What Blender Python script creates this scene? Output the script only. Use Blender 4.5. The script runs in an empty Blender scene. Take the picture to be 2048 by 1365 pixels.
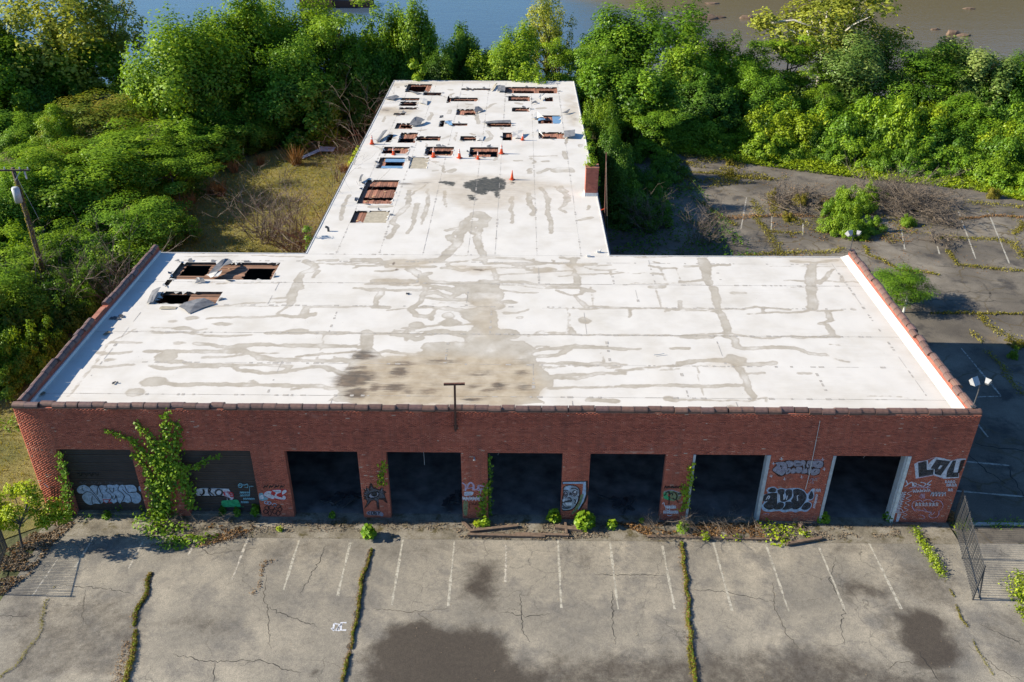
import bpy, math, random
import numpy as np
from mathutils import Matrix, Vector
from mathutils.geometry import tessellate_polygon

# ---------------------------------------------------------------- camera, sky, sun, exposure
S = bpy.context.scene
COL = S.collection
F_PX = 1754.24
PITCH, YAW, ROLL = 0.52888, -0.00854, 0.00309
CAM = np.array([0.68468, -36.18832, 32.34687])
FW = np.array([math.sin(YAW)*math.cos(PITCH), math.cos(YAW)*math.cos(PITCH), -math.sin(PITCH)])
_r = np.array([math.cos(YAW), -math.sin(YAW), 0.0]); _u = np.cross(_r, FW)
RT = math.cos(ROLL)*_r + math.sin(ROLL)*_u
UP = -math.sin(ROLL)*_r + math.cos(ROLL)*_u
cd = bpy.data.cameras.new('camera'); cam = bpy.data.objects.new('camera', cd); COL.objects.link(cam)
cd.sensor_width = 36.0; cd.lens = F_PX/2048*36.0; cd.clip_start = 0.5; cd.clip_end = 3000
cam.matrix_world = Matrix(((RT[0], UP[0], -FW[0], CAM[0]), (RT[1], UP[1], -FW[1], CAM[1]), (RT[2], UP[2], -FW[2], CAM[2]), (0, 0, 0, 1)))
S.camera = cam

SUN_EL, SUN_AZ = math.radians(28), math.radians(-1.5)      # light travels towards +X, a little towards +Y
W = bpy.data.worlds.new('World'); S.world = W; W.use_nodes = True
nt = W.node_tree; bg = nt.nodes['Background']
sky = nt.nodes.new('ShaderNodeTexSky'); sky.sky_type = 'NISHITA'; sky.sun_disc = False
sky.sun_elevation = SUN_EL; sky.sun_rotation = math.radians(270); sky.air_density = 1.0; sky.dust_density = 0.3; sky.ozone_density = 3.0
tint = nt.nodes.new('ShaderNodeMix'); tint.data_type = 'RGBA'; tint.blend_type = 'MULTIPLY'; tint.inputs[0].default_value = 1.0; tint.inputs[7].default_value = (.62, .88, 1.10, 1)   # a clear deep blue sky
nt.links.new(sky.outputs[0], tint.inputs[6]); nt.links.new(tint.outputs[2], bg.inputs[0]); bg.inputs[1].default_value = 0.078
sl = bpy.data.lights.new('sun', 'SUN'); sun = bpy.data.objects.new('sun', sl); COL.objects.link(sun)
sl.energy = 5.0; sl.angle = math.radians(0.5); sl.color = (1.0, 0.89, 0.72)
ld = Vector((math.cos(SUN_EL)*math.cos(SUN_AZ), math.cos(SUN_EL)*math.sin(SUN_AZ), -math.sin(SUN_EL)))
sun.rotation_euler = ld.to_track_quat('-Z', 'Y').to_euler()
S.view_settings.view_transform = 'Standard'; S.view_settings.look = 'None'; S.view_settings.gamma = 1
S.view_settings.use_curve_mapping = False; S.view_settings.exposure = 0.95
S.cycles.max_bounces = 6; S.cycles.diffuse_bounces = 3; S.cycles.transparent_max_bounces = 4
S.cycles.use_denoising = True

# ---------------------------------------------------------------- survey: photograph point -> place in the world
def ray(x, y): return (x-1024)/F_PX*RT - (y-682.5)/F_PX*UP + FW
def at(x, y, z=0.0):
    d = ray(x, y); return CAM + d*((z-CAM[2])/d[2])
def aty(x, y, Y=0.0):
    d = ray(x, y); return CAM + d*((Y-CAM[1])/d[1])
class Zm:                                               # a magnified crop of the photograph
    def __init__(s, x0, y0, k): s.x0, s.y0, s.k = x0, y0, k
    def __call__(s, x, y): return s.x0 + x/s.k, s.y0 + y/s.k
HR, HC, W0, W1, DB, HD = 6.65, 7.41, -24.76, 23.85, 19.6, 4.5
WL, WR, DW = -14.15, 6.92, 68.4
rnd = random.Random(7)
RG = np.random.default_rng(11)

# ---------------------------------------------------------------- helpers
def link(o, parent=None):
    COL.objects.link(o)
    if parent is not None: o.parent = parent
    return o
def tag(o, label=None, cat=None, group=None, kind=None):
    if label: o['label'] = label
    if cat: o['category'] = cat
    if group: o['group'] = group
    if kind: o['kind'] = kind
    return o
def empty(name, loc=(0, 0, 0), label=None, cat=None, group=None, rz=0.0):
    o = bpy.data.objects.new(name, None); o.location = loc; o.rotation_euler = (0, 0, rz); o.empty_display_size = 0.3
    link(o); return tag(o, label, cat, group)
def np_mesh(name, V, Fc, mats=(), attrs=None, mi=None, smooth=False):
    """V (n,3), Fc (m,k) of one polygon size"""
    me = bpy.data.meshes.new(name)
    V = np.asarray(V, np.float32); Fc = np.asarray(Fc, np.int32)
    n, m, k = len(V), len(Fc), Fc.shape[1]
    me.vertices.add(n); me.vertices.foreach_set('co', V.ravel())
    me.loops.add(m*k); me.loops.foreach_set('vertex_index', Fc.ravel())
    me.polygons.add(m); me.polygons.foreach_set('loop_start', np.arange(m, dtype=np.int32)*k)
    if mi is not None: me.polygons.foreach_set('material_index', np.asarray(mi, np.int32))
    me.update(calc_edges=True)
    for a, v in (attrs or {}).items():
        at_ = me.attributes.new(a, 'FLOAT', 'POINT'); at_.data.foreach_set('value', np.asarray(v, np.float32))
    for x in mats: me.materials.append(x)
    if smooth: me.polygons.foreach_set('use_smooth', np.ones(m, bool))
    return me
def mobj(name, me, parent=None, loc=None):
    o = bpy.data.objects.new(name, me)
    if loc is not None: o.location = loc
    return link(o, parent)
class MB:
    def __init__(s): s.v, s.f, s.m = [], [], []
    def quad(s, pts, m=0):
        b = len(s.v); s.v += [tuple(p) for p in pts]; s.f.append(tuple(range(b, b+len(pts)))); s.m.append(m)
    def box(s, a, b, m=0):
        (x0, y0, z0), (x1, y1, z1) = a, b; i = len(s.v)
        s.v += [(x0,y0,z0),(x1,y0,z0),(x1,y1,z0),(x0,y1,z0),(x0,y0,z1),(x1,y0,z1),(x1,y1,z1),(x0,y1,z1)]
        s.f += [tuple(i+k for k in q) for q in ((0,3,2,1),(4,5,6,7),(0,1,5,4),(1,2,6,5),(2,3,7,6),(3,0,4,7))]; s.m += [m]*6
    def tube(s, pts, r, n=6, m=0, caps=True):
        pts = [np.asarray(p, float) for p in pts]; L = len(pts); rs = r if hasattr(r, '__len__') else [r]*L
        b = len(s.v)
        for i, p in enumerate(pts):
            d = pts[min(i+1, L-1)] - pts[max(i-1, 0)]; d = d/(np.linalg.norm(d)+1e-9)
            a = np.cross(d, (0, 0, 1)) if abs(d[2]) < .9 else np.cross(d, (1, 0, 0))
            a /= np.linalg.norm(a); c = np.cross(d, a)
            for k in range(n):
                t = 2*math.pi*k/n; s.v.append(tuple(p + rs[i]*(math.cos(t)*a + math.sin(t)*c)))
        for i in range(L-1):
            for k in range(n):
                s.f.append((b+i*n+k, b+i*n+(k+1) % n, b+(i+1)*n+(k+1) % n, b+(i+1)*n+k)); s.m.append(m)
        if caps:
            s.f.append(tuple(b+k for k in reversed(range(n)))); s.m.append(m)
            s.f.append(tuple(b+(L-1)*n+k for k in range(n))); s.m.append(m)
    def beam(s, p, q, w, h, m=0, up=(0, 0, 1)):
        p, q = np.asarray(p, float), np.asarray(q, float); d = (q-p)/np.linalg.norm(q-p)
        a = np.cross(d, up); a /= np.linalg.norm(a); c = np.cross(a, d); i = len(s.v)
        for e in (p, q):
            for (sa, sc) in ((-1,-1),(1,-1),(1,1),(-1,1)): s.v.append(tuple(e + a*w/2*sa + c*h/2*sc))
        s.f += [tuple(i+k for k in g) for g in ((3,2,1,0),(4,5,6,7),(0,1,5,4),(1,2,6,5),(2,3,7,6),(3,0,4,7))]; s.m += [m]*6
    def build(s, name, mats, parent=None, smooth=False, loc=None):
        me = bpy.data.meshes.new(name); me.from_pydata(s.v, [], s.f)
        for x in (mats if isinstance(mats, (list, tuple)) else [mats]): me.materials.append(x)
        me.polygons.foreach_set('material_index', np.array(s.m, np.int32))
        if smooth: me.polygons.foreach_set('use_smooth', np.ones(len(s.f), bool))
        me.update(); return mobj(name, me, parent, loc)

def _h(ix, iy, seed):
    h = (ix.astype(np.int64)*374761393 + iy.astype(np.int64)*668265263 + seed*1442695041) & 0xffffffff
    h = ((h ^ (h >> 13))*1274126177) & 0xffffffff
    return ((h ^ (h >> 16)) & 0xffff)/65535.0
def vnoise(x, y, seed=0):
    ix, iy = np.floor(x), np.floor(y); fx, fy = x-ix, y-iy; fx = fx*fx*(3-2*fx); fy = fy*fy*(3-2*fy)
    a, b, c, d = _h(ix, iy, seed), _h(ix+1, iy, seed), _h(ix, iy+1, seed), _h(ix+1, iy+1, seed)
    return (a*(1-fx)+b*fx)*(1-fy) + (c*(1-fx)+d*fx)*fy
def fbm(x, y, seed=0, o=4):
    s = 0; w = .5
    for i in range(o): s = s + w*vnoise(x*2**i, y*2**i, seed+i*17); w *= .5
    return s/(1-.5**o)
def seg_field(X, Y, pts, ws):
    """largest (half width - distance) over a polyline"""
    out = np.full(X.shape, -9.0)
    for i in range(len(pts)-1):
        (ax, ay), (bx, by) = pts[i], pts[i+1]; wa, wb = ws[i], ws[i+1]; pad = max(wa, wb)+.7
        k = np.nonzero((X > min(ax, bx)-pad) & (X < max(ax, bx)+pad) & (Y > min(ay, by)-pad) & (Y < max(ay, by)+pad))
        if len(k[0]) == 0: continue
        x, y = X[k], Y[k]; dx, dy = bx-ax, by-ay
        t = np.clip(((x-ax)*dx+(y-ay)*dy)/(dx*dx+dy*dy+1e-9), 0, 1)
        out[k] = np.maximum(out[k], (wa+(wb-wa)*t)/2 - np.hypot(x-ax-t*dx, y-ay-t*dy))
    return out
def poly_field(X, Y, P):
    P = np.asarray(P, float); ins = np.zeros(X.shape, bool); n = len(P)
    for i in range(n):
        (ax, ay), (bx, by) = P[i], P[(i+1) % n]
        c = ((ay > Y) != (by > Y)) & (X < (bx-ax)*(Y-ay)/(by-ay+1e-12)+ax); ins ^= c
    d = -seg_field(X, Y, list(map(tuple, P))+[tuple(P[0])], [0]*(n+1))
    return np.where(ins, np.minimum(d, 9), -np.minimum(d, 9))

# ---------------------------------------------------------------- materials
def mat(name):
    m = bpy.data.materials.new(name); m.use_nodes = True
    return m, m.node_tree, m.node_tree.nodes['Principled BSDF']
def N(t, typ, **kw):
    n = t.nodes.new(typ)
    for k, v in kw.items():
        if k.startswith('i_'):
            key = k[2:]; n.inputs[int(key) if key.isdigit() else key].default_value = v
        else: setattr(n, k, v)
    return n
def L(t, a, b): t.links.new(a, b)
def coords(t, scale=1.0, mode='Object'):
    c = N(t, 'ShaderNodeTexCoord'); mp = N(t, 'ShaderNodeMapping'); mp.inputs['Scale'].default_value = (scale,)*3 if not hasattr(scale, '__len__') else scale
    L(t, c.outputs[mode], mp.inputs[0]); return mp.outputs[0]
def noise(t, vec, scale, detail=4, rough=.55): 
    n = N(t, 'ShaderNodeTexNoise'); n.inputs['Scale'].default_value = scale; n.inputs['Detail'].default_value = detail; n.inputs['Roughness'].default_value = rough
    L(t, vec, n.inputs['Vector']); return n.outputs['Fac']
def ramp(t, fac, stops):
    r = N(t, 'ShaderNodeValToRGB'); e = r.color_ramp.elements
    while len(e) < len(stops): e.new(.5)
    for k, (p, c) in enumerate(stops): e[k].position = p; e[k].color = (*c, 1) if len(c) == 3 else c
    L(t, fac, r.inputs[0]); return r.outputs[0]
def mix(t, fac, a, b, mode='MIX'):
    m = N(t, 'ShaderNodeMix'); m.data_type = 'RGBA'; m.blend_type = mode
    for s, v in ((m.inputs[0], fac), (m.inputs[6], a), (m.inputs[7], b)):
        if hasattr(v, 'links') or hasattr(v, 'is_linked'): L(t, v, s)
        elif isinstance(v, (int, float)): s.default_value = v
        else: s.default_value = (*v, 1)
    return m.outputs[2]
def math_(t, op, a, b=0.0, c=None, clamp=False):
    m = N(t, 'ShaderNodeMath', operation=op); m.use_clamp = clamp
    for s, v in zip(m.inputs, (a, b, c)):
        if v is None: continue
        if isinstance(v, (int, float)): s.default_value = v
        else: L(t, v, s)
    return m.outputs[0]
def sstep(t, v, lo, hi):
    m = N(t, 'ShaderNodeMapRange', interpolation_type='SMOOTHSTEP'); m.inputs[1].default_value = lo; m.inputs[2].default_value = hi
    L(t, v, m.inputs[0]); return m.outputs[0]
def attr(t, name): return N(t, 'ShaderNodeAttribute', attribute_name=name).outputs['Fac']
def orand(t): return N(t, 'ShaderNodeObjectInfo').outputs['Random']
def bump(t, b, h, strength=.3, dist=.02):
    n = N(t, 'ShaderNodeBump'); n.inputs['Strength'].default_value = strength; n.inputs['Distance'].default_value = dist
    L(t, h, n.inputs['Height']); L(t, n.outputs[0], b.inputs['Normal'])
def simple(name, c, rough=.7, metal=0.0, var=.25, scale=6.0, rnd_obj=0.0, c2=None):
    m, t, b = mat(name); v = coords(t); n = noise(t, v, scale, 5)
    d = tuple(x*(1-var) for x in c); h = c2 or tuple(min(1, x*(1+var)) for x in c)
    col = ramp(t, n, [(.3, d), (.7, h)])
    if rnd_obj:
        k = math_(t, 'MULTIPLY_ADD', orand(t), rnd_obj*2, 1-rnd_obj); col = mix(t, 1.0, col, k, 'MULTIPLY')
    L(t, col, b.inputs['Base Color']); b.inputs['Roughness'].default_value = rough; b.inputs['Metallic'].default_value = metal
    return m
def foliage(name, dark, mid, light, trans=.32):
    """each leaf has its own tone; every plant its own shift"""
    m = bpy.data.materials.new(name); m.use_nodes = True; t = m.node_tree; t.nodes.clear()
    out = N(t, 'ShaderNodeOutputMaterial'); tone = attr(t, 'tone')
    k = math_(t, 'ADD', tone, math_(t, 'MULTIPLY_ADD', orand(t), .24, -.12))
    col = ramp(t, k, [(.1, dark), (.5, mid), (.92, light)])
    d = N(t, 'ShaderNodeBsdfDiffuse'); L(t, col, d.inputs[0])
    tr = N(t, 'ShaderNodeBsdfTranslucent'); L(t, mix(t, 1.0, col, (1.25, 1.2, .55), 'MULTIPLY'), tr.inputs[0])
    g = N(t, 'ShaderNodeBsdfGlossy'); g.inputs['Roughness'].default_value = .45; g.inputs[0].default_value = (.5, .55, .5, 1)
    a = N(t, 'ShaderNodeMixShader'); a.inputs[0].default_value = trans; L(t, d.outputs[0], a.inputs[1]); L(t, tr.outputs[0], a.inputs[2])
    c = N(t, 'ShaderNodeMixShader'); c.inputs[0].default_value = .028; L(t, a.outputs[0], c.inputs[1]); L(t, g.outputs[0], c.inputs[2])
    L(t, c.outputs[0], out.inputs[0]); return m
M = {}
FOL = {
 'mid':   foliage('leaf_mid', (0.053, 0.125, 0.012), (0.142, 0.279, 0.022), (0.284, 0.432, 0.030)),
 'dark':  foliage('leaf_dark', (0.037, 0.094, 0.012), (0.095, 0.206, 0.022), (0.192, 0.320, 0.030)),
 'bright':foliage('leaf_bright', (0.077, 0.162, 0.012), (0.206, 0.342, 0.022), (0.354, 0.476, 0.032)),
 'pale':  foliage('leaf_pale', (0.139, 0.175, 0.025), (0.317, 0.357, 0.050), (0.489, 0.501, 0.080)),
 'yellow':foliage('leaf_yellow', (0.130, 0.209, 0.012), (0.313, 0.418, 0.020), (0.484, 0.545, 0.034)),
 'silver':foliage('leaf_silver', (0.077, 0.151, 0.028), (0.183, 0.284, 0.060), (0.354, 0.418, 0.130)),
 'sumac': foliage('leaf_sumac', (0.077, 0.128, 0.015), (0.189, 0.244, 0.028), (0.354, 0.244, 0.045)),
 'moss':  foliage('leaf_moss', (0.130, 0.110, 0.018), (0.254, 0.232, 0.026), (0.378, 0.325, 0.055)),
 'dry':   foliage('leaf_dry', (.16, .085, .035), (.27, .15, .06), (.38, .24, .11), .15),
}
M['trunk'] = simple('bark', (.075, .058, .042), .9, var=.4)
M['whitebark'] = simple('pale_bark', (.50, .47, .41), .8, var=.25)
M['twig'] = simple('dead_twig', (.155, .125, .095), .9, var=.35)
M['deadleaf'] = simple('dead_leaf', (.20, .155, .105), .9, var=.5, scale=20)
M['stem'] = simple('vine_stem', (.14, .095, .06), .9, var=.3)
# bricks
def brick_tone(t, k):
    return ramp(t, k, [(0, (.29, .068, .040)), (.35, (.48, .118, .066)), (.7, (.58, .160, .092)), (.93, (.62, .23, .145)), (1, (.66, .42, .31))])
m, t, b = mat('brick_unit'); v = coords(t)
k = math_(t, 'ADD', attr(t, 'tone'), math_(t, 'MULTIPLY_ADD', noise(t, v, .35, 4), .5, -.25))
c = mix(t, math_(t, 'MULTIPLY', sstep(t, noise(t, v, 1.1, 5), .60, .8), .35), brick_tone(t, k), (.46, .33, .27))
st_ = sstep(t, math_(t, 'ADD', noise(t, coords(t, (1.3, 1, .10)), 1.6, 6, .7), math_(t, 'MULTIPLY', noise(t, v, .22, 4), .35)), .60, .86)
c = mix(t, math_(t, 'MULTIPLY', st_, .32), c, (.11, .055, .042))
L(t, mix(t, .5, c, ramp(t, noise(t, v, 26, 3), [(.3, (.55, .55, .55)), (.7, (1.3, 1.3, 1.3))]), 'MULTIPLY'), b.inputs['Base Color']); b.inputs['Roughness'].default_value = .88
M['brick'] = m
M['mortar'] = simple('mortar', (.33, .14, .095), .95, var=.35, scale=3)
def brick_proc(name, dark=1.0):
    m, t, b = mat(name); g = N(t, 'ShaderNodeNewGeometry'); tc = N(t, 'ShaderNodeTexCoord')
    s = N(t, 'ShaderNodeSeparateXYZ'); L(t, tc.outputs['Object'], s.inputs[0]); sn = N(t, 'ShaderNodeSeparateXYZ'); L(t, g.outputs['Normal'], sn.inputs[0])
    side = math_(t, 'GREATER_THAN', math_(t, 'ABSOLUTE', sn.outputs[0]), .5)
    u_ = N(t, 'ShaderNodeMix'); u_.data_type = 'FLOAT'; L(t, side, u_.inputs[0]); L(t, s.outputs[0], u_.inputs[2]); L(t, s.outputs[1], u_.inputs[3])
    cb = N(t, 'ShaderNodeCombineXYZ'); L(t, u_.outputs[0], cb.inputs[0]); L(t, s.outputs[2], cb.inputs[1])
    br = N(t, 'ShaderNodeTexBrick'); L(t, cb.outputs[0], br.inputs['Vector'])
    br.inputs['Scale'].default_value = 1; br.inputs['Brick Width'].default_value = .203; br.inputs['Row Height'].default_value = .0677
    br.inputs['Mortar Size'].default_value = .006; br.inputs['Color1'].default_value = (.40*dark, .105*dark, .066*dark, 1); br.inputs['Color2'].default_value = (.50*dark, .145*dark, .092*dark, 1)
    br.inputs['Mortar'].default_value = (.24*dark, .125*dark, .095*dark, 1)
    L(t, mix(t, .7, br.outputs['Color'], ramp(t, noise(t, tc.outputs['Object'], 2.5, 5), [(.3, (.55, .55, .55)), (.7, (1.2, 1.2, 1.2))]), 'MULTIPLY'), b.inputs['Base Color'])
    b.inputs['Roughness'].default_value = .9; bump(t, b, br.outputs['Fac'], -.4, .01); return m
M['brickp'] = brick_proc('brick_wall'); M['brickdirty'] = brick_proc('brick_weathered', .72)
# terracotta coping
m, t, b = mat('terracotta'); v = coords(t)
c = ramp(t, orand(t), [(0, (.110, .068, .056)), (.3, (.155, .092, .070)), (.55, (.140, .090, .080)), (.8, (.180, .108, .080)), (1, (.125, .080, .078))])
L(t, mix(t, .8, c, ramp(t, noise(t, v, 5, 5), [(.3, (.6, .6, .62)), (.7, (1.25, 1.2, 1.15))]), 'MULTIPLY'), b.inputs['Base Color']); b.inputs['Roughness'].default_value = .42
M['coping'] = m
M['collar'] = simple('coping_collar', (.095, .062, .056), .5, var=.4, rnd_obj=.35)
# roof membrane
def membrane(name):
    m, t, b = mat(name); v = coords(t)
    f = math_(t, 'ADD', attr(t, 'stain'), math_(t, 'MULTIPLY_ADD', noise(t, v, 3.2, 4), .16, -.08))
    s1 = math_(t, 'MULTIPLY', sstep(t, f, -.04, .07), sstep(t, noise(t, v, .7, 4), .22, .55))
    rim = math_(t, 'MULTIPLY', sstep(t, f, -.05, .02), math_(t, 'SUBTRACT', 1.0, sstep(t, f, .03, .13)))
    streak = noise(t, coords(t, (.35, 3.0, 1)), 2.2, 5)
    white = ramp(t, noise(t, v, .5, 6), [(.25, (.535, .51, .46)), (.5, (.605, .587, .548)), (.8, (.64, .625, .592))])
    grey = ramp(t, noise(t, v, 1.1, 5, .65), [(.25, (.33, .295, .235)), (.55, (.42, .388, .328)), (.85, (.49, .462, .408))])
    c = mix(t, s1, white, grey); c = mix(t, math_(t, 'MULTIPLY', rim, .38), c, (.29, .245, .185))
    film = sstep(t, math_(t, 'ADD', noise(t, v, .28, 5), math_(t, 'MULTIPLY', streak, .3)), .62, .9)
    c = mix(t, math_(t, 'MULTIPLY', film, .38), c, (.44, .41, .35))
    # grime patches: a cover value and a soot value per point
    gr = math_(t, 'MULTIPLY', attr(t, 'grime'), math_(t, 'MULTIPLY_ADD', streak, .9, .45), clamp=True)
    c = mix(t, gr, c, ramp(t, noise(t, v, 1.6, 5), [(.3, (.32, .255, .170)), (.7, (.47, .405, .300))]))
    so = math_(t, 'MULTIPLY', sstep(t, attr(t, 'soot'), .08, .75), sstep(t, math_(t, 'ADD', noise(t, coords(t, (.38, 2.4, 1)), 2.2, 8, .76), math_(t, 'MULTIPLY', attr(t, 'soot'), .34)), .56, .80), clamp=True)
    c = mix(t, math_(t, 'MULTIPLY', so, .85), c, ramp(t, noise(t, v, 2.2, 4), [(.35, (.055, .045, .036)), (.7, (.15, .105, .066))]))
    ta = math_(t, 'ADD', attr(t, 'tar'), math_(t, 'MULTIPLY_ADD', noise(t, v, 2.6, 6, .7), .9, -.45))
    c = mix(t, sstep(t, ta, -.06, .16), c, ramp(t, noise(t, v, 3.0, 5), [(.3, (.035, .035, .030)), (.6, (.085, .082, .066)), (.8, (.20, .18, .13))]))
    sp = N(t, 'ShaderNodeTexVoronoi'); sp.inputs['Scale'].default_value = 1.7; L(t, v, sp.inputs['Vector'])
    c = mix(t, math_(t, 'MULTIPLY', math_(t, 'LESS_THAN', sp.outputs['Distance'], .035), .5), c, (.2, .17, .14))
    L(t, c, b.inputs['Base Color']); b.inputs['Roughness'].default_value = .62
    bump(t, b, noise(t, v, .9, 5), .25, .03); return m
M['roof'] = membrane('roof_membrane')
M['white'] = simple('white_metal', (.60, .60, .585), .5, var=.1)
M['flash'] = simple('white_flashing', (.64, .635, .615), .6, var=.06, scale=1.5)
M['flap'] = simple('membrane_underside', (.145, .15, .16), .6, var=.35, scale=3)
M['flapw'] = simple('membrane_torn', (.52, .51, .48), .6, var=.15, scale=3)
M['seam'] = simple('seam_grime', (.37, .35, .32), .8, var=.25)
M['deck'] = simple('deck_wood', (.30, .135, .085), .85, var=.5, scale=5, rnd_obj=.35)
M['deckrot'] = simple('deck_wood_rotten', (.22, .12, .075), .9, var=.6, scale=4, rnd_obj=.35)
M['blue'] = simple('blue_board', (.14, .27, .44), .6, var=.15)
M['insul'] = simple('insulation_board', (.36, .325, .25), .9, var=.2, scale=4)
M['edge'] = simple('insulation_edge', (.10, .075, .055), .95, var=.4)
M['foam'] = simple('foam_scrap', (.62, .50, .25), .9, var=.2)
M['inside'] = simple('interior_shade', (.022, .022, .024), .95, var=.5, scale=1.2)  # near-black colour stands in for the shade indoors
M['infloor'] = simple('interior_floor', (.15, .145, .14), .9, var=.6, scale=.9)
M['rollup'] = simple('rollup_door', (.035, .028, .026), .55, var=.25, scale=2)
M['rollrib'] = simple('rollup_door_edge', (.085, .07, .065), .5, var=.25, scale=2)
M['steel'] = simple('painted_steel', (.40, .44, .46), .5, var=.2, scale=4)
M['steelw'] = simple('worn_white_steel', (.60, .62, .60), .5, var=.2, scale=6)
M['rust'] = simple('rusty_steel', (.105, .045, .030), .85, var=.5, scale=8)
M['iron'] = simple('black_iron', (.060, .062, .066), .5, var=.4, scale=10)
M['orange'] = simple('cone_orange', (.80, .105, .030), .45, var=.08)
M['collarw'] = simple('cone_reflector', (.70, .62, .60), .4, var=.1)
M['conebase'] = simple('cone_base', (.50, .070, .025), .6, var=.3)
M['timber'] = simple('weathered_timber', (.15, .105, .075), .9, var=.4, scale=5)
M['pole'] = simple('pole_wood', (.085, .062, .042), .9, var=.4)
M['tank'] = simple('transformer_paint', (.42, .45, .47), .4, var=.12)
M['lampgrey'] = simple('lamp_housing', (.30, .31, .32), .4, var=.15)
M['glass'] = simple('lamp_lens', (.36, .38, .40), .2, var=.05)
M['rock'] = simple('river_rock', (.155, .105, .07), .9, var=.35, scale=1.5)
M['crack'] = simple('crack_fill', (.085, .075, .06), .95, var=.4)
M['crackdk'] = simple('crack_fill_dark', (.030, .028, .026), .95, var=.4)
def paintm(name, c, wear=.45, under=.3, joints=False):
    m, t, b = mat(name); v = coords(t)
    w = sstep(t, noise(t, v, 9, 6, .7), under, under+.14)
    L(t, mix(t, w, tuple(x*.55 for x in c), c), b.inputs['Base Color']); b.inputs['Roughness'].default_value = .7
    tr = N(t, 'ShaderNodeBsdfTransparent'); mx = N(t, 'ShaderNodeMixShader'); al = math_(t, 'MULTIPLY_ADD', sstep(t, noise(t, v, 5, 6, .75), .34, .62), wear, 1-wear)
    if joints:                                         # sprayed paint misses the recessed bed joints
        sz = N(t, 'ShaderNodeSeparateXYZ'); L(t, v, sz.inputs[0]); fr_ = math_(t, 'FRACT', math_(t, 'DIVIDE', sz.outputs[2], .0677))
        al = math_(t, 'MULTIPLY', al, math_(t, 'SUBTRACT', 1.0, math_(t, 'MULTIPLY', math_(t, 'GREATER_THAN', fr_, .86), .6)))
    L(t, al, mx.inputs[0])
    L(t, tr.outputs[0], mx.inputs[1]); L(t, b.outputs[0], mx.inputs[2]); L(t, mx.outputs[0], t.nodes['Material Output'].inputs[0]); return m
M['line'] = paintm('line_paint', (.46, .44, .37), .6)
M['linewn'] = paintm('line_paint_faded', (.50, .47, .40), .95, .35)
for n_, c_ in dict(white=(.66, .70, .78), blue=(.42, .56, .74), black=(.012, .012, .014), silver=(.34, .33, .40), red=(.55, .03, .035), pink=(.62, .42, .50),
                   teal=(.20, .45, .55), green=(.03, .42, .17), grey=(.10, .105, .125), lilac=(.55, .45, .60), olive=(.20, .28, .14), skin=(.36, .42, .50)).items():
    M['g_'+n_] = paintm('spray_'+n_, c_, .4 if n_ in ('white', 'blue', 'black', 'silver', 'green') else .55, joints=True)
# ---------------------------------------------------------------- ground, river, lots
def grid_mesh(name, xs, ys, z, mats, attrs_fn=None, holes=(), zfn=None, skirt=0.0):
    X, Y = np.meshgrid(xs, ys, indexing='ij'); nx, ny = X.shape
    Z = np.full(X.shape, float(z)) if zfn is None else zfn(X, Y)
    V = np.stack([X, Y, Z], -1).reshape(-1, 3); idx = np.arange(nx*ny).reshape(nx, ny)
    Q = np.stack([idx[:-1, :-1], idx[1:, :-1], idx[1:, 1:], idx[:-1, 1:]], -1)
    cx = (xs[:-1]+xs[1:])/2; cy = (ys[:-1]+ys[1:])/2; keep = np.ones((nx-1, ny-1), bool)
    for (x0, x1, y0, y1) in holes:
        keep &= ~((cx > x0) & (cx < x1))[:, None] | ~((cy > y0) & (cy < y1))[None, :]
    me = np_mesh(name, V, Q[keep], mats, attrs_fn(X.ravel(), Y.ravel()) if attrs_fn else None)
    return me
def lin(a, b, step): return np.linspace(a, b, max(2, int(round((b-a)/step))+1))

BANK = [(-400, 92), (-120, 96), (-90, 95), (-60, 96), (-20, 95), (20, 94), (60, 93), (110, 90), (400, 88)]
def bank_y(x): return np.interp(x, [p[0] for p in BANK], [p[1] for p in BANK])
def terr(X, Y):
    by = bank_y(X) + 2.5*(fbm(X*.15, Y*.15, 3)-.5); d = Y-by
    z = -.03 - np.clip((d+7)/9, 0, 1.3)*5.0
    rough = np.clip((np.hypot(np.maximum(np.abs(X)-34, 0), np.maximum(np.abs(Y-15)-46, 0)))/12, 0, 1)
    return z - rough*.25 + rough*.5*(fbm(X*.3, Y*.3, 5)-.5)
m, t, b = mat('undergrowth_soil'); v = coords(t)
c = ramp(t, noise(t, v, .25, 6, .65), [(.3, (.035, .055, .016)), (.5, (.075, .085, .028)), (.7, (.15, .125, .062))])
L(t, mix(t, .7, c, ramp(t, noise(t, v, 3.5, 5), [(.3, (.5, .5, .5)), (.7, (1.3, 1.3, 1.3))]), 'MULTIPLY'), b.inputs['Base Color']); b.inputs['Roughness'].default_value = .95
bump(t, b, noise(t, v, 2.5, 6), .8, .15); M['soil'] = m
xs = np.concatenate([np.linspace(-600, -110, 20), lin(-106, 106, 2.0), np.linspace(110, 600, 20)])
ys = np.concatenate([np.linspace(-600, -40, 15), lin(-36, 80, 2.0), lin(81, 104, 1.0)])
tag(mobj('ground', grid_mesh('ground', xs, ys, 0, [M['soil']], zfn=terr)), 'overgrown soil and leaf mould around the warehouse', kind='structure')

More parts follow.
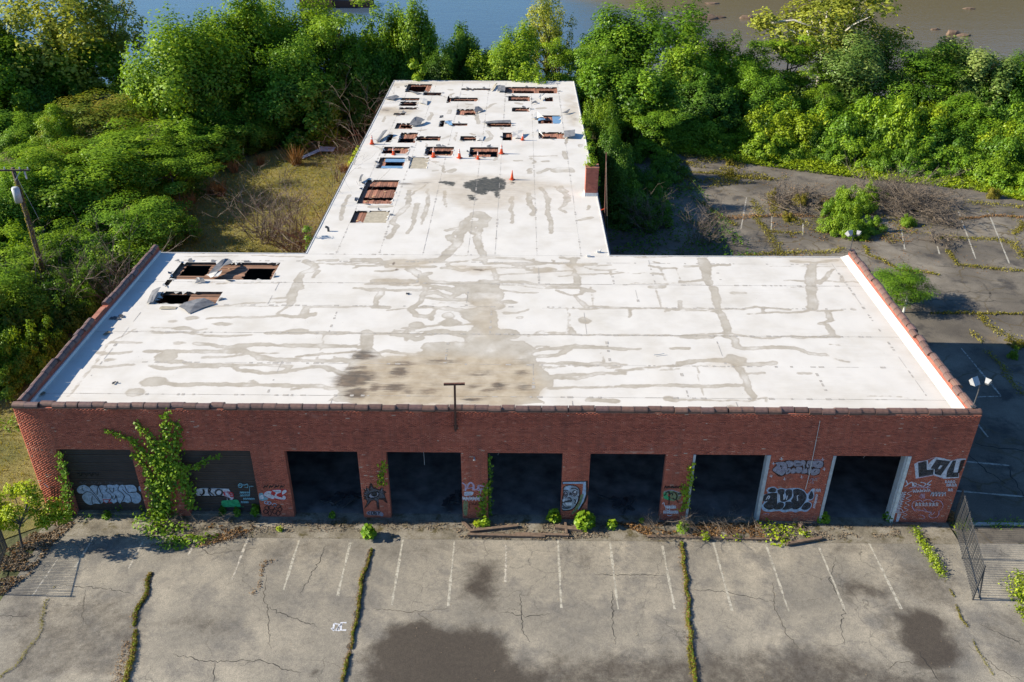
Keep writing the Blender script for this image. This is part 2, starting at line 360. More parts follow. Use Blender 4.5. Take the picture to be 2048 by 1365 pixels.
m, t, b = mat('river_water'); v = coords(t)
g = N(t, 'ShaderNodeSeparateXYZ'); L(t, v, g.inputs[0])
mud_refl = math_(t, 'ADD', sstep(t, g.outputs[0], 0, 60), math_(t, 'MULTIPLY_ADD', noise(t, coords(t, (.012, .05, 1)), 1, 5), 1.9, -.98))  # muddy brown base colour, also standing in for the far bank's reflection
mud_refl = math_(t, 'ADD', mud_refl, math_(t, 'MULTIPLY', sstep(t, g.outputs[1], 172, 200), .35))
L(t, mix(t, sstep(t, mud_refl, .25, .75), (.060, .095, .135), (.135, .108, .068)), b.inputs['Base Color'])
b.inputs['Roughness'].default_value = .10; b.inputs['IOR'].default_value = 1.33
rip = math_(t, 'ADD', noise(t, coords(t, (.9, 1.6, 1)), 1, 4), math_(t, 'MULTIPLY', noise(t, coords(t, (.06, .18, 1)), 1, 4), 1.2))
bump(t, b, rip, .22, .22); M['water'] = m
me = np_mesh('river', [(-1500, 80, -4.4), (1500, 80, -4.4), (1500, 420, -4.4), (-1500, 420, -4.4)], [(0, 1, 2, 3)], [M['water']])
tag(mobj('river', me), 'calm blue river, muddy brown at right with the far bank reflection put into its colour', kind='structure')
def farz(X, Y):
    r_ = np.clip((X+5)/70, 0, 1); r_ = r_*r_*(3-2*r_); return -5.5 + np.clip((Y-330)/45, 0, 1)*(7+46*r_) + 6*fbm(X*.05, Y*.05, 9)*np.clip((Y-330)/45, 0, 1)  # right end raised as an added bluff to darken the river's reflection
tag(mobj('far_bank', grid_mesh('far_bank', lin(-1500, 1500, 15), np.concatenate([lin(325, 400, 7.5), lin(420, 1600, 60)]), 0, [M['soil']], zfn=farz)), 'unseen far bank of the river, raised at right to darken the water reflection', kind='structure')

# ---- front lot
LZ = .004
g0 = lambda pts: [tuple(at(x, y)[:2]) for x, y in pts]
WETP = [([(700,1420),(735,1300),(765,1255),(830,1243),(900,1250),(985,1262),(1010,1300),(1100,1330),(1130,1420)], 1.0),
        ([(935,1120),(1000,1108),(1012,1135),(1008,1190),(985,1225),(950,1228),(925,1180)], .75),
        ([(1690,1165),(1730,1155),(1790,1170),(1770,1200),(1700,1205),(1680,1185)], .8),
        ([(1780,1215),(1850,1210),(1905,1250),(1915,1300),(1890,1345),(1830,1340),(1790,1290),(1775,1245)], 1.1),
        ([(1000,1420),(990,1330),(1150,1302),(1300,1298),(1480,1292),(1620,1283),(1700,1300),(1800,1335),(1900,1345),(1950,1420)], .7),
        ([(1790,1120),(1880,1120),(1915,1170),(1930,1215),(1840,1215),(1790,1170)], .55),
        ([(270,1085),(560,1075),(735,1080),(735,1120),(560,1130),(300,1120)], .35), ([(740,1080),(1000,1082),(1000,1105),(750,1125)], .35),
        ([(1110,1085),(1190,1090),(1200,1140),(1150,1150)], .35), ([(1290,1085),(1360,1085),(1360,1130),(1310,1130)], .4),
        ([(1380,1090),(1640,1100),(1640,1125),(1390,1120)], .3), ([(1640,1085),(1780,1085),(1800,1110),(1660,1120)], .45),
        ([(0,1185),(250,1180),(300,1250),(250,1365),(0,1365)], .4), ([(290,1250),(420,1215),(520,1250),(400,1280)], .42), ([(520,1290),(640,1270),(640,1300),(540,1310)], .2),
        ([(1940,1230),(2048,1200),(2200,1200),(2200,1365),(1990,1365)], .3), ([(100,1050),(290,1050),(300,1090),(180,1130)], .3)]
WETB = [(880,1310,2.2,1.2,.6),(820,1295,1.0,.7,.4),(1850,1275,.9,1.2,.6),(960,1170,.6,.9,.3),(624,1348,.22,.16,.7),(1720,1180,.7,.5,.2)]
def lot_attr(X, Y):
    wx = X + 1.1*(fbm(X*.8, Y*.8, 21)-.5) + .35*(fbm(X*3.5, Y*3.5, 22, 3)-.5); wy = Y + 1.1*(fbm(X*.8, Y*.8, 31)-.5) + .35*(fbm(X*3.5, Y*3.5, 32, 3)-.5)
    w = np.zeros(X.shape)
    for P, k in WETP:
        f = poly_field(wx, wy, g0(P)); s = np.clip((f+.75)/1.9, 0, 1); w = np.maximum(w, (k*1.12 if k > .5 else k*1.35)*.85*s*s*(3-2*s))
    for x, y, rx, ry, k in WETB:
        c = at(x, y); w = w + k*np.exp(-((wx-c[0])/rx)**2-((wy-c[1])/ry)**2)
    return {'wet': w}
m, t, b = mat('asphalt_pale'); v = coords(t)
base = ramp(t, noise(t, v, .22, 5, .6), [(.28, (.150, .143, .125)), (.5, (.262, .242, .198)), (.72, (.385, .350, .278))])
base = mix(t, math_(t, 'MULTIPLY', sstep(t, noise(t, v, .42, 7, .7), .44, .66), .75), base, (.128, .124, .116))
hv = N(t, 'ShaderNodeTexVoronoi', feature='DISTANCE_TO_EDGE'); hv.inputs['Scale'].default_value = .42
hw = N(t, 'ShaderNodeVectorMath', operation='ADD'); hn = N(t, 'ShaderNodeTexNoise'); hn.inputs['Scale'].default_value = 1.1; hn.inputs['Detail'].default_value = 5; L(t, v, hn.inputs['Vector']); L(t, v, hw.inputs[0]); L(t, hn.outputs['Color'], hw.inputs[1]); L(t, hw.outputs[0], hv.inputs['Vector'])
hair = math_(t, 'MULTIPLY', math_(t, 'SUBTRACT', 1.0, sstep(t, hv.outputs['Distance'], .002, .010)), sstep(t, noise(t, v, .16, 3), .44, .6))
base = mix(t, math_(t, 'MULTIPLY', hair, .55), base, (.07, .065, .055))
w = math_(t, 'ADD', attr(t, 'wet'), math_(t, 'MULTIPLY_ADD', noise(t, v, 1.3, 8, .78), 1.5, -.75))
w = math_(t, 'MULTIPLY', sstep(t, w, .05, 1.0), 1.0)
c = mix(t, math_(t, 'MULTIPLY', w, .93), base, (.046, .037, .029))
c = mix(t, .8, c, ramp(t, noise(t, v, 26, 3, .75), [(.3, (.42, .42, .43)), (.5, (1, 1, 1)), (.72, (1.7, 1.67, 1.62))]), 'MULTIPLY')
c = mix(t, .6, c, ramp(t, noise(t, v, 5, 6, .75), [(.3, (.62, .62, .63)), (.7, (1.28, 1.27, 1.25))]), 'MULTIPLY')
L(t, c, b.inputs['Base Color']); b.inputs['Roughness'].default_value = .92; bump(t, b, noise(t, v, 30, 4), .5, .02); M['asphalt'] = m
lot = mobj('front_parking_lot', grid_mesh('front_parking_lot', lin(-24.3, 46, .16), lin(-22, -1.55, .16), LZ, [M['asphalt']], lot_attr))
tag(lot, 'worn pale asphalt parking lot with oil stains in front of the garage doors', kind='structure')
def ribbon(name, pts, w, z, m_, parent, jit=.05, step=.25, taper=True, seed=0):
    r = random.Random(seed*77+len(pts)); P = []
    for i in range(len(pts)-1):
        a, b2 = np.array(pts[i][:2]), np.array(pts[i+1][:2]); n = max(1, int(np.linalg.norm(b2-a)/step))
        P += [a+(b2-a)*k/n for k in range(n)]
    P.append(np.array(pts[-1][:2])); mb = MB(); n = len(P); pv = None
    for i, p in enumerate(P):
        d = P[min(i+1, n-1)]-P[max(i-1, 0)]; d = d/(np.linalg.norm(d)+1e-9); q = np.array((-d[1], d[0]))
        o = p + q*r.gauss(0, jit); ww = w*(.6+.8*r.random())/2*(min(1, .35+3*min(i, n-1-i)/n) if taper else 1)
        c = [(*(o-q*ww), z), (*(o+q*ww), z)]
        if pv: mb.quad([pv[0], c[0], c[1], pv[1]])
        pv = c
    return mb.build(name, m_, parent)
for i in range(16):                                                # bay lines, one every 2.72 m
    x = -10.77 + 2.722*(i-4); fade = i in (1, 2, 8) or i == 3
    y1 = [-3.9, -3.9, -3.0, -4.6, -5.3, -5.6, -6.2, -6.2, -4.6, -6.25, -6.3, -6.25, -6.3, -6.3, -6.2, -6.1][i]
    ribbon('parking_line', [(x, -1.62-.15*(i % 3)), (x, y1)], .11, LZ+.004, M['linewn'] if fade else M['line'], lot, .004, .5, False, i)
ribbon('parking_line', [(-22.8, -3.3), (-22.9, -5.9)], .11, LZ+.004, M['linewn'], lot, .004, .5, False, 40)
CR = [[(533,1150),(527,1200),(535,1215),(540,1300)], [(535,1215),(580,1235),(640,1255)], [(480,1330),(520,1320),(570,1340),(605,1345)], [(745,1218),(830,1225),(900,1218)],
      [(1225,1180),(1225,1250),(1232,1290)], [(1380,1180),(1450,1185),(1550,1205)], [(1545,1165),(1550,1215),(1575,1270),(1605,1305)],
      [(1672,1115),(1660,1160),(1690,1215),(1680,1250),(1690,1290)], [(120,1170),(230,1180),(270,1190)], [(170,1180),(165,1235),(175,1250)], [(345,1310),(430,1325),(512,1320)],
      [(430,1325),(428,1365)], [(1770,1345),(1800,1322),(1850,1335),(1900,1335)], [(600,1190),(640,1120),(650,1090)], [(1000,1225),(1050,1232),(1100,1230)], [(835,1225),(860,1246)],
      [(1190,1150),(1260,1150),(1330,1152)], [(1040,1190),(1045,1260),(1060,1285)], [(390,1085),(420,1110),(520,1095)], [(0,1232),(60,1233)], [(1835,1300),(1880,1365)], [(1935,1290),(2000,1340),(2048,1365)], [(1960,1250),(2048,1290)]]
for i, c_ in enumerate(CR): ribbon('pavement_crack', g0(c_), .036, LZ+.003, M['crackdk' if i % 3 else 'crack'], lot, .04, .12, True, i)
m, t, b = mat('apron_concrete'); v = coords(t)
c = ramp(t, noise(t, v, .9, 6, .65), [(.3, (.085, .075, .055)), (.5, (.19, .17, .13)), (.72, (.28, .26, .215))])
c = mix(t, sstep(t, noise(t, v, 1.3, 6, .7), .5, .66), c, (.075, .062, .022))
L(t, mix(t, .8, c, ramp(t, noise(t, v, 18, 4, .7), [(.3, (.55, .55, .55)), (.7, (1.4, 1.4, 1.4))]), 'MULTIPLY'), b.inputs['Base Color']); b.inputs['Roughness'].default_value = .95
bump(t, b, noise(t, v, 12, 5), .6, .03); M['apron'] = m
tag(mobj('apron', grid_mesh('apron', lin(-24.7, 23.9, .4), lin(-1.63, .34, .3), .012, [M['apron']], zfn=lambda X, Y: .012+.03*(Y > -1.5))), 'mossy dirty concrete strip along the garage doors', kind='structure')
# ---- right lot
m, t, b = mat('asphalt_dark'); v = coords(t)
base = ramp(t, noise(t, v, .16, 5, .62), [(.3, (.070, .061, .048)), (.5, (.128, .112, .088)), (.7, (.23, .205, .162))])
base = mix(t, sstep(t, noise(t, v, .5, 6, .65), .50, .68), base, (.050, .045, .039))
base = mix(t, math_(t, 'MULTIPLY', sstep(t, noise(t, v, .33, 7, .7), .56, .7), .7), base, (.165, .125, .070))
cv = N(t, 'ShaderNodeTexVoronoi', feature='DISTANCE_TO_EDGE'); cv.inputs['Scale'].default_value = .34
wv = N(t, 'ShaderNodeVectorMath', operation='ADD'); nn = N(t, 'ShaderNodeTexNoise'); nn.inputs['Scale'].default_value = .9; L(t, v, nn.inputs['Vector']); L(t, v, wv.inputs[0]); L(t, nn.outputs['Color'], wv.inputs[1]); L(t, wv.outputs[0], cv.inputs['Vector'])
ck = math_(t, 'MULTIPLY', math_(t, 'SUBTRACT', 1.0, sstep(t, cv.outputs['Distance'], .008, .03)), sstep(t, noise(t, v, .12, 3), .42, .58))
base = mix(t, math_(t, 'MULTIPLY', ck, .75), base, (.085, .062, .025))
L(t, mix(t, .8, base, ramp(t, noise(t, v, 14, 4, .7), [(.3, (.6, .6, .6)), (.7, (1.35, 1.35, 1.35))]), 'MULTIPLY'), b.inputs['Base Color']); b.inputs['Roughness'].default_value = .88
bump(t, b, noise(t, v, 20, 4), .4, .02); M['asphalt2'] = m
def poly_sheet(name, P, z, m_, parent=None):
    tri = tessellate_polygon([[Vector((x, y, 0)) for x, y in P]])
    return mobj(name, np_mesh(name, [(x, y, z) for x, y in P], tri, [m_]), parent)
def jagged(P, step=.8, amp=.25, seed=1):
    r = random.Random(seed); out = []
    for i in range(len(P)):
        a, b2 = np.array(P[i]), np.array(P[(i+1) % len(P)]); n = max(1, int(np.linalg.norm(b2-a)/step))
        for k in range(n): out.append(tuple(a+(b2-a)*k/n + np.array((r.gauss(0, amp), r.gauss(0, amp)))*(k > 0)))
    return out
lotr = poly_sheet('right_parking_lot', jagged([(23.9, -1.5), (80, -1.5), (80, 44)] + g0([(2048,402),(1950,380),(1800,362),(1640,342),(1500,322),(1400,308),(1345,302)]) + [(7.3, 66), (7.3, 19.7), (23.9, 19.7)]), .0, M['asphalt2'])
tag(lotr, 'dark cracked asphalt lot beside the warehouse with weeds in its cracks', kind='structure')
k2 = Zm(1160, 280, 2.306); k3 = Zm(1240, 480, 2.535); k4 = Zm(1460, 880, 2.815)
for i, (a_, b_) in enumerate([(k2(768,265), k2(742,412)), (k2(885,345), k2(882,415)), (k2(1030,380), k2(1026,440)), (k2(1480,402), k2(1498,505)), (k2(1648,490), k2(1658,527)), (k2(1745,330), k2(1825,548)), (k2(1885,340), k2(1980,570)),
                              (k3(1730,550), k3(1930,790)), (k3(1810,797), k3(1932,793)), (k3(1810,930), k3(1865,1000)), (k4(1318,122), k4(1572,145)), (k4(1270,288), k4(1655,320)), (k2(700,520), k2(690,560))]):
    ribbon('parking_line', g0([a_, b_]), .12, .005, M['linewn' if i in (0, 7, 8) else 'line'], lotr, .004, .6, False, i)
for i, P in enumerate([[(1500,690),(1640,700),(1840,705),(2048,712)], [(1520,735),(1800,742),(2048,750)], [(1830,640),(1880,690),(1900,740)], [(1640,580),(1900,600)], [(1420,480),(1500,470),(1600,500)]]):
    ribbon('pavement_crack', g0([k2(*q_) for q_ in P]), .16, .005, M['crack'], lotr, .08, .3, True, i)
for i, (P, w_) in enumerate([([(1380,20),(1480,40),(1640,60),(1800,100),(1960,150)], .1), ([(1560,150),(1600,230),(1655,330)], .07), ([(1320,60),(1450,180),(1560,250)], .08)]):
    ribbon('pavement_crack', g0([k4(*q_) for q_ in P]), w_, .005, M['crackdk'], lotr, .06, .3, True, i+9)
me = MB(); me.box((24.6, -.16, 0), (46, -.02, .11)); tag(me.build('kerb', simple('kerb_concrete', (.42, .41, .38), .85, var=.3)), 'low pale kerb across the side lot entrance', kind='structure')
# ---- dry grass field on the left
m, t, b = mat('dry_grass_ground'); v = coords(t)
c = ramp(t, noise(t, v, .3, 6, .65), [(.28, (.085, .100, .020)), (.5, (.185, .165, .042)), (.72, (.29, .23, .078))])
L(t, mix(t, .8, c, ramp(t, noise(t, v, 7, 5, .7), [(.3, (.55, .55, .5)), (.7, (1.35, 1.35, 1.3))]), 'MULTIPLY'), b.inputs['Base Color']); b.inputs['Roughness'].default_value = .95
bump(t, b, noise(t, v, 9, 6, .7), .9, .12); M['grassg'] = m
fld = poly_sheet('grass_field', jagged([(-14.3, 19.8), (-14.3, 67), (-22, 68), (-29, 62), (-34, 54), (-36, 44), (-38, 34), (-33, 19.8)], 1.2, .4, 4), .012, M['grassg']); tag(fld, 'dry tan grass clearing beside the rear wing', kind='structure')
fld2 = poly_sheet('grass_field', jagged([(-24.9, -.9), (-24.9, 19), (-33, 19), (-40, 10), (-36, -.9)], 1.2, .4, 5), .012, M['grassg']); tag(fld2, 'dry grass strip beside the left end wall', kind='structure')

# ---------------------------------------------------------------- warehouse
wh = empty('warehouse', (0, 0, 0), 'long white-roofed brick warehouse with eight garage bays and holes broken through its rear wing roof', 'warehouse')
OPEN = [(-23.25, -19.4), (-17.05, -13.17), (-11.39, -7.62), (-6.14, -2.26), (-.88, 3.02), (4.45, 8.37), (9.76, 13.74), (16.94, 20.97)]
fw_ = MB(); x = W0
for (a, b_) in OPEN: fw_.box((x, .0022, 0), (a, .35, HD)); x = b_
fw_.box((x, .0022, 0), (W1, .35, HD)); fw_.box((W0, .0022, HD), (W1, .35, 7.1))
fwall = fw_.build('front_wall', [M['brickp']], wh)
# every brick of the facade, common bond with a header course each sixth
CH, rows = .0677, int(7.1/.0677); B = []
for r_ in range(rows):
    z0 = r_*CH; z1 = z0+CH-.007; head = r_ % 6 == 5; Lb = .1015 if head else .203
    solid = [(W0, W1)]
    if z0 < HD-.02:
        solid = []; x = W0
        for (a, b_) in OPEN: solid.append((x, a)); x = b_
        solid.append((x, W1))
    for (a, b_) in solid:
        n0 = math.floor((a-W0)/Lb)-1; off = 0 if head else (.1015 if r_ % 2 else 0)
        q = W0 + n0*Lb + off
        while q < b_:
            xa, xb = max(q, a), min(q+Lb-.004, b_)
            if xb-xa > .02: B.append((xa, xb, z0, z1, head))
            q += Lb
B = np.array(B); n = len(B); yo = np.zeros(n); V = np.zeros((n, 8, 3))
for i, (xi, yi, zi) in enumerate([(0,0,2),(1,0,2),(1,0,3),(0,0,3),(0,1,2),(1,1,2),(1,1,3),(0,1,3)]):
    V[:, i, 0] = B[:, xi]; V[:, i, 2] = B[:, zi]; V[:, i, 1] = yo if yi == 0 else .02
base = np.arange(n)[:, None]*8
Fc = np.concatenate([base+np.array(q) for q in ((0,1,2,3),(3,2,6,7),(1,0,4,5),(0,3,7,4),(2,1,5,6))])
tone = np.clip(RG.normal(.46, .16, n) + .12*B[:, 4] + (RG.random(n) < .03)*.4 + (vnoise(B[:, 0]*.4, B[:, 2]*.9, 2)-.5)*.25 - .10*(B[:, 2] > 4.7), 0, 1)
lint = (B[:, 2] > HD) & (B[:, 2] < HD+.14) & (B[:, 0] > 5) & (B[:, 0] < 7.6); tone[lint] = np.clip(tone[lint]+.4, 0, 1)
me = np_mesh('brick', V.reshape(-1, 3), Fc, [M['brick']], {'tone': np.repeat(tone, 8)})
tag(mobj('brick', me, fwall), kind='stuff')
def part(name, boxes, m_, parent=wh):
    mb = MB()
    for a, b_ in boxes: mb.box(a, b_)
    return mb.build(name, m_, parent)
part('side_wall', [((W0, .35, 0), (W0+.35, DB, 7.1))], M['brickdirty']); part('side_wall', [((W1-.35, .35, 0), (W1, DB, 7.1))], M['brickdirty'])
part('rear_wall', [((W0+.35, DB-.3, 0), (WL, DB, 6.58)), ((WR, DB-.3, 0), (W1-.35, DB, 6.58))], M['brickp'])
part('wing_wall', [((WL, DB-.3, 0), (WL+.3, DW, 6.58))], M['brickp']); part('wing_wall', [((WR-.3, DB-.3, 0), (WR, DW, 6.58))], M['brickp']); part('wing_wall', [((WL+.3, DW-.3, 0), (WR-.3, DW, 6.58))], M['brickp'])
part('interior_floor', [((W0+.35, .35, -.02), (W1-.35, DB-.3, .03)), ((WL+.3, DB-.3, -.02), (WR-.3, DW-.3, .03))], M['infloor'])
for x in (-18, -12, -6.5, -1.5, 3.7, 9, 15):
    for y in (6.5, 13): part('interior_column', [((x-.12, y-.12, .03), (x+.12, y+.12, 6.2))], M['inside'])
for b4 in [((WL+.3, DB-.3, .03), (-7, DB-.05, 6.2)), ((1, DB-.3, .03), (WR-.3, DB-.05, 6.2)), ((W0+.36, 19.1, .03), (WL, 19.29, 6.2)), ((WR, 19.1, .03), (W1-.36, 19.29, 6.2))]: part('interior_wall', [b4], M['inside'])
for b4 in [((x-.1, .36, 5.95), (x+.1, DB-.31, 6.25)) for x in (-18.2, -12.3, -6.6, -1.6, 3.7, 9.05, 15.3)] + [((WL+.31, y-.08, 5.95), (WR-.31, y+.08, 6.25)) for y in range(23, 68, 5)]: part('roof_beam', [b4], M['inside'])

part('coping_light_stop', [((W0+.001, -.018, 7.045), (W1, .376, 7.098))], M['mortar'])  # added strip that stops sun leaking through the tile gaps
# ---- holes in the roof, as rectangles in the world
w1 = Zm(640, 130, 3.4133); f1 = Zm(280, 500, 6.4)
def rect(zm, bl, br, tl, tr):
    P = [at(*zm(*q), HR) for q in (bl, br, tl, tr)]
    return (min((P[0][0]+P[2][0])/2, P[1][0]-.2), (P[1][0]+P[3][0])/2, (P[0][1]+P[1][1])/2, (P[2][1]+P[3][1])/2)
def rs(x0, x1, yt, yb): return rect(w1, (x0, yb), (x1, yb), (x0, yt), (x1, yt))
def rs2(x0, x1, yt, yb, sl):          # left edge leaning: x0 is at the bottom
    return rect(w1, (x0, yb), (x1, yb), (x0+sl, yt), (x1+sl, yt))
HOLES = [  # rectangle, cut-throughs, plank direction, surface
 (rs2(583,750,132,187,15), [rs2(598,718,138,182,8)], 'y', 'deck'), (rs(705,828,189,209), [rs(712,822,190,205)], 'y', 'deck'),
 (rs(552,703,226,244), [rs(558,668,229,243)], 'y', 'deck'), (rs(545,664,252,281), [rs(549,660,254,274)], 'y', 'deck'), (rs(541,668,291,305), [rs(544,664,293,304)], 'y', 'deck'), (rs(503,581,330,343), [rs(506,578,332,342)], 'y', 'deck'),
 (rs(868,893,214,260), [rs(870,888,222,258)], 'y', 'deck'), (rs(893,1080,225,250), [rs(893,1050,230,246)], 'y', 'deck'), (rs(965,1165,161,173), [rs(968,1000,164,170)], 'y', 'deck'),
 (rs(1262,1620,152,195), [rs(1325,1460,168,187), rs(1500,1600,168,184)], 'y', 'deck'), (rs(1285,1432,213,248), [rs(1290,1412,225,241)], 'y', 'deck'), (rs(1535,1590,222,250), [rs(1537,1588,224,240)], 'y', 'deck'),
 (rs(932,1063,302,343), [rs(985,1060,318,334)], 'y', 'deck'), (rs(1310,1430,292,320), [rs(1314,1416,300,317)], 'y', 'deck'), (rs(1488,1645,346,402), [rs(1530,1583,370,386)], 'y', 'deck'),
 (rs2(510,628,398,438,12), [rs2(552,632,402,420,4)], 'y', 'deck'), (rs(815,848,380,424), [rs(818,846,386,420)], 'y', 'deck'), (rs(886,1006,400,416), [rs(888,980,402,414)], 'y', 'deck'), (rs(1140,1305,394,424), [rs(1150,1300,400,418)], 'y', 'deck'),
 (rs2(452,487,477,529,12), [rs2(455,482,480,524,8)], 'y', 'deck'), (rs2(533,650,463,532,18), [rs2(545,650,492,518,6)], 'y', 'deck'), (rs(650,822,488,518), [rs(650,806,492,514)], 'y', 'deck'),
 (rs(957,1066,487,518), [rs(963,1062,494,516)], 'y', 'deck'), (rs(1247,1312,463,516), [rs(1248,1310,482,505)], 'y', 'deck'), (rs(1492,1668,460,506), [rs(1530,1622,482,502)], 'y', 'deck'),
 (rs2(426,602,560,607,8), [rs2(430,540,572,594,6)], 'y', 'deck'), (rs2(714,906,560,620,8), [rs2(733,885,576,600,6)], 'y', 'deck'), (rs2(1017,1212,563,630,6), [rs(1032,1208,580,602), rs(1162,1206,602,626)], 'y', 'deck'),
 (rs2(388,567,633,707,18), [rs2(440,562,655,681,6)], 'y', 'deck'), (rs2(608,728,633,709,16), [], 'y', 'insul'),
 (rect(w1, (250,947), (482,950), (322,786), (546,788)), [rect(w1, (322,842), (524,842), (332,818), (532,818)), rect(w1, (284,912), (496,912), (292,893), (505,893))], 'y', 'deck'),
 (rect(w1, (200,1080), (440,1077), (240,997), (488,997)), [], 'y', 'deck'),
 (rect(f1, (330,382), (1675,380), (562,158), (1800,170)), [rect(f1, (500,313), (838,313), (570,172), (905,172)), rect(f1, (1297,370), (1640,376), (1362,222), (1715,226))], 'x', 'deckrot'),
 (rect(f1, (300,460), (372,460), (340,384), (412,384)), [], 'x', 'deckrot'),
 (rect(f1, (170,697), (962,690), (282,538), (1066,535)), [rect(f1, (180,694), (576,690), (285,553), (640,556))], 'x', 'deckrot')]
RECTS = [h[0] for h in HOLES]
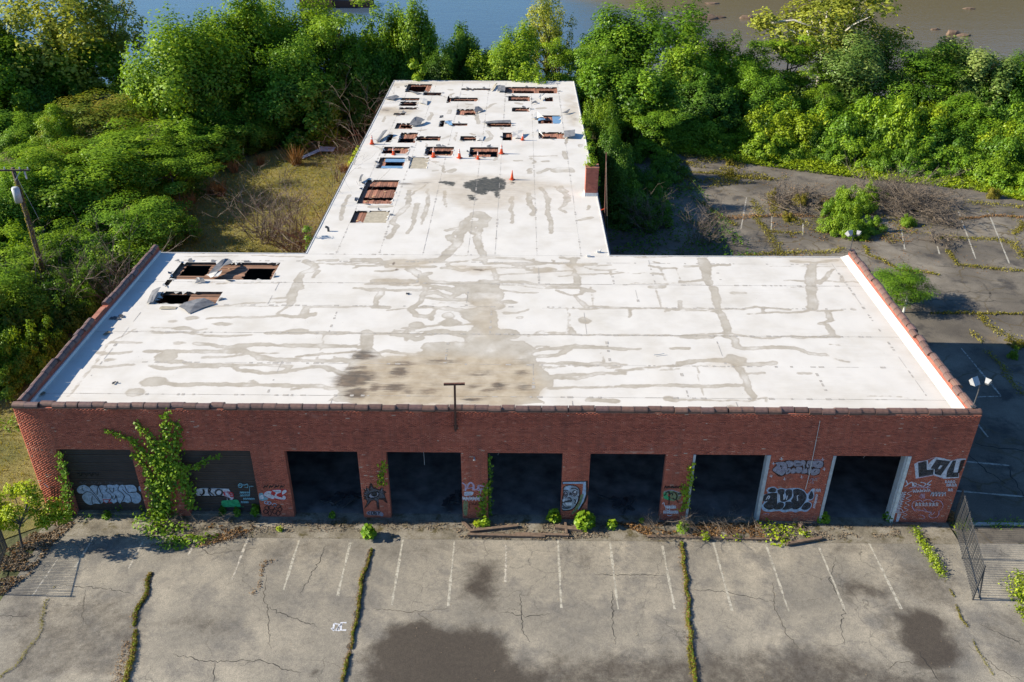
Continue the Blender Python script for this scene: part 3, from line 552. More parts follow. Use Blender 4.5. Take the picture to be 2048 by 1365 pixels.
# ---- stains on the roof: (zoom, points, widths in metres)
zA = Zm(0, 440, 2.926); zC = Zm(620, 640, 3.251); zD = Zm(600, 480, 5.12); zE = Zm(960, 480, 5.12); zB = Zm(1240, 480, 2.535)
PATHS = [
 (zA, [(1790,240),(1850,275),(1770,310),(1740,370),(1710,430),(1700,500)], .6), (zA, [(1700,500),(1640,540),(1620,562),(1470,572),(1380,572),(1210,577)], .3), (zA, [(1640,560),(1790,572),(1850,550)], .4), (zA, [(1800,520),(1780,560)], .4), (zA, [(1590,460),(1690,455)], .3),
 (zA, [(1380,505),(1660,505)], .12), (zA, [(1120,368),(1780,370)], .08), (zA, [(1800,512),(2048,510)], .28), (zA, [(800,650),(1200,658)], .1), (zA, [(1560,660),(1740,658),(1900,665),(2048,662)], .4), (zA, [(1150,720),(1250,735),(1330,745),(1500,730),(1700,735),(1880,742),(2048,738)], .42),
 (zA, [(850,770),(1000,768),(1280,770),(1420,765),(1500,790),(1600,815),(1750,825),(1900,828),(2048,828)], .45), (zA, [(1480,780),(1530,815),(1640,820)], .5), (zA, [(560,780),(700,785),(770,775)], .3), (zA, [(930,830),(1050,835),(1130,850),(1400,850),(1620,852),(1700,862)], .38), (zA, [(880,855),(950,875),(1130,863),(1280,858)], .34),
 (zA, [(1370,855),(1400,880),(1550,900),(1680,892),(1800,868),(1900,860),(2000,905)], .42), (zA, [(1700,862),(1680,892)], .5), (zA, [(870,945),(930,945),(1050,965),(1300,965),(1500,970),(1800,968),(1950,985)], .4), (zA, [(1480,945),(1500,965)], .3), (zA, [(540,860),(640,860),(780,850)], .28), (zA, [(660,715),(830,718)], .3), (zA, [(1900,665),(1880,740),(1850,830)], .14),
 (zA, [(790,640),(640,720),(540,860),(400,1030)], .14), (zA, [(1480,210),(1780,215)], .22), (zA, [(1080,215),(1400,212)], .16), (zA, [(1270,375),(1500,372)], .1),
 (zC, [(0,85),(500,92),(760,95)], .2), (zC, [(1370,97),(2048,100)], .14), (zC, [(370,80),(370,150),(365,215)], .75), (zC, [(0,170),(180,165),(330,175)], .3), (zC, [(0,268),(100,262),(250,275)], .34), (zC, [(0,300),(120,310),(200,350)], .3), (zC, [(1420,215),(1530,190),(1680,178),(2048,188)], .35), (zC, [(1480,240),(1600,230),(1690,188)], .4),
 (zC, [(1480,280),(1700,285),(1800,283),(2048,290)], .33), (zC, [(1540,370),(1720,385),(1850,350),(2048,348)], .36), (zC, [(1560,365),(1800,355)], .3), (zC, [(1560,445),(1750,440),(1900,440),(2048,432)], .3), (zC, [(0,435),(150,440),(230,460)], .3), (zC, [(1800,520),(2000,530)], .4), (zC, [(1690,0),(1695,95)], .12),
 (zD, [(780,210),(560,205)], .75), (zD, [(200,215),(360,212)], .5), (zD, [(860,240),(980,215),(1240,235),(1400,215),(1500,160)], .8), (zD, [(890,270),(1060,280),(1370,275)], .45), (zD, [(870,230),(880,280)], .5), (zD, [(760,320),(900,325),(980,310)], .3), (zD, [(600,275),(760,270),(880,265)], .2), (zD, [(1100,300),(1180,330),(1240,380),(1280,440)], .7), (zD, [(1250,360),(1330,340)], .4),
 (zD, [(750,425),(950,420),(1100,425),(1300,430),(1500,445),(1900,440),(2048,430)], .55), (zD, [(690,455),(1100,450)], .3), (zD, [(560,500),(640,500),(740,520),(1240,515)], .32), (zD, [(830,530),(800,600),(770,670)], .55), (zD, [(760,690),(890,690)], .7), (zD, [(40,690),(740,688)], .22), (zD, [(60,700),(20,780),(150,770)], .45), (zD, [(1260,450),(1300,520),(1250,600),(1230,650),(1150,700)], .45),
 (zD, [(1300,470),(1500,500),(1620,540),(1560,600),(1400,540),(1300,560)], .55), (zD, [(1300,600),(1500,615),(1700,610),(1900,620),(2048,640)], .42), (zD, [(1620,450),(1900,530),(2000,500)], .5), (zD, [(1760,520),(1760,620)], .5), (zD, [(1280,690),(1450,705),(1700,730),(1900,700),(2048,690)], .5), (zD, [(1130,720),(1200,780),(1290,790),(1370,765)], .42), (zD, [(1700,750),(1800,770),(1920,760),(1960,830),(1850,920)], 1.1), (zD, [(1700,790),(1760,820)], .6),
 (zD, [(1440,290),(1560,290),(1650,320),(1750,300),(1990,300)], .45), (zD, [(1990,310),(2020,400)], .5), (zD, [(1500,250),(1560,300)], .4), (zD, [(1780,210),(1880,200),(1900,240),(2048,240)], .4), (zD, [(1540,-40),(1600,30),(1550,90),(1490,130)], .65), (zD, [(1790,-20),(1850,80),(1880,180)], .4), (zD, [(1590,-60),(1700,-190),(1740,-240)], .6), (zD, [(1700,-190),(1780,-60)], .5),
 (zD, [(0,950),(270,950),(640,955),(900,960)], .3), (zD, [(690,950),(690,1020),(700,1100)], .75), (zD, [(950,965),(1090,975),(1180,1020),(1240,1000)], .5), (zD, [(1300,960),(1450,940),(1600,960),(1800,970),(2048,960)], .6), (zD, [(0,1080),(220,1075),(560,1085),(640,1110)], .34), (zD, [(1310,1090),(1450,1080),(1700,1090),(2048,1060)], .9), (zD, [(1780,960),(1800,1060)], .9), (zD, [(30,230),(180,280),(130,320),(20,350)], .4), (zD, [(200,310),(130,380)], .3), (zD, [(0,360),(10,500)], .45),
 (zE, [(0,190),(100,185),(240,190),(450,200),(600,235),(850,245),(950,240)], .4), (zE, [(40,240),(400,245),(700,240)], .25), (zE, [(340,260),(430,265),(480,305),(560,315)], .35), (zE, [(560,305),(740,310)], .7), (zE, [(820,180),(920,195),(1010,185)], .35), (zE, [(950,190),(950,260),(1180,250)], .5), (zE, [(880,240),(960,300),(960,340),(1000,390),(1010,460)], .45), (zE, [(1200,268),(1340,262)], .22),
 (zE, [(0,420),(180,425),(460,435),(600,460),(1000,465)], .42), (zE, [(0,520),(170,510),(400,540),(590,542)], .24), (zE, [(680,475),(790,495),(1000,490),(1160,520)], .3), (zE, [(790,520),(930,570),(1040,560),(1050,500)], .28), (zE, [(980,580),(1050,640),(1100,700)], .4), (zE, [(1100,520),(1160,525)], .4), (zE, [(1140,480),(1150,600),(1170,700)], .1), (zE, [(150,300),(180,400)], .5), (zE, [(0,640),(150,650),(200,680)], 1.2), (zE, [(0,750),(60,850),(60,950),(300,980)], 1.5), (zE, [(230,750),(370,755),(500,715)], .28), (zE, [(640,705),(2048,708)], .08),
 (zE, [(300,975),(640,970),(920,970),(1400,978),(2048,980)], .18), (zE, [(940,900),(960,965)], .4), (zE, [(900,710),(915,960)], .1), (zE, [(0,1060),(420,1060),(500,1120)], .8), (zE, [(600,1120),(900,1100),(1000,1085),(1300,1100)], .3), (zE, [(1740,490),(1880,485)], .4), (zE, [(1760,345),(1880,352)], .35), (zE, [(1850,270),(1880,350),(1910,460)], .1), (zE, [(1790,230),(1840,235)], .4), (zE, [(1740,265),(1860,290),(2000,290)], .3),
 (zB, [(420,100),(440,170),(450,220)], .9), (zB, [(330,135),(430,130),(560,130)], .35), (zB, [(310,215),(430,205)], .35), (zB, [(470,240),(490,290),(490,340),(520,400),(545,470)], .62), (zB, [(535,490),(590,500),(585,545),(640,550),(790,543),(890,550),(960,580),(1040,582)], .5), (zB, [(0,485),(220,487),(520,488)], .2), (zB, [(320,488),(470,488)], .55), (zB, [(870,110),(1000,115),(1090,105)], .4), (zB, [(980,120),(960,190),(965,240)], .7), (zB, [(1080,150),(1010,220)], .4), (zB, [(965,250),(970,340)], .75), (zB, [(850,242),(1000,240)], .14),
 (zB, [(1000,360),(1100,358)], .2), (zB, [(1050,370),(1070,410),(1010,425)], .35), (zB, [(1050,430),(1080,480)], .45), (zB, [(880,492),(1110,492)], .42), (zB, [(340,360),(480,362)], .22), (zB, [(570,270),(635,270)], .45), (zB, [(300,625),(400,615),(540,610),(640,630),(780,625)], .5), (zB, [(560,600),(620,610)], .7), (zB, [(0,665),(60,660),(130,645),(300,640)], .3), (zB, [(600,650),(640,710),(650,760),(670,790)], .6), (zB, [(640,735),(480,745),(350,738),(150,740),(0,745)], .36), (zB, [(640,680),(730,675)], .25), (zB, [(910,680),(965,680)], .25), (zB, [(1090,605),(1165,620)], .22), (zB, [(1060,530),(1115,537)], .2), (zB, [(265,552),(345,552)], .35), (zB, [(0,553),(100,553)], .2), (zB, [(240,810),(280,815)], .5), (zB, [(730,135),(1150,135)], .1), (zB, [(200,130),(240,230)], .12), (zB, [(180,250),(210,340)], .1), (zB, [(170,170),(215,175)], .35), (zB, [(150,242),(220,240)], .4), (zB, [(385,645),(430,790)], .08), (zB, [(285,150),(310,215)], .1),
 # rear wing
 (w1, [(610,860),(605,960),(520,1030),(500,1080),(530,1100),(470,1180)], .5), (w1, [(660,950),(650,1010),(640,1060),(600,1150)], .4), (w1, [(735,850),(730,980),(690,1090)], .35), (w1, [(850,860),(855,970)], .3), (w1, [(1310,900),(1305,980),(1315,1080)], .4), (w1, [(1425,880),(1430,950),(1470,990),(1455,1025)], .5), (w1, [(1510,840),(1560,920),(1550,1000),(1580,1080),(1570,1150)], .45), (w1, [(1640,830),(1680,900),(1670,960),(1640,985),(1680,1010)], .35),
 (w1, [(200,890),(160,960),(140,1060)], .4), (w1, [(340,970),(480,968)], .5), (w1, [(1080,1020),(1130,1050),(1110,1090)], 1.3), (w1, [(1110,1090),(1000,1100),(860,1130)], .45), (w1, [(1050,1080),(970,1150),(950,1220),(880,1290)], .75), (w1, [(1090,1110),(1070,1200),(1110,1300)], .55), (w1, [(890,730),(920,715)], .6), (w1, [(1490,740),(1560,710)], .7), (w1, [(1625,720),(1700,715)], 1.6), (w1, [(1430,740),(1440,710)], .6), (w1, [(770,725),(800,722)], .5), (w1, [(840,690),(845,735)], .3), (w1, [(1430,625),(1620,622)], .3), (w1, [(1660,590),(1680,640)], .5), (w1, [(1330,655),(1380,655)], .35), (w1, [(1520,660),(1555,658)], .5), (w1, [(1210,610),(1280,612)], .5), (w1, [(1140,450),(1175,490),(1140,520)], .5), (w1, [(1070,330),(1080,400)], .5), (w1, [(980,340),(1000,350)], .4), (w1, [(1490,300),(1530,295)], .6), (w1, [(1340,262),(1370,268)], .6), (w1, [(1000,268),(1040,272)], .5), (w1, [(1130,300),(1190,265)], .4), (w1, [(1770,545),(1780,560)], .5), (w1, [(1030,470),(1060,480)], .4), (w1, [(670,450),(720,445)], .4), (w1, [(890,310),(880,330)], .6), (w1, [(1690,490),(1680,540)], .3), (w1, [(430,390),(440,350)], .3), (w1, [(960,200),(1000,205)], .3), (w1, [(880,170),(900,172)], .4), (w1, [(1230,430),(1245,440)], .4), (w1, [(530,150),(535,155)], .4), (w1, [(1780,1060),(1850,1045)], .5), (w1, [(1830,990),(1840,960)], .3), (w1, [(265,705),(275,700)], .3), (w1, [(920,520),(930,460)], .2), (w1, [(740,650),(830,690)], .16), (w1, [(780,660),(810,665)], .3)]
BLOBS = [(zA, 905, 948, .75, .5), (zA, 970, 800, .65, .6), (zA, 1120, 573, .45, .25), (zA, 1070, 635, .5, .25), (zA, 800, 1010, .55, .4), (zA, 1050, 720, .4, .2), (zA, 1010, 592, .35, .15), (zA, 1300, 612, .6, .2), (zA, 640, 820, .35, .15), (zD, 1530, 850, .6, .5), (zD, 1195, 870, .45, .4), (zD, 1520, 780, .4, .4), (zE, 300, 635, .55, .25), (zE, 1065, 830, .4, .4), (zE, 405, 800, .25, .2), (zC, 910, 20, .7, .3), (zC, 690, 35, .35, .25), (zA, 1740, 655, .7, .3), (zB, 1180, 352, .2, .15)]
POLYS = [(zC, [(190,430),(220,330),(260,240),(330,185),(400,185),(450,240),(560,210),(640,225),(760,200),(770,165),(1050,160),(1060,110),(1080,60),(1050,30),(1100,0),(1200,0),(1200,70),(1370,100),(1330,160),(1420,190),(1450,260),(1530,320),(1550,400),(1570,450),(1500,500),(1540,545),(120,545),(230,480)]),
         (zD, [(1560,470),(2060,445),(2060,690),(1900,700),(1880,660),(1700,610),(1600,540)]), (zD, [(1780,780),(1980,760),(2060,800),(2060,1120),(1790,1120),(1760,900)]), (zE, [(0,760),(130,780),(170,850),(130,910),(300,960),(420,980),(350,1060),(0,1100)])]
GRIME = [(zC, [(200,420),(260,300),(350,260),(600,240),(1000,230),(1350,250),(1480,330),(1540,420),(1500,480),(1300,560),(300,560),(230,480)], 1.0), (zD, [(1700,640),(2000,600),(2048,1000),(1800,1000)], .5), (zD, [(900,200),(1400,200),(1300,290),(900,290)], .6), (zD, [(1600,280),(2000,280),(2000,330),(1650,330)], .7), (zD, [(740,400),(1250,410),(1250,450),(740,445)], .8), (zE, [(880,230),(1100,230),(1000,310),(920,310)], .6), (zE, [(560,285),(740,290),(740,330),(560,330)], .6),
         (w1, [(400,290),(520,285),(700,320),(480,350),(400,340)], .8), (w1, [(640,790),(860,740),(1250,760),(1500,790),(1750,820),(1500,850),(1300,980),(1000,1000),(850,900),(600,850)], .55), (w1, [(1690,200),(1740,220),(1760,420),(1700,400)], .7), (w1, [(480,120),(1200,105),(1200,125),(480,145)], .5), (w1, [(1000,280),(1260,290),(1260,330),(1000,330)], .25), (zB, [(860,90),(1170,90),(1180,130),(860,125)], .5), (zB, [(440,595),(640,600),(620,640),(440,635)], .5)]
TAR = [[(970,825),(990,800),(1060,785),(1130,763),(1170,780),(1215,762),(1275,790),(1268,845),(1225,868),(1160,868),(1120,890),(1050,880),(1005,850)], [(790,797),(850,790),(932,800),(925,828),(860,822)], [(1010,885),(1060,890),(1080,930),(1020,925)], [(1190,865),(1230,870),(1225,915),(1190,905)], [(1300,800),(1335,800),(1330,822),(1305,820)]]
SMUDGES = [(zC, 345, 235, 1.0, .7, .9), (zC, 300, 380, 1.3, .9, 1.1), (zC, 250, 415, .7, .5, 1.2), (zC, 580, 340, .6, .7, 1.0), (zC, 600, 285, 1.0, .4, .8), (zC, 850, 270, 1.4, .4, .7), (zC, 300, 480, .7, .6, 1.2), (zC, 540, 440, .9, .6, .9), (zC, 640, 470, .5, .6, .6), (zC, 770, 470, .9, .5, .7), (zC, 300, 315, .8, .3, .9), (zC, 780, 420, 1.3, .3, .5), (zC, 1100, 350, .9, .4, .7), (zC, 1230, 430, .7, .5, .9), (zC, 1060, 430, .6, .5, .6), (zC, 1400, 440, .9, .6, .6), (zC, 1380, 350, .7, .6, .6), (zC, 1380, 275, 1.0, .5, .5), (zC, 420, 440, .4, .7, .8), (zC, 1150, 460, .6, .3, .8), (zC, 1060, 515, .8, .3, .8), (zC, 800, 350, 2.4, .9, .35),
        (w1, 600, 815, 1.1, .4, .8), (w1, 720, 805, 1.2, .3, .6), (w1, 1740, 370, .55, 1.2, .5), (w1, 450, 310, 1.0, .9, .7), (w1, 560, 320, .6, .3, .7), (zD, 955, 240, .15, .3, 1.0), (zD, 1850, 308, .8, .12, 1.1), (zD, 985, 305, .15, .25, 1.0), (w1, 220, 830, .5, .7, .35)]  # last entry is a plain grey patch
r_s = random.Random(77); AUTO = []
for i in range(64):                                   # thin meandering tide marks, most of them beside the seams
    sy = r_s.choice([1.99, 5.16, 8.55, 11.98, 15.17, 18.45])+r_s.gauss(0, .55) if i < 46 else None
    if sy is not None:
        x = r_s.uniform(W0+2, W1-4) if r_s.random() < .5 else r_s.gauss(-4, 8); P = [(x, sy)]
        for k in range(r_s.randint(3, 8)): P.append((P[-1][0]+r_s.uniform(.5, 1.1), P[-1][1]+r_s.gauss(0, .16)))
        AUTO.append((P, r_s.uniform(.08, .24)))
        if r_s.random() < .5: q = r_s.choice(P); AUTO.append(([q, (q[0]+r_s.gauss(0, .3), q[1]+r_s.choice([-1, 1])*r_s.uniform(.4, 1.3))], r_s.uniform(.12, .3)))
    else:
        x, y = r_s.uniform(WL+1, WR-1), r_s.uniform(22, 66); P = [(x, y)]
        for k in range(r_s.randint(1, 4)): P.append((P[-1][0]+r_s.gauss(0, .3), P[-1][1]-r_s.uniform(.3, 1.2)))
        AUTO.append((P, r_s.uniform(.15, .4)))
def roof_attr(X, Y):
    wx = X + .30*(fbm(X*1.1, Y*1.1, 41)-.5) + .18*(fbm(X*4, Y*4, 42, 3)-.5); wy = Y + .26*(fbm(X*1.1, Y*1.1, 51)-.5) + .16*(fbm(X*4, Y*4, 52, 3)-.5)
    r2 = lambda zm, P: [tuple(at(*zm(x, y), HR)[:2]) for x, y in P]
    st = np.full(X.shape, -1.0); thick = .65 + .7*fbm(X*.9, Y*.9, 61, 3)
    for zm, P, w_ in PATHS:
        f = seg_field(wx, wy, r2(zm, P), [w_*.84]*len(P)); st = np.maximum(st, np.where(f > -5, f + w_*.62*(thick-1), f))
    for P, w_ in AUTO:
        f = seg_field(wx, wy, P, [w_]*len(P)); st = np.maximum(st, np.where(f > -5, f+w_*.6*(thick-1), f))
    for zm, x, y, rx, ry in BLOBS:
        c = at(*zm(x, y), HR); st = np.maximum(st, (1-np.hypot((wx-c[0])/rx, (wy-c[1])/ry))*min(rx, ry))
    for zm, P in POLYS: st = np.maximum(st, poly_field(wx+1.5*(fbm(X*.8, Y*.8, 71, 5)-.5), wy+1.1*(fbm(X*.8, Y*.8, 73, 5)-.5), r2(zm, P)))
    gr = np.zeros(X.shape); so = np.zeros(X.shape)
    for zm, P, k in GRIME:
        f = poly_field(wx+1.6*(fbm(X*.9, Y*.9, 91, 5)-.5), wy+1.2*(fbm(X*.9, Y*.9, 93, 5)-.5), r2(zm, P)); s = np.clip((f+.7)/1.4, 0, 1); gr = np.maximum(gr, k*s*s*(3-2*s))
    for zm, x, y, rx, ry, k in SMUDGES:
        c = at(*zm(x, y), HR); so = np.maximum(so, k*np.exp(-((wx-c[0])/rx)**2-((wy-c[1])/ry)**2))
    ta = np.full(X.shape, -1.0)
    for P in TAR: ta = np.maximum(ta, poly_field(wx, wy, r2(w1, P)))
    ta = np.where(ta > .2, ta*.6, ta)
    return {'stain': np.clip(st, -1, 1), 'grime': gr, 'soot': so, 'tar': np.clip(ta, -1, 1)}
roof = empty('roof'); roof.parent = wh
def swell(X, Y): return .03*(fbm(X*.45, Y*.45, 81)-.5) + .008*(fbm(X*2, Y*2, 82)-.5)
def strip(x0, x1, y0, y1, step, z, name='membrane_sheet'):
    xs = lin(x0, x1, step); ys = lin(y0, y1, step); hs = [h for h in RECTS if h[0] < x1 and h[1] > x0 and h[2] < y1 and h[3] > y0]
    for h in hs:
        xs = np.concatenate([xs, [v_ for v_ in h[:2] if x0 < v_ < x1]]); ys = np.concatenate([ys, [v_ for v_ in h[2:] if y0 < v_ < y1]])
    xs, ys = np.unique(np.round(xs, 4)), np.unique(np.round(ys, 4))
    zf = lambda X, Y: z + swell(X, Y)
    mobj(name, grid_mesh(name, xs, ys, z, [M['roof']], roof_attr, hs, zf), roof)
SY = [.35, 1.99, 5.16, 8.55, 11.98, 15.17, 18.45, DB]; SX = [WL, -12.1, -9.1, -6.04, -2.9, -1.0, 1.93, 5.0, WR]
for i in range(7): strip(W0+.35, W1-.35, SY[i]+.004, SY[i+1]-.004, .15, HR+.004*(i % 2))
for i in range(8): strip(SX[i]+.004, SX[i+1]-.004, DB+.004, DW, .19, HR+.004*((i+1) % 2))
part('membrane_underlay', [((W0+.36, y0_, HR-.07), (W1-.36, y0_+.02, HR-.03)) for y0_ in [s-.01 for s in SY[1:-1]]] , M['edge'], roof)
# seams: grimy dashes along the laps
sm = MB(); rr = random.Random(5)
def seam(p, q, dens):
    p, q = np.array(p), np.array(q); Ls = np.linalg.norm(q-p); d = (q-p)/Ls; n_ = np.array((-d[1], d[0])); s_ = 0
    while s_ < Ls-.6:
        l_ = rr.choice([.12, .15, .2, .3, .3, 1.2]) if rr.random() < dens else 0
        if l_ and not any(h[0]-.1 < (p+d*(s_+o))[0] < h[1]+.1 and h[2]-.1 < (p+d*(s_+o))[1] < h[3]+.1 for h in RECTS for o in (0, l_)):
            w_ = rr.uniform(.03, .09) if l_ < .4 else rr.uniform(.008, .018); a_, b_ = p+d*s_, p+d*(s_+l_); zz = HR+.0085+float(np.max(swell(np.array([a_[0], b_[0], (a_+b_)[0]/2]), np.array([a_[1], b_[1], (a_+b_)[1]/2]))))
            sm.quad([(*(a_-n_*w_), zz), (*(b_-n_*w_), zz), (*(b_+n_*w_), zz), (*(a_+n_*w_), zz)])
        s_ += l_ + rr.choice([.12, .15, .25, .7])
for y in SY[1:-1]: seam((W0+2.4, y), (W1-1.6, y), .72)
for x in SX[1:-1]: seam((x, DB+.3), (x, DW-.5), .5)
seam((W0+.6, DB+.02), (W1-.6, DB+.02), .3)
for i, xs_ in enumerate([(-9, 3.5, 12), (-12.5, 1.5, 9.6, 17), (-3.4, 5.8, 12.2), (-10.5, -1, 4.7), (-15, -2.6, 8.2), (-6, 2, 6.9, 9.6, 14), ()]):
    for x in xs_: seam((x, SY[i]+.1), (x, SY[i+1]-.1), .8)
seam((W1-1.7, 1.0), (W1-1.75, 18.6), .75); seam((W0+2.3, 1.0), (W0+2.2, 18.6), .5)
tag(sm.build('seam_grime', M['seam'], roof), kind='stuff')
# decks under the holes
plank_me = {}
def plank(x0, x1, y0, y1, z, m_, parent):
    global n_pl
    o = bpy.data.objects.new('deck_plank', PLK[m_]); o.location = ((x0+x1)/2, (y0+y1)/2, z); o.scale = (x1-x0, y1-y0, 1)
    o.rotation_euler = (rr.gauss(0, .004), rr.gauss(0, .004), rr.gauss(0, .004)); link(o, parent)
PLK = {}
for k_ in ('deck', 'deckrot'):
    mb = MB(); mb.box((-.5, -.5, -.05), (.5, .5, 0)); o_ = mb.build('deck_plank', M[k_]); PLK[k_] = o_.data; bpy.data.objects.remove(o_)
segs = []
for hi, (R, T, dr, sf) in enumerate(HOLES):
    x0, x1, y0, y1 = R; x0 -= .12; x1 += .12; y0 -= .12; y1 += .12; wp = .19 if dr == 'y' else .24
    if sf == 'insul': continue
    a0, a1, c0, c1 = (x0, x1, y0, y1) if dr == 'y' else (y0, y1, x0, x1)
    q = a0; j = 0
    while q < a1-.03:
        e = min(q+wp-.014, a1); cuts = []
        for (tx0, tx1, ty0, ty1) in T:
            ta0, ta1, tc0, tc1 = (tx0, tx1, ty0, ty1) if dr == 'y' else (ty0, ty1, tx0, tx1)
            if ta0-.02 <= (q+e)/2 <= ta1+.02: cuts.append((tc0+rr.uniform(-.1, .08), tc1+rr.uniform(-.06, .06)))
        cuts.sort(); s_ = c0
        for (u0, u1) in cuts + [(c1, c1)]:
            if u0-s_ > .1: segs.append((hi, sf, (q, e, s_, min(u0, c1)) if dr == 'y' else (s_, min(u0, c1), q, e), HR-.16-.012*(j % 3)))
            s_ = max(s_, u1)
        q += wp; j += 1
def depth(P): return float(np.dot(np.array(P)-CAM, FW))
segs.sort(key=lambda s: -(s[2][1]-s[2][0])*(s[2][3]-s[2][2])/depth((s[2][0], s[2][2], HR))**2)
rest = MB()
for i, (hi, sf, q, z) in enumerate(segs):
    if i < 290: plank(*q, z, sf, roof)
    else: rest.box((q[0], q[2], z-.05), (q[1], q[3], z))
tag(rest.build('deck_plank', M['deck'], roof), kind='stuff')
ej = MB(); fl = MB()
for (x0, x1, y0, y1), T, dr, sf in HOLES:          # cut faces of the roofing around each hole, slightly ragged lip, strips of torn felt
    za, zb = HR-.17, HR-.005; ej = MB()
    for (p, q) in (((x0, y0), (x1, y0)), ((x1, y0), (x1, y1)), ((x1, y1), (x0, y1)), ((x0, y1), (x0, y0))): ej.quad([(*p, za), (*q, za), (*q, zb), (*p, zb)])
    ej.build('cut_edge', M['edge'], roof); tl = MB()
    for (p, q) in (((x0, y0), (x1, y0)), ((x1, y0), (x1, y1)), ((x1, y1), (x0, y1)), ((x0, y1), (x0, y0))):
        p, q = np.array(p), np.array(q); L_ = np.linalg.norm(q-p); d_ = (q-p)/L_; n_ = np.array((-d_[1], d_[0])); s_ = 0
        while s_ < L_-.1:
            w_ = min(rr.uniform(.15, .6), L_-s_); k_ = rr.random(); a_, b_ = p+d_*s_-n_*.05, p+d_*(s_+w_)-n_*.05; m_ = (a_+b_)/2+d_*rr.gauss(0, w_*.3)
            if k_ < .3: tl.quad([(*a_, HR+.028), (*b_, HR+.028), (*(m_+n_*rr.uniform(.1, .34)), HR-rr.uniform(.0, .12))], 0)
            elif k_ < .38: tl.quad([(*a_, HR+.028), (*b_, HR+.03), (*(b_-n_*rr.uniform(.08, .3)), HR+rr.uniform(.05, .14)), (*(m_-n_*rr.uniform(.1, .4)), HR+rr.uniform(.06, .2))], 1)
            s_ += w_*rr.uniform(.7, 1.3)
    tag(tl.build('torn_edge', [M['flapw'], M['flap']], roof), kind='stuff')
    for _ in range(7):
        cx, cy = rr.uniform(x0, x1), rr.uniform(y0, y1)
        if any(a-.1 < cx < b_+.1 and c-.1 < cy < d+.1 for a, b_, c, d in T) or sf == 'insul': continue
        s_ = rr.uniform(.04, .11); fl.quad([(cx-s_, cy-s_*.6, HR-.13), (cx+s_, cy-s_*.5, HR-.10), (cx+s_*.8, cy+s_*.7, HR-.12), (cx-s_*.7, cy+s_*.6, HR-.13)])
tag(fl.build('foam_scrap', M['foam'], roof), kind='stuff')
ib = HOLES[29][0]; part('insulation_board', [((ib[0]-.02, ib[2]-.02, HR-.12), (ib[1]+.02, ib[3]+.02, HR-.05))], M['insul'], roof)
a_ = HOLES[31][0]; part('insulation_board', [((a_[1]-1.75, a_[2]-.02, HR-.15), (a_[1]+.02, a_[3]+.02, HR-.06))], M['insul'], roof)
a_ = HOLES[14][0]; part('blue_board', [((a_[1]-.85, a_[2], HR-.13), (a_[1], a_[3], HR-.09))], M['blue'], roof)
a_ = HOLES[28][0]; xm = a_[0]+.5
part('blue_board', [((xm, a_[3]-.95, HR-.13), (xm+2.3, a_[3]-.1, HR-.09))], M['blue'], roof); part('blue_board', [((xm-.1, a_[2]+.05, HR-.13), (xm+2.1, a_[2]+.9, HR-.09))], M['blue'], roof)
# torn, peeled flaps of membrane
def flap(zm, P, lift, m_='flap', fold=.5):
    P = [at(*zm(x, y), HR)[:2] for x, y in P]; n = len(P); mb = MB(); c = sum(P)/n
    top = [(*p, HR+.03+l_) for p, l_ in zip(P, lift)]; ctr = (*c, HR+.03+fold*max(lift)+.04)
    for i in range(n):
        a_, b_ = np.array(top[i]), np.array(top[(i+1) % n]); m1 = (a_+b_)/2 + np.array((rr.gauss(0, .04), rr.gauss(0, .04), rr.uniform(.0, .06)))
        mb.quad([top[i], m1, ctr]); mb.quad([m1, top[(i+1) % n], ctr])
    mb.build('roof_flap', M[m_], roof)
flap(f1, [(870,335),(945,370),(1080,270),(1200,225),(1140,160),(1060,190)], [.05,.1,.35,.3,.25,.35]); flap(f1, [(845,330),(905,372),(1000,365),(1060,300)], [.02,.05,.1,.2], 'flapw')
flap(f1, [(495,740),(630,830),(970,700),(830,672),(640,690)], [.05,.03,.05,.28,.16]); flap(f1, [(85,698),(170,695),(285,540),(165,540)], [.02,.1,.35,.1]); flap(f1, [(700,440),(730,395),(820,400),(842,432)], [.02,.2,.2,.05]); flap(f1, [(245,765),(290,725),(480,735),(455,765)], [.01,.01,.01,.01], 'insul', .1)
flap(f1, [(440,158),(520,168),(510,150)], [.05,.05,.15])
flap(w1, [(612,420),(640,425),(690,418),(718,398),(660,388),(630,405)], [.1,.1,.15,.3,.5,.4]); flap(w1, [(380,528),(405,532),(465,480),(430,475)], [.02,.05,.5,.3]); flap(w1, [(1668,505),(1738,508),(1740,475),(1665,462)], [.1,.3,.45,.15]); flap(w1, [(1060,335),(1120,320),(1085,305),(1060,310)], [.1,.05,.3,.35]); flap(w1, [(440,238),(500,248),(545,232),(520,225),(470,228)], [.05,.1,.15,.3,.15])
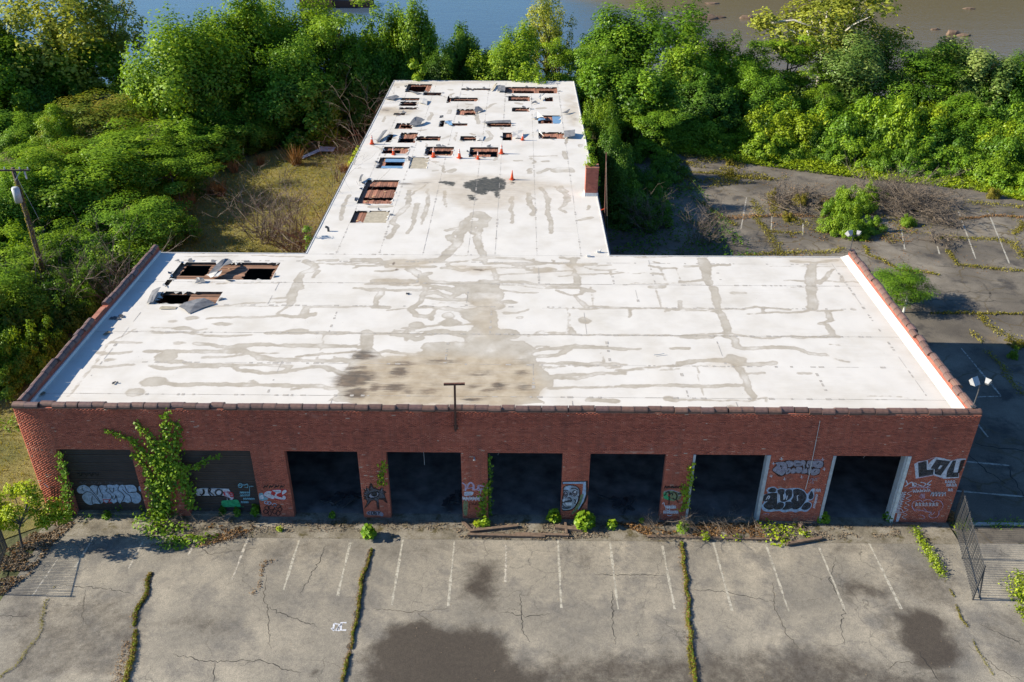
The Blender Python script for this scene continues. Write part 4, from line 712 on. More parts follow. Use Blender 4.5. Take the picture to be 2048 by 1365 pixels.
flap(w1, [(815,385),(845,385),(845,378),(818,379)], [.3,.3,.45,.45]); flap(w1, [(1440,378),(1480,372),(1530,380),(1480,345)], [.1,.1,.3,.4], 'flapw'); flap(w1, [(1485,385),(1540,382),(1500,360)], [.0,.1,.2], 'blue'); flap(w1, [(1648,338),(1690,340),(1708,322),(1680,330)], [.1,.1,.3,.2]); flap(w1, [(665,262),(730,278),(735,250),(680,245)], [.1,.02,.2,.3], 'flapw'); flap(w1, [(1490,240),(1510,250),(1535,222),(1505,225)], [.2,.1,.4,.4], 'flapw'); flap(w1, [(1440,275),(1490,265),(1470,258)], [.05,.05,.2]); flap(w1, [(1100,400),(1140,408),(1305,404),(1300,398)], [.1,.1,.1,.3]); flap(w1, [(605,185),(660,205),(700,200),(640,190)], [.1,.02,.02,.1]); flap(w1, [(1312,505),(1375,508),(1390,470),(1315,475)], [.1,.05,.3,.3], 'flapw'); flap(w1, [(265,805),(285,808),(300,778),(285,772)], [.05,.1,.35,.3]); flap(w1, [(1065,520),(1110,522),(1120,490),(1070,488)], [.02,.02,.08,.08], 'flapw'); flap(w1, [(1470,480),(1500,475),(1530,500),(1490,470)], [.3,.1,.1,.4], 'flapw'); flap(w1, [(1210,190),(1262,192),(1262,155),(1215,152)], [.1,.15,.2,.1]); flap(w1, [(885,418),(905,420),(900,402),(850,402)], [.05,.1,.2,.2], 'blue')
flap(w1, [(1165,185),(1185,180),(1215,135),(1190,140)], [.05,.1,.15,.1], 'insul')
# edges, flashing, parapet coping
part('drip_edge', [((W0+.35, DB, HR-.25), (WL-.02, DB+.06, HR+.05)), ((WR+.02, DB, HR-.25), (W1-.35, DB+.06, HR+.05))], M['white'], roof)
part('drip_edge', [((WL-.07, DB+.06, HR-.22), (WL, DW+.05, HR+.035))], M['white'], roof); part('drip_edge', [((WR, DB+.06, HR-.22), (WR+.07, DW+.05, HR+.035))], M['white'], roof); part('drip_edge', [((WL, DW, HR-.22), (WR, DW+.05, HR+.035))], M['white'], roof)
for xg, sg in ((WL-.07, -1), (WR+.07, 1)):
    mb = MB(); mb.beam((xg+sg*.07, DB+.3, HR-.12), (xg+sg*.07, DW-.3, HR-.16), .13, .13); mb.build('gutter', M['iron'], roof)
mb = MB()
for (xa, xb) in ((W0+.351, W0+.43),): mb.box((xa, .40, HR), (xb, DB-.02, HR+.2))
mb.build('parapet_flashing', M['flash'], wh)
mb = MB(); mb.quad([(W1-.36, .4, HR+.22), (W1-.36, DB-.02, HR+.22), (W1-.85, DB-.02, HR+.03), (W1-.85, .4, HR+.03)]); mb.box((W1-.37, .4, HR), (W1-.351, DB-.02, HR+.22)); mb.build('parapet_flashing', M['flash'], wh)
part('parapet_flashing', [((W0+.35, .351, HR), (W1-.35, .42, HR+.3))], M['flash'])
def coping_mesh(L_, w, lipend=True):
    prof = [(-w/2, 7.1), (-w/2, 7.20), (-w*.38, 7.27), (-w*.14, 7.32), (w*.14, 7.32), (w*.38, 7.27), (w/2, 7.20), (w/2, 7.1)]
    mb = MB()
    def ex(x0, x1, s, m_):
        b_ = len(mb.v); n_ = len(prof)
        for x in (x0, x1): mb.v.extend([(x, p[0]*s, 7.1+(p[1]-7.1)*s) for p in prof])
        for k in range(n_): mb.f.append((b_+k, b_+n_+k, b_+n_+(k+1) % n_, b_+(k+1) % n_)); mb.m.append(m_)
        mb.f.append(tuple(b_+k for k in range(n_))); mb.f.append(tuple(b_+n_+k for k in reversed(range(n_)))); mb.m += [m_]*2
    ex(-L_/2+.004, L_/2-.06, 1.0, 0); ex(L_/2-.06, L_/2-.004, 1.03, 1)
    o_ = mb.build('coping_tile', [M['coping'], M['collar']]); me_ = o_.data; bpy.data.objects.remove(o_); return me_
CT = coping_mesh(.664, .40); nt_ = 73; sp_ = (W1-W0+.06)/nt_
for i in range(nt_):
    o = mobj('coping_tile', CT, wh, (W0-.03+sp_*(i+.5), .175+rr.gauss(0, .002), rr.gauss(0, .002))); o.rotation_euler = (rr.gauss(0, .005), rr.gauss(0, .002), rr.gauss(0, .002))
for xw, miss in ((W0+.175, (13, 14, 15)), (W1-.175, ())):
    n_ = 29; s2 = (DB-.41)/n_
    for i in range(n_):
        if i in miss: continue
        o = mobj('coping_tile', CT, wh, (xw+rr.gauss(0, .003), .41+s2*(i+.5), rr.gauss(0, .003))); o.rotation_euler = (rr.gauss(0, .005), rr.gauss(0, .002), math.pi/2+rr.gauss(0, .003))
part('broken_coping', [((W0+.02, .41+s2*13+.1, 7.1), (W0+.33, .41+s2*15.5, 7.16))], M['mortar'])
# roll-up doors
for di, (a, b_) in enumerate(OPEN[:2]):
    d = empty('rollup_door', (0, 0, 0)); d.parent = wh; nz = 8; z0, z1 = .16, HD; hh = (z1-z0)/nz
    part('door_sill', [((a, .04, .0), (b_, .33, .15))], M['apron'], d)
    for k_ in range(nz):
        mb = MB(); za = z0+k_*hh; prof = [(.27, za+.004), (.27, za+.03)]; nr = 4
        for j in range(nr):
            s_ = za+.03+(hh-.06)*j/nr; e_ = za+.03+(hh-.06)*(j+1)/nr; prof += [(.27, s_+.01), (.283, s_+.03), (.283, e_-.03), (.27, e_-.01)]
        prof += [(.27, za+hh-.03), (.262, za+hh-.004)]
        for (p, q) in zip(prof[:-1], prof[1:]): mb.quad([(a+.02, p[0], p[1]), (b_-.02, p[0], p[1]), (b_-.02, q[0], q[1]), (a+.02, q[0], q[1])], 0)
        mb.box((a+.02, .255, za+hh-.035), (b_-.02, .262, za+hh-.012), 1)
        mb.build('door_panel', [M['rollup'], M['rollrib']], d)
for (x0, x1, m_) in ((9.76, 9.88, 'steel'), (13.56, 13.74, 'steel'), (16.95, 17.10, 'steel'), (20.80, 20.96, 'steelw')): part('steel_jamb', [((x0, -.035, 0), (x1, .36, HD-.004))], M[m_])
part('steel_jamb', [((20.70, .05, 0), (20.79, .5, HD-.006))], M['tank'])
# chimney
ch = empty('chimney', (6.48, 31.55, HR)); ch.parent = wh
part('shaft', [((-.5, -.45, 0), (.5, .45, 2.3))], M['brickp'], ch); part('base_flashing', [((-.54, -.49, 0), (.54, .49, .28))], M['white'], ch); part('cap', [((-.53, -.48, 2.3), (.53, .48, 2.42))], M['mortar'], ch)
# sign bracket on the front, floodlights, wall lamp, cable, vents
sb = empty('sign_bracket', (0, 0, 0)); sb.parent = wh
mb = MB(); mb.beam((-2.47, -.10, 5.95), (-2.43, -.12, 8.72), .12, .1, up=(1, 0, 0)); mb.build('post', M['rust'], sb)
mb = MB(); mb.beam((-2.97, -.12, 8.78), (-1.93, -.10, 8.8), .11, .1); mb.build('cross_bar', M['rust'], sb)
mb = MB(); mb.box((-2.56, -.06, 6.0), (-2.36, -.004, 6.25)); mb.box((-2.54, -.06, 7.0), (-2.38, -.004, 7.06)); mb.build('wall_plate', M['rust'], sb)
def flood(loc, h, yaws, nm=2):
    f = empty('flood_light', loc); f.parent = wh
    mb = MB(); mb.tube([(0, 0, 0), (.02, .0, h*.6), (.0, .0, h)], .03, 6); mb.box((-.1, -.1, 0), (.1, .1, .04)); mb.tube([(-.3, 0, h-.03), (.32, 0, h-.03)], .025, 6); mb.build('mast', M['iron'], f)
    for dx, yw, s_ in ((-.32, yaws[0], 1.0), (.33, yaws[1], .72)):
        mb = MB(); a_ = .2*s_; mb.v += [(-a_, -.08, -a_*1.1), (a_, -.08, -a_*1.1), (a_, -.08, a_*1.1), (-a_, -.08, a_*1.1), (-a_*.6, .22*s_, -a_*.6), (a_*.6, .22*s_, -a_*.6), (a_*.6, .22*s_, a_*.6), (-a_*.6, .22*s_, a_*.6)]
        mb.f += [(0, 1, 2, 3), (7, 6, 5, 4), (4, 5, 1, 0), (5, 6, 2, 1), (6, 7, 3, 2), (7, 4, 0, 3)]; mb.m += [1]+[0]*5
        o = mb.build('lamp_head', [M['lampgrey'], M['glass']], f, loc=(dx, -.02, h+.2)); o.rotation_euler = (math.radians(-38), 0, yw)
flood((23.5, .35, 7.35), 1.35, (.5, 2.3)); flood((23.45, 19.3, 7.35), 1.1, (math.pi+.3, math.pi-.6))
mb = MB(); mb.tube([(-1.55+0, -.01, 4.2), (-1.55, -.14, 4.2)], .045, 8); mb.tube([(-1.55, -.14, 4.2), (-1.55, -.2, 4.14)], [.05, .085], 8); mb.build('wall_lamp', M['lampgrey'], wh)
mb = MB(); mb.tube([aty(*k4(486, 0), -.03), aty(*k4(470, 80), -.03), aty(*k4(445, 200), -.03), aty(*k4(425, 280), -.03)], .016, 5); mb.tube([aty(1640, 842, -.03), aty(*k4(486, 0), -.03)], .012, 5); mb.build('hanging_cable', M['steelw'], wh)
for (x0, z0, x1, z1) in ((-4.3, 4.5, -4.25, 3.2), (-.3, 4.5, -.35, 3.9), (18.9, 4.5, 18.8, 3.9)):
    mb = MB(); mb.tube([(x0, .6, z0), (x0+.05, .62, (z0+z1)/2), (x1, .6, z1)], .012, 4); mb.build('hanging_cable', M['steel'], wh)
mb = MB(); mb.tube([at(657, 463, HR), at(657, 463, HR)+np.array((0, 0, .3))], .09, 8); mb.tube([at(657, 463, HR)+np.array((0, 0, .3)), at(657, 463, HR)+np.array((-.2, 0, .36))], .09, 8); mb.build('vent_pipe', M['iron'], roof)
p = at(1207, 508, HR); mb = MB(); mb.tube([p+np.array((-.2, .2, .02)), p+np.array((-.2, .2, .28))], .05, 6); mb.box((p[0]-.45, p[1]+.1, HR+.03), (p[0]-.25, p[1]+.3, HR+.16)); mb.box((p[0]-1.2, p[1]-.6, HR+.03), (p[0]-.95, p[1]-.4, HR+.15)); mb.build('vent_pipe', M['white'], roof)
# ---------------------------------------------------------------- graffiti: flat paint on the brick and the doors
def smooth(P, n=5, closed=False):
    P = [np.array(p, float) for p in P]; out = []; m_ = len(P)
    if m_ < 3: return P
    for i in range(m_ if closed else m_-1):
        g_ = lambda k: P[k % m_] if closed else P[min(max(k, 0), m_-1)]
        a, b_, c, d = g_(i-1), g_(i), g_(i+1), g_(i+2)
        for k in range(n):
            t_ = k/n; out.append(.5*((2*b_)+(c-a)*t_+(2*a-5*b_+4*c-d)*t_*t_+(3*b_-a-3*c+d)*t_**3))
    if not closed: out.append(P[-1])
    return out
class Spray:
    def __init__(s, zm, Y=-.006): s.zm, s.Y, s.mb, s.mats, s.lay = zm, Y, MB(), [], 0
    def mi(s, c):
        if c not in s.mats: s.mats.append(c)
        return s.mats.index(c)
    def w(s, x, y):
        p = aty(*s.zm(x, y), s.Y); return np.array((p[0], p[2]))
    def fill(s, c, P, sm=True):
        s.lay += 1; y = s.Y - .0007*s.lay
        Q = [s.w(*p) for p in P]; Q = smooth(Q, 4, True) if sm else Q
        tr = tessellate_polygon([[Vector((q[0], q[1], 0)) for q in Q]]); k = s.mi(c)
        for t_ in tr:
            T_ = [Q[i] for i in t_]; ar = (T_[1][0]-T_[0][0])*(T_[2][1]-T_[0][1])-(T_[2][0]-T_[0][0])*(T_[1][1]-T_[0][1])
            if ar < 0: T_ = T_[::-1]
            s.mb.quad([(q[0], y, q[1]) for q in T_], k)
    def line(s, c, P, w_, sm=True, closed=False):
        s.lay += 1; y = s.Y - .0007*s.lay; k = s.mi(c); Q = [s.w(*p) for p in P]
        Q = smooth(Q, 4, closed) if sm else Q
        if closed: Q = list(Q)+[Q[0]]
        n = len(Q); pv = None
        for i in range(n):
            d = Q[min(i+1, n-1)]-Q[max(i-1, 0)]; d = d/(np.linalg.norm(d)+1e-9); nn = np.array((-d[1], d[0]))*w_/2
            c_ = (Q[i]-nn, Q[i]+nn)
            if pv is not None: s.mb.quad([(pv[0][0], y, pv[0][1]), (c_[0][0], y, c_[0][1]), (c_[1][0], y, c_[1][1]), (pv[1][0], y, pv[1][1])], k)
            pv = c_
    def lines(s, c, w_, *Ps):
        for P in Ps: s.line(c, P, w_)
    def done(s, label, parent): tag(s.mb.build('graffiti', [M['g_'+c] for c in s.mats], parent), label)
def scrawl(g, c, w_, x0, y0, x1, y1, n, seed, amp=1.0):
    """an illegible tag: n joined hooks between two points"""
    r = random.Random(seed); h = abs(y1-y0); pts = []
    for i in range(n*2+1): pts.append((x0+(x1-x0)*i/(n*2)+r.uniform(-.25, .25)*(x1-x0)/n, (y0 if i % 2 else y1)+r.uniform(-.25, .25)*h*amp))
    g.line(c, pts, w_)
    for _ in range(n//3+1):
        x = r.uniform(min(x0, x1), max(x0, x1)); g.line(c, [(x, y0+r.uniform(-.2, .2)*h), (x+r.uniform(-.1, .1)*(x1-x0), y1)], w_)
z1 = Zm(80, 900, 8.192); z2 = Zm(370, 930, 8.904); z3 = Zm(710, 930, 11.375); z4 = Zm(910, 930, 11.375); z5 = Zm(1110, 930, 10.5); z6 = Zm(1310, 930, 11.375); z7 = Zm(1500, 900, 8.533); z8 = Zm(1760, 900, 8.53)
doors = [o for o in wh.children if o.name.startswith('rollup_door')]
# door one: pale bubble letters
g = Spray(z1, .25)
g.fill('blue', [(605,660),(640,600),(720,575),(800,610),(860,580),(920,590),(960,600),(1010,580),(1080,590),(1130,570),(1200,580),(1260,568),(1300,590),(1340,572),(1380,585),(1430,578),(1530,580),(1585,640),(1580,690),(1640,740),(1655,810),(1620,870),(1550,880),(1500,850),(1440,868),(1370,850),(1310,878),(1270,850),(1210,880),(1160,850),(1090,878),(1040,850),(1010,880),(960,885),(900,880),(860,900),(800,900),(730,850),(690,780),(700,720),(640,715)])
for P in ([(700,600),(690,650),(720,670)], [(690,740),(760,690),(830,700),(880,740),(920,790),(990,880)], [(855,760),(850,830),(870,900)], [(800,600),(870,690),(950,790),(1000,880)], [(955,590),(940,660),(935,740)], [(960,600),(1000,700),(1030,740),(1020,800)], [(1090,590),(1100,640),(1080,680),(1150,720),(1170,790),(1100,880)], [(1130,620),(1160,680),(1200,690),(1210,620)], [(1200,750),(1190,800),(1230,800),(1240,740)], [(1290,600),(1280,660),(1340,700),(1380,770),(1330,870)], [(1350,640),(1400,700),(1480,760),(1500,850)], [(1390,590),(1420,660),(1460,700),(1580,690)], [(1480,700),(1520,690)], [(1250,750),(1270,850)], [(1370,790),(1390,760)]): g.line('black', P, .045)
g.line('red', [(1030,815),(1150,815)], .05); g.line('red', [(1030,815),(1060,860),(1100,875)], .04); g.line('red', [(1160,800),(1130,850),(1180,870)], .06); g.line('white', [(1020,800),(1160,800)], .03)
g.fill('blue', [(1620,600),(1655,590),(1690,675),(1640,675),(1618,640)]); g.line('white', [(640,640),(720,610),(780,640)], .03)
for x in range(650, 1000, 62): g.line('grey', [(x,555),(x+20,510),(x+38,560),(x+50,520)], .03)
for x in range(1080, 1320, 58): g.line('grey', [(x,510),(x+10,555),(x+40,520),(x+48,560)], .03)
for x in range(610, 950, 90): g.line('black', [(x,400),(x+30,380),(x+60,430),(x+80,375)], .06)
g.done('pale blue bubble letters with dark outlines on the rolling door', doors[0])
# door two: white bar with black letters, green block, teal tags
g = Spray(z2, .25)
g.fill('white', [(195,480),(240,428),(330,425),(450,430),(580,430),(700,428),(780,440),(805,480),(800,545),(640,550),(450,550),(300,550),(215,545)]); g.line('blue', [(200,440),(330,418),(600,425),(780,432)], .03)
for P in ([(320,430),(330,480),(320,520),(290,540),(265,515)], [(330,440),(345,490),(330,500)], [(320,530),(345,500)], [(420,430),(425,500),(480,575)], [(420,425),(455,430),(440,480),(425,480)], [(445,490),(520,545)]): g.line('black', P, .085)
g.line('black', [(545,480),(580,445),(640,450),(665,490),(640,540),(580,545),(548,515)], .10, closed=True); g.line('black', [(240,565),(480,560),(700,565)], .07)
g.fill('pink', [(690,470),(790,480),(850,500),(865,560),(860,610),(790,590),(720,560),(690,530)]); g.line('red', [(690,480),(710,545)], .09); g.line('red', [(750,480),(840,500),(860,560),(800,560)], .08); g.line('red', [(780,500),(830,540)], .1); g.line('white', [(730,500),(780,560),(850,610)], .07); g.line('white', [(800,610),(840,620)], .05)
g.fill('green', [(655,650),(680,635),(900,622),(940,630),(970,670),(985,745),(860,748),(670,745),(650,690)], True); g.line('green', [(620,738),(1050,748)], .02); g.line('white', [(750,590),(755,630)], .03)
g.line('teal', [(945,370),(980,330),(1020,350),(1000,400),(950,390),(1010,350),(1060,360),(1110,340),(1115,400),(1060,395)], .05); g.lines('teal', .03, [(1110,378),(1225,380)], [(1150,385),(1155,540)], [(1190,370),(1195,390)])
for j, (y, x0, n) in enumerate([(490, 980, 5), (540, 985, 5), (600, 1040, 6), (660, 1000, 4)]):
    for i in range(n): x = x0+i*34; g.line('teal', [(x,y+22),(x+8,y-18),(x+22,y+16),(x+30,y-16)], .028)
g.done('white bar with black block letters above a green rectangle on the rolling door', doors[1])
g = Spray(z2)
g.fill('teal', [(1312,530),(1350,500),(1400,520),(1480,600),(1440,630),(1340,635)]); g.fill('white', [(1330,560),(1380,540),(1400,600),(1350,610)])
g.fill('red', [(1395,520),(1440,470),(1540,450),(1580,435),(1700,432),(1815,440),(1810,500),(1770,530),(1800,560),(1800,620),(1760,635),(1560,615),(1430,570)])
g.fill('white', [(1405,525),(1450,475),(1540,470),(1530,520),(1590,560),(1585,605),(1530,600),(1440,565)]); g.fill('white', [(1550,455),(1620,448),(1700,450),(1715,490),(1640,520),(1640,560),(1740,590),(1730,620),(1600,590),(1600,530),(1620,500)]); g.fill('white', [(1735,470),(1790,445),(1810,480),(1760,520),(1730,530)]); g.fill('white', [(1740,555),(1785,560),(1790,610),(1745,620)])
g.line('red', [(1720,440),(1715,520)], .03); g.lines('grey', .025, [(1470,510),(1520,520),(1545,550)], [(1570,480),(1680,480)])
for i in range(4): x = 1400+i*98; g.line('black', [(x,420),(x+25,370),(x+45,400),(x+80,355)], .06)
for (x, y, rx, ry) in ((1450,670,38,28),(1500,680,35,28),(1595,715,42,30)): g.line('blue', [(x-rx,y),(x,y-ry),(x+rx,y),(x,y+ry)], .04, closed=True)
for (x, y, rx, ry) in ((1460,770,40,40),(1440,830,42,45),(1510,860,30,48),(1600,830,42,45),(1660,860,38,48),(1690,790,36,46),(1660,740,45,30),(1540,760,60,40)): g.line('black', [(x-rx,y),(x,y-ry),(x+rx,y),(x,y+ry)], .05, closed=True)
g.done('red outlined white letters above a black flower shaped tag', fwall)
# the eye with spikes
g = Spray(z3)
g.fill('black', [(190,545),(250,575),(260,480),(300,560),(345,420),(390,430),(430,520),(470,510),(500,550),(570,560),(580,525),(650,530),(640,575),(700,610),(720,640),(680,650),(690,720),(745,880),(680,850),(640,800),(540,790),(560,1020),(500,1010),(480,840),(430,810),(370,830),(280,950),(200,1010),(270,860),(250,800),(190,780),(220,740),(180,715),(210,690),(185,640),(215,620)], False)
g.fill('grey', [(240,600),(300,580),(330,600),(370,470),(400,540),(470,560),(560,580),(640,590),(660,680),(680,760),(600,760),(540,770),(520,960),(500,830),(430,790),(350,810),(250,950),(300,830),(240,760),(250,680)], False)
g.fill('black', [(285,700),(330,645),(420,610),(520,610),(555,650),(530,720),(450,765),(350,770),(295,740)]); g.fill('silver', [(320,700),(370,650),(450,630),(525,640),(520,700),(440,740),(350,745)]); g.fill('black', [(370,690),(380,645),(450,620),(510,650),(490,710),(430,725)]); g.fill('grey', [(410,650),(450,640),(455,670),(420,675)])
for P in ([(215,640),(250,660)], [(215,700),(245,700)], [(300,590),(290,540)], [(600,600),(620,540)]): g.line('silver', P, .03)
g.fill('silver', [(260,1090),(310,1055),(420,1050),(540,1050),(600,1070),(650,1120),(620,1180),(560,1150),(420,1145),(290,1135)])
for P in ([(345,1065),(300,1090),(345,1120)], [(380,1060),(375,1125),(415,1125),(420,1060),(380,1060)], [(450,1055),(450,1130),(500,1120),(455,1090),(500,1065)], [(520,1050),(545,1090),(580,1050)], [(545,1090),(540,1130)]): g.line('black', P, .05)
g.done('black spiky eye painted above a small grey word', fwall)
# pale tag on the middle pier
g = Spray(z4)
g.line('lilac', [(160,410),(240,470),(235,600)], .09); g.line('lilac', [(250,560),(320,430),(370,410),(420,470),(410,580)], .10); g.line('lilac', [(270,540),(400,520)], .07); g.line('lilac', [(430,470),(440,570),(520,540),(530,470),(660,500)], .08); g.line('lilac', [(570,660),(600,540),(640,560),(720,560),(740,490)], .08); g.line('lilac', [(540,460),(560,570),(500,575)], .06)
g.fill('white', [(215,620),(330,610),(420,620),(390,690),(300,700),(215,700)]); g.lines('blue', .04, [(240,690),(260,640),(300,690),(320,640),(380,680)], [(250,630),(400,630)])
for i in range(6): x = 180+i*78; g.line('white', [(x,720),(x+10,800),(x+40,740),(x+58,815)], .055); g.line('white', [(x,760),(x+60,765)], .04)
g.lines('black', .03, [(330,860),(330,990)], [(330,900),(600,915)], [(340,710),(600,712)], [(370,850),(400,890),(430,850)], [(470,900),(480,850),(510,890)]); g.fill('olive', [(195,830),(290,840),(290,1000),(270,1150),(195,1100)])
g.done('faded white and lilac tags on the brick pier', fwall)
# the long face
g = Spray(z5)
g.fill('black', [(150,350),(690,335),(700,620),(640,780),(520,960),(470,930),(580,800),(630,640),(640,400),(150,410)], False); g.fill('blue', [(165,365),(650,355),(650,620),(600,770),(490,950),(475,920),(530,800),(570,640),(590,400),(165,400)], False); g.fill('olive', [(540,640),(600,620),(560,780),(480,920),(400,1020),(340,1030),(440,880),(510,760)])
g.fill('black', [(165,560),(175,470),(240,425),(340,420),(450,440),(520,520),(535,640),(500,760),(440,880),(360,950),(250,975),(145,960),(130,800),(150,680)])
g.fill('skin', [(180,560),(190,480),(250,440),(340,435),(440,455),(500,520),(505,620),(480,730),(420,860),(350,930),(250,950),(155,940),(145,860),(170,780),(150,740),(180,690)]); g.fill('blue', [(200,500),(260,450),(340,450),(320,520),(230,540)])
for (x, y, rx, ry) in ((225,620,50,68),(410,595,60,65)): g.fill('black', [(x-rx,y),(x,y-ry),(x+rx,y),(x,y+ry)]); g.fill('silver', [(x-rx*.7,y+5),(x,y-ry*.65),(x+rx*.65,y),(x,y+ry*.72)]); g.line('black', [(x-18,y-15),(x-12,y+20),(x+10,y+18),(x+12,y-15)], .05)
g.fill('white', [(400,560),(440,555),(440,580),(405,590)]); g.lines('black', .06, [(180,545),(230,530),(280,550)], [(340,500),(410,490),(490,530)], [(310,640),(325,580),(345,640)], [(280,700),(310,685),(350,760),(300,745),(230,770),(170,790)], [(490,650),(500,740),(440,850)], [(400,720),(430,760),(410,820)], [(150,830),(200,880),(260,900),(340,890)], [(150,880),(210,915),(300,905)], [(190,770),(340,770)])
for x in range(215, 350, 26): g.line('white', [(x,800),(x+8,850)], .06)
g.line('black', [(200,790),(230,850),(280,870),(350,860)], .03); g.line('white', [(470,720),(440,800)], .06); g.fill('white', [(155,760),(185,710),(215,720),(190,770)])
g.done('large blue and white face painted on the brick pier', fwall)
# green and black tag, white words
g = Spray(z6)
g.fill('olive', [(185,680),(200,610),(330,575),(480,600),(590,640),(600,720),(560,790),(480,800),(430,830),(300,800),(200,770)]); g.fill('green', [(195,690),(215,640),(260,620),(270,700),(330,760),(360,800),(290,800),(210,760)]); g.lines('silver', .05, [(200,620),(340,578),(480,605),(560,650)], [(520,700),(580,690)])
for P in ([(240,650),(300,610),(320,640),(320,870),(300,890)], [(360,640),(400,660),(390,700)], [(400,760),(470,790),(500,700),(440,620),(400,630)], [(490,790),(520,840),(580,850)], [(520,660),(600,660)], [(200,700),(260,660)], [(340,640),(340,690)]): g.line('black', P, .075)
for i in range(5): x = 215+i*80; g.line('black', [(x,535),(x+22,480),(x+45,530),(x+70,490)], .06)
g.line('red', [(300,690),(350,690)], .05)
for y, x0, n in ((960, 240, 5), (1075, 195, 7)):
    for i in range(n): x = x0+i*48; g.line('white', [(x,y-30),(x+6,y+35),(x+30,y-20),(x+40,y+35)], .045)
    g.line('white', [(x0,y-32),(x0+n*47,y-30)], .03)
g.lines('white', .04, [(165,890),(200,850),(215,940)], [(380,910),(420,910)], [(240,1010),(330,1040),(330,1000)], [(270,1135),(330,1155),(390,1130)])
g.done('dark green and black tag above small white words', fwall)
# silver letters and the black bubble letters
g = Spray(z7)
g.fill('black', [(375,340),(440,260),(415,215),(470,205),(560,200),(620,180),(720,178),(860,180),(960,178),(1060,182),(1180,185),(1260,200),(1255,290),(1200,320),(1190,410),(1110,442),(1020,430),(900,415),(780,405),(640,420),(510,462),(430,410)])
for P in ([(388,340),(460,265),(430,225),(560,208),(620,240),(635,300),(600,390),(540,438),(440,390)], [(605,215),(660,185),(730,205),(740,260),(690,295),(650,290),(640,250)], [(610,410),(620,350),(650,310),(700,330),(690,385),(640,415)], [(750,190),(850,190),(890,230),(880,275),(760,280)], [(780,370),(790,300),(880,300),(885,365),(830,400)], [(870,195),(940,190),(950,300),(975,320),(970,390),(900,405),(880,390),(910,300)], [(965,290),(980,200),(1040,185),(1090,230),(1075,290),(1020,300)], [(985,395),(1000,320),(1055,320),(1060,380),(1010,405)], [(1075,190),(1230,195),(1245,270),(1200,310),(1110,300),(1075,260)], [(1040,420),(1075,330),(1180,325),(1185,390),(1110,432)], [(700,400),(710,330),(760,310),(775,385)]): g.fill('silver', P)
g.fill('black', [(510,275),(530,260),(550,310),(535,325)]); g.lines('black', .05, [(1140,250),(1180,215)], [(940,250),(945,330)], [(1000,240),(1010,290)], [(1090,380),(1120,350)], [(640,380),(665,350)], [(780,235),(860,235)]); g.lines('lilac', .025, [(420,300),(600,300)], [(420,350),(590,355)], [(1090,165),(1260,175)])
for (x, y) in ((535,150),(360,445),(590,495),(880,460),(1265,325),(1240,160),(400,230)): g.line('white', [(x-28,y+5),(x+28,y-2)], .03, False); g.line('white', [(x-3,y-28),(x+3,y+28)], .03, False)
for i, P in enumerate([[(1010,530),(1060,480),(1070,530)], [(1080,480),(1090,520),(1120,480)], [(1110,480),(1180,475)], [(1140,480),(1130,520)], [(1020,560),(1060,540),(1080,565),(1050,570)]]): g.line('silver', P, .03)
g.done('silver bubble letters with black edges high on the wide brick pier', fwall)
g = Spray(z7)
g.fill('blue', [(180,850),(215,780),(300,740),(280,690),(320,645),(420,632),(470,665),(540,652),(620,665),(700,655),(830,655),(920,690),(970,750),(1010,720),(1080,660),(1095,800),(1050,860),(990,870),(1050,910),(1045,980),(960,1060),(860,1045),(780,1070),(690,1050),(580,1070),(500,1045),(390,1055),(330,1060),(230,1040),(190,960),(240,890)])
for P in ([(315,690),(360,650),(430,655),(450,695),(420,725),(330,722)], [(205,830),(250,770),(330,740),(470,740),(472,820),(460,920),(410,1000),(320,1025),(240,980),(240,930),(300,880),(230,880)], [(465,700),(500,672),(580,675),(590,720),(575,800),(580,850),(620,800),(600,720),(640,675),(710,685),(720,740),(700,820),(600,885),(530,880),(505,820),(490,760)], [(735,720),(745,680),(830,668),(930,720),(965,800),(940,880),(860,980),(780,1020),(720,1000),(745,930),(700,870),(740,800)], [(410,1000),(480,905),(560,900),(580,950),(540,1005),(450,1022)], [(555,1005),(600,950),(610,890),(700,890),(742,930),(720,990),(640,1020),(560,1022)], [(878,990),(930,915),(1000,895),(1040,930),(1020,990),(950,1025),(890,1015)], [(1000,800),(1050,700),(1085,790),(1050,840),(1010,840)]): g.fill('black', P)
g.lines('white', .05, [(275,850),(310,790),(335,800),(310,840)], [(830,780),(805,790),(812,860),(800,865)], [(575,760),(580,850)], [(475,740),(470,880)], [(640,780),(620,850)], [(500,760),(505,880)])
for i, (x, y) in enumerate([(1100,690), (1150,690), (1190,690), (1140,780), (1130,830), (1120,880), (1105,920), (1095,970)]): g.line('white', [(x-18,y+22),(x-8,y-25),(x+14,y),(x-12,y+6),(x+18,y+25)], .035)
g.line('lilac', [(215,1095),(320,1085),(300,1115)], .025)
g.done('big black bubble letters with a pale blue outline on the wide brick pier', fwall)
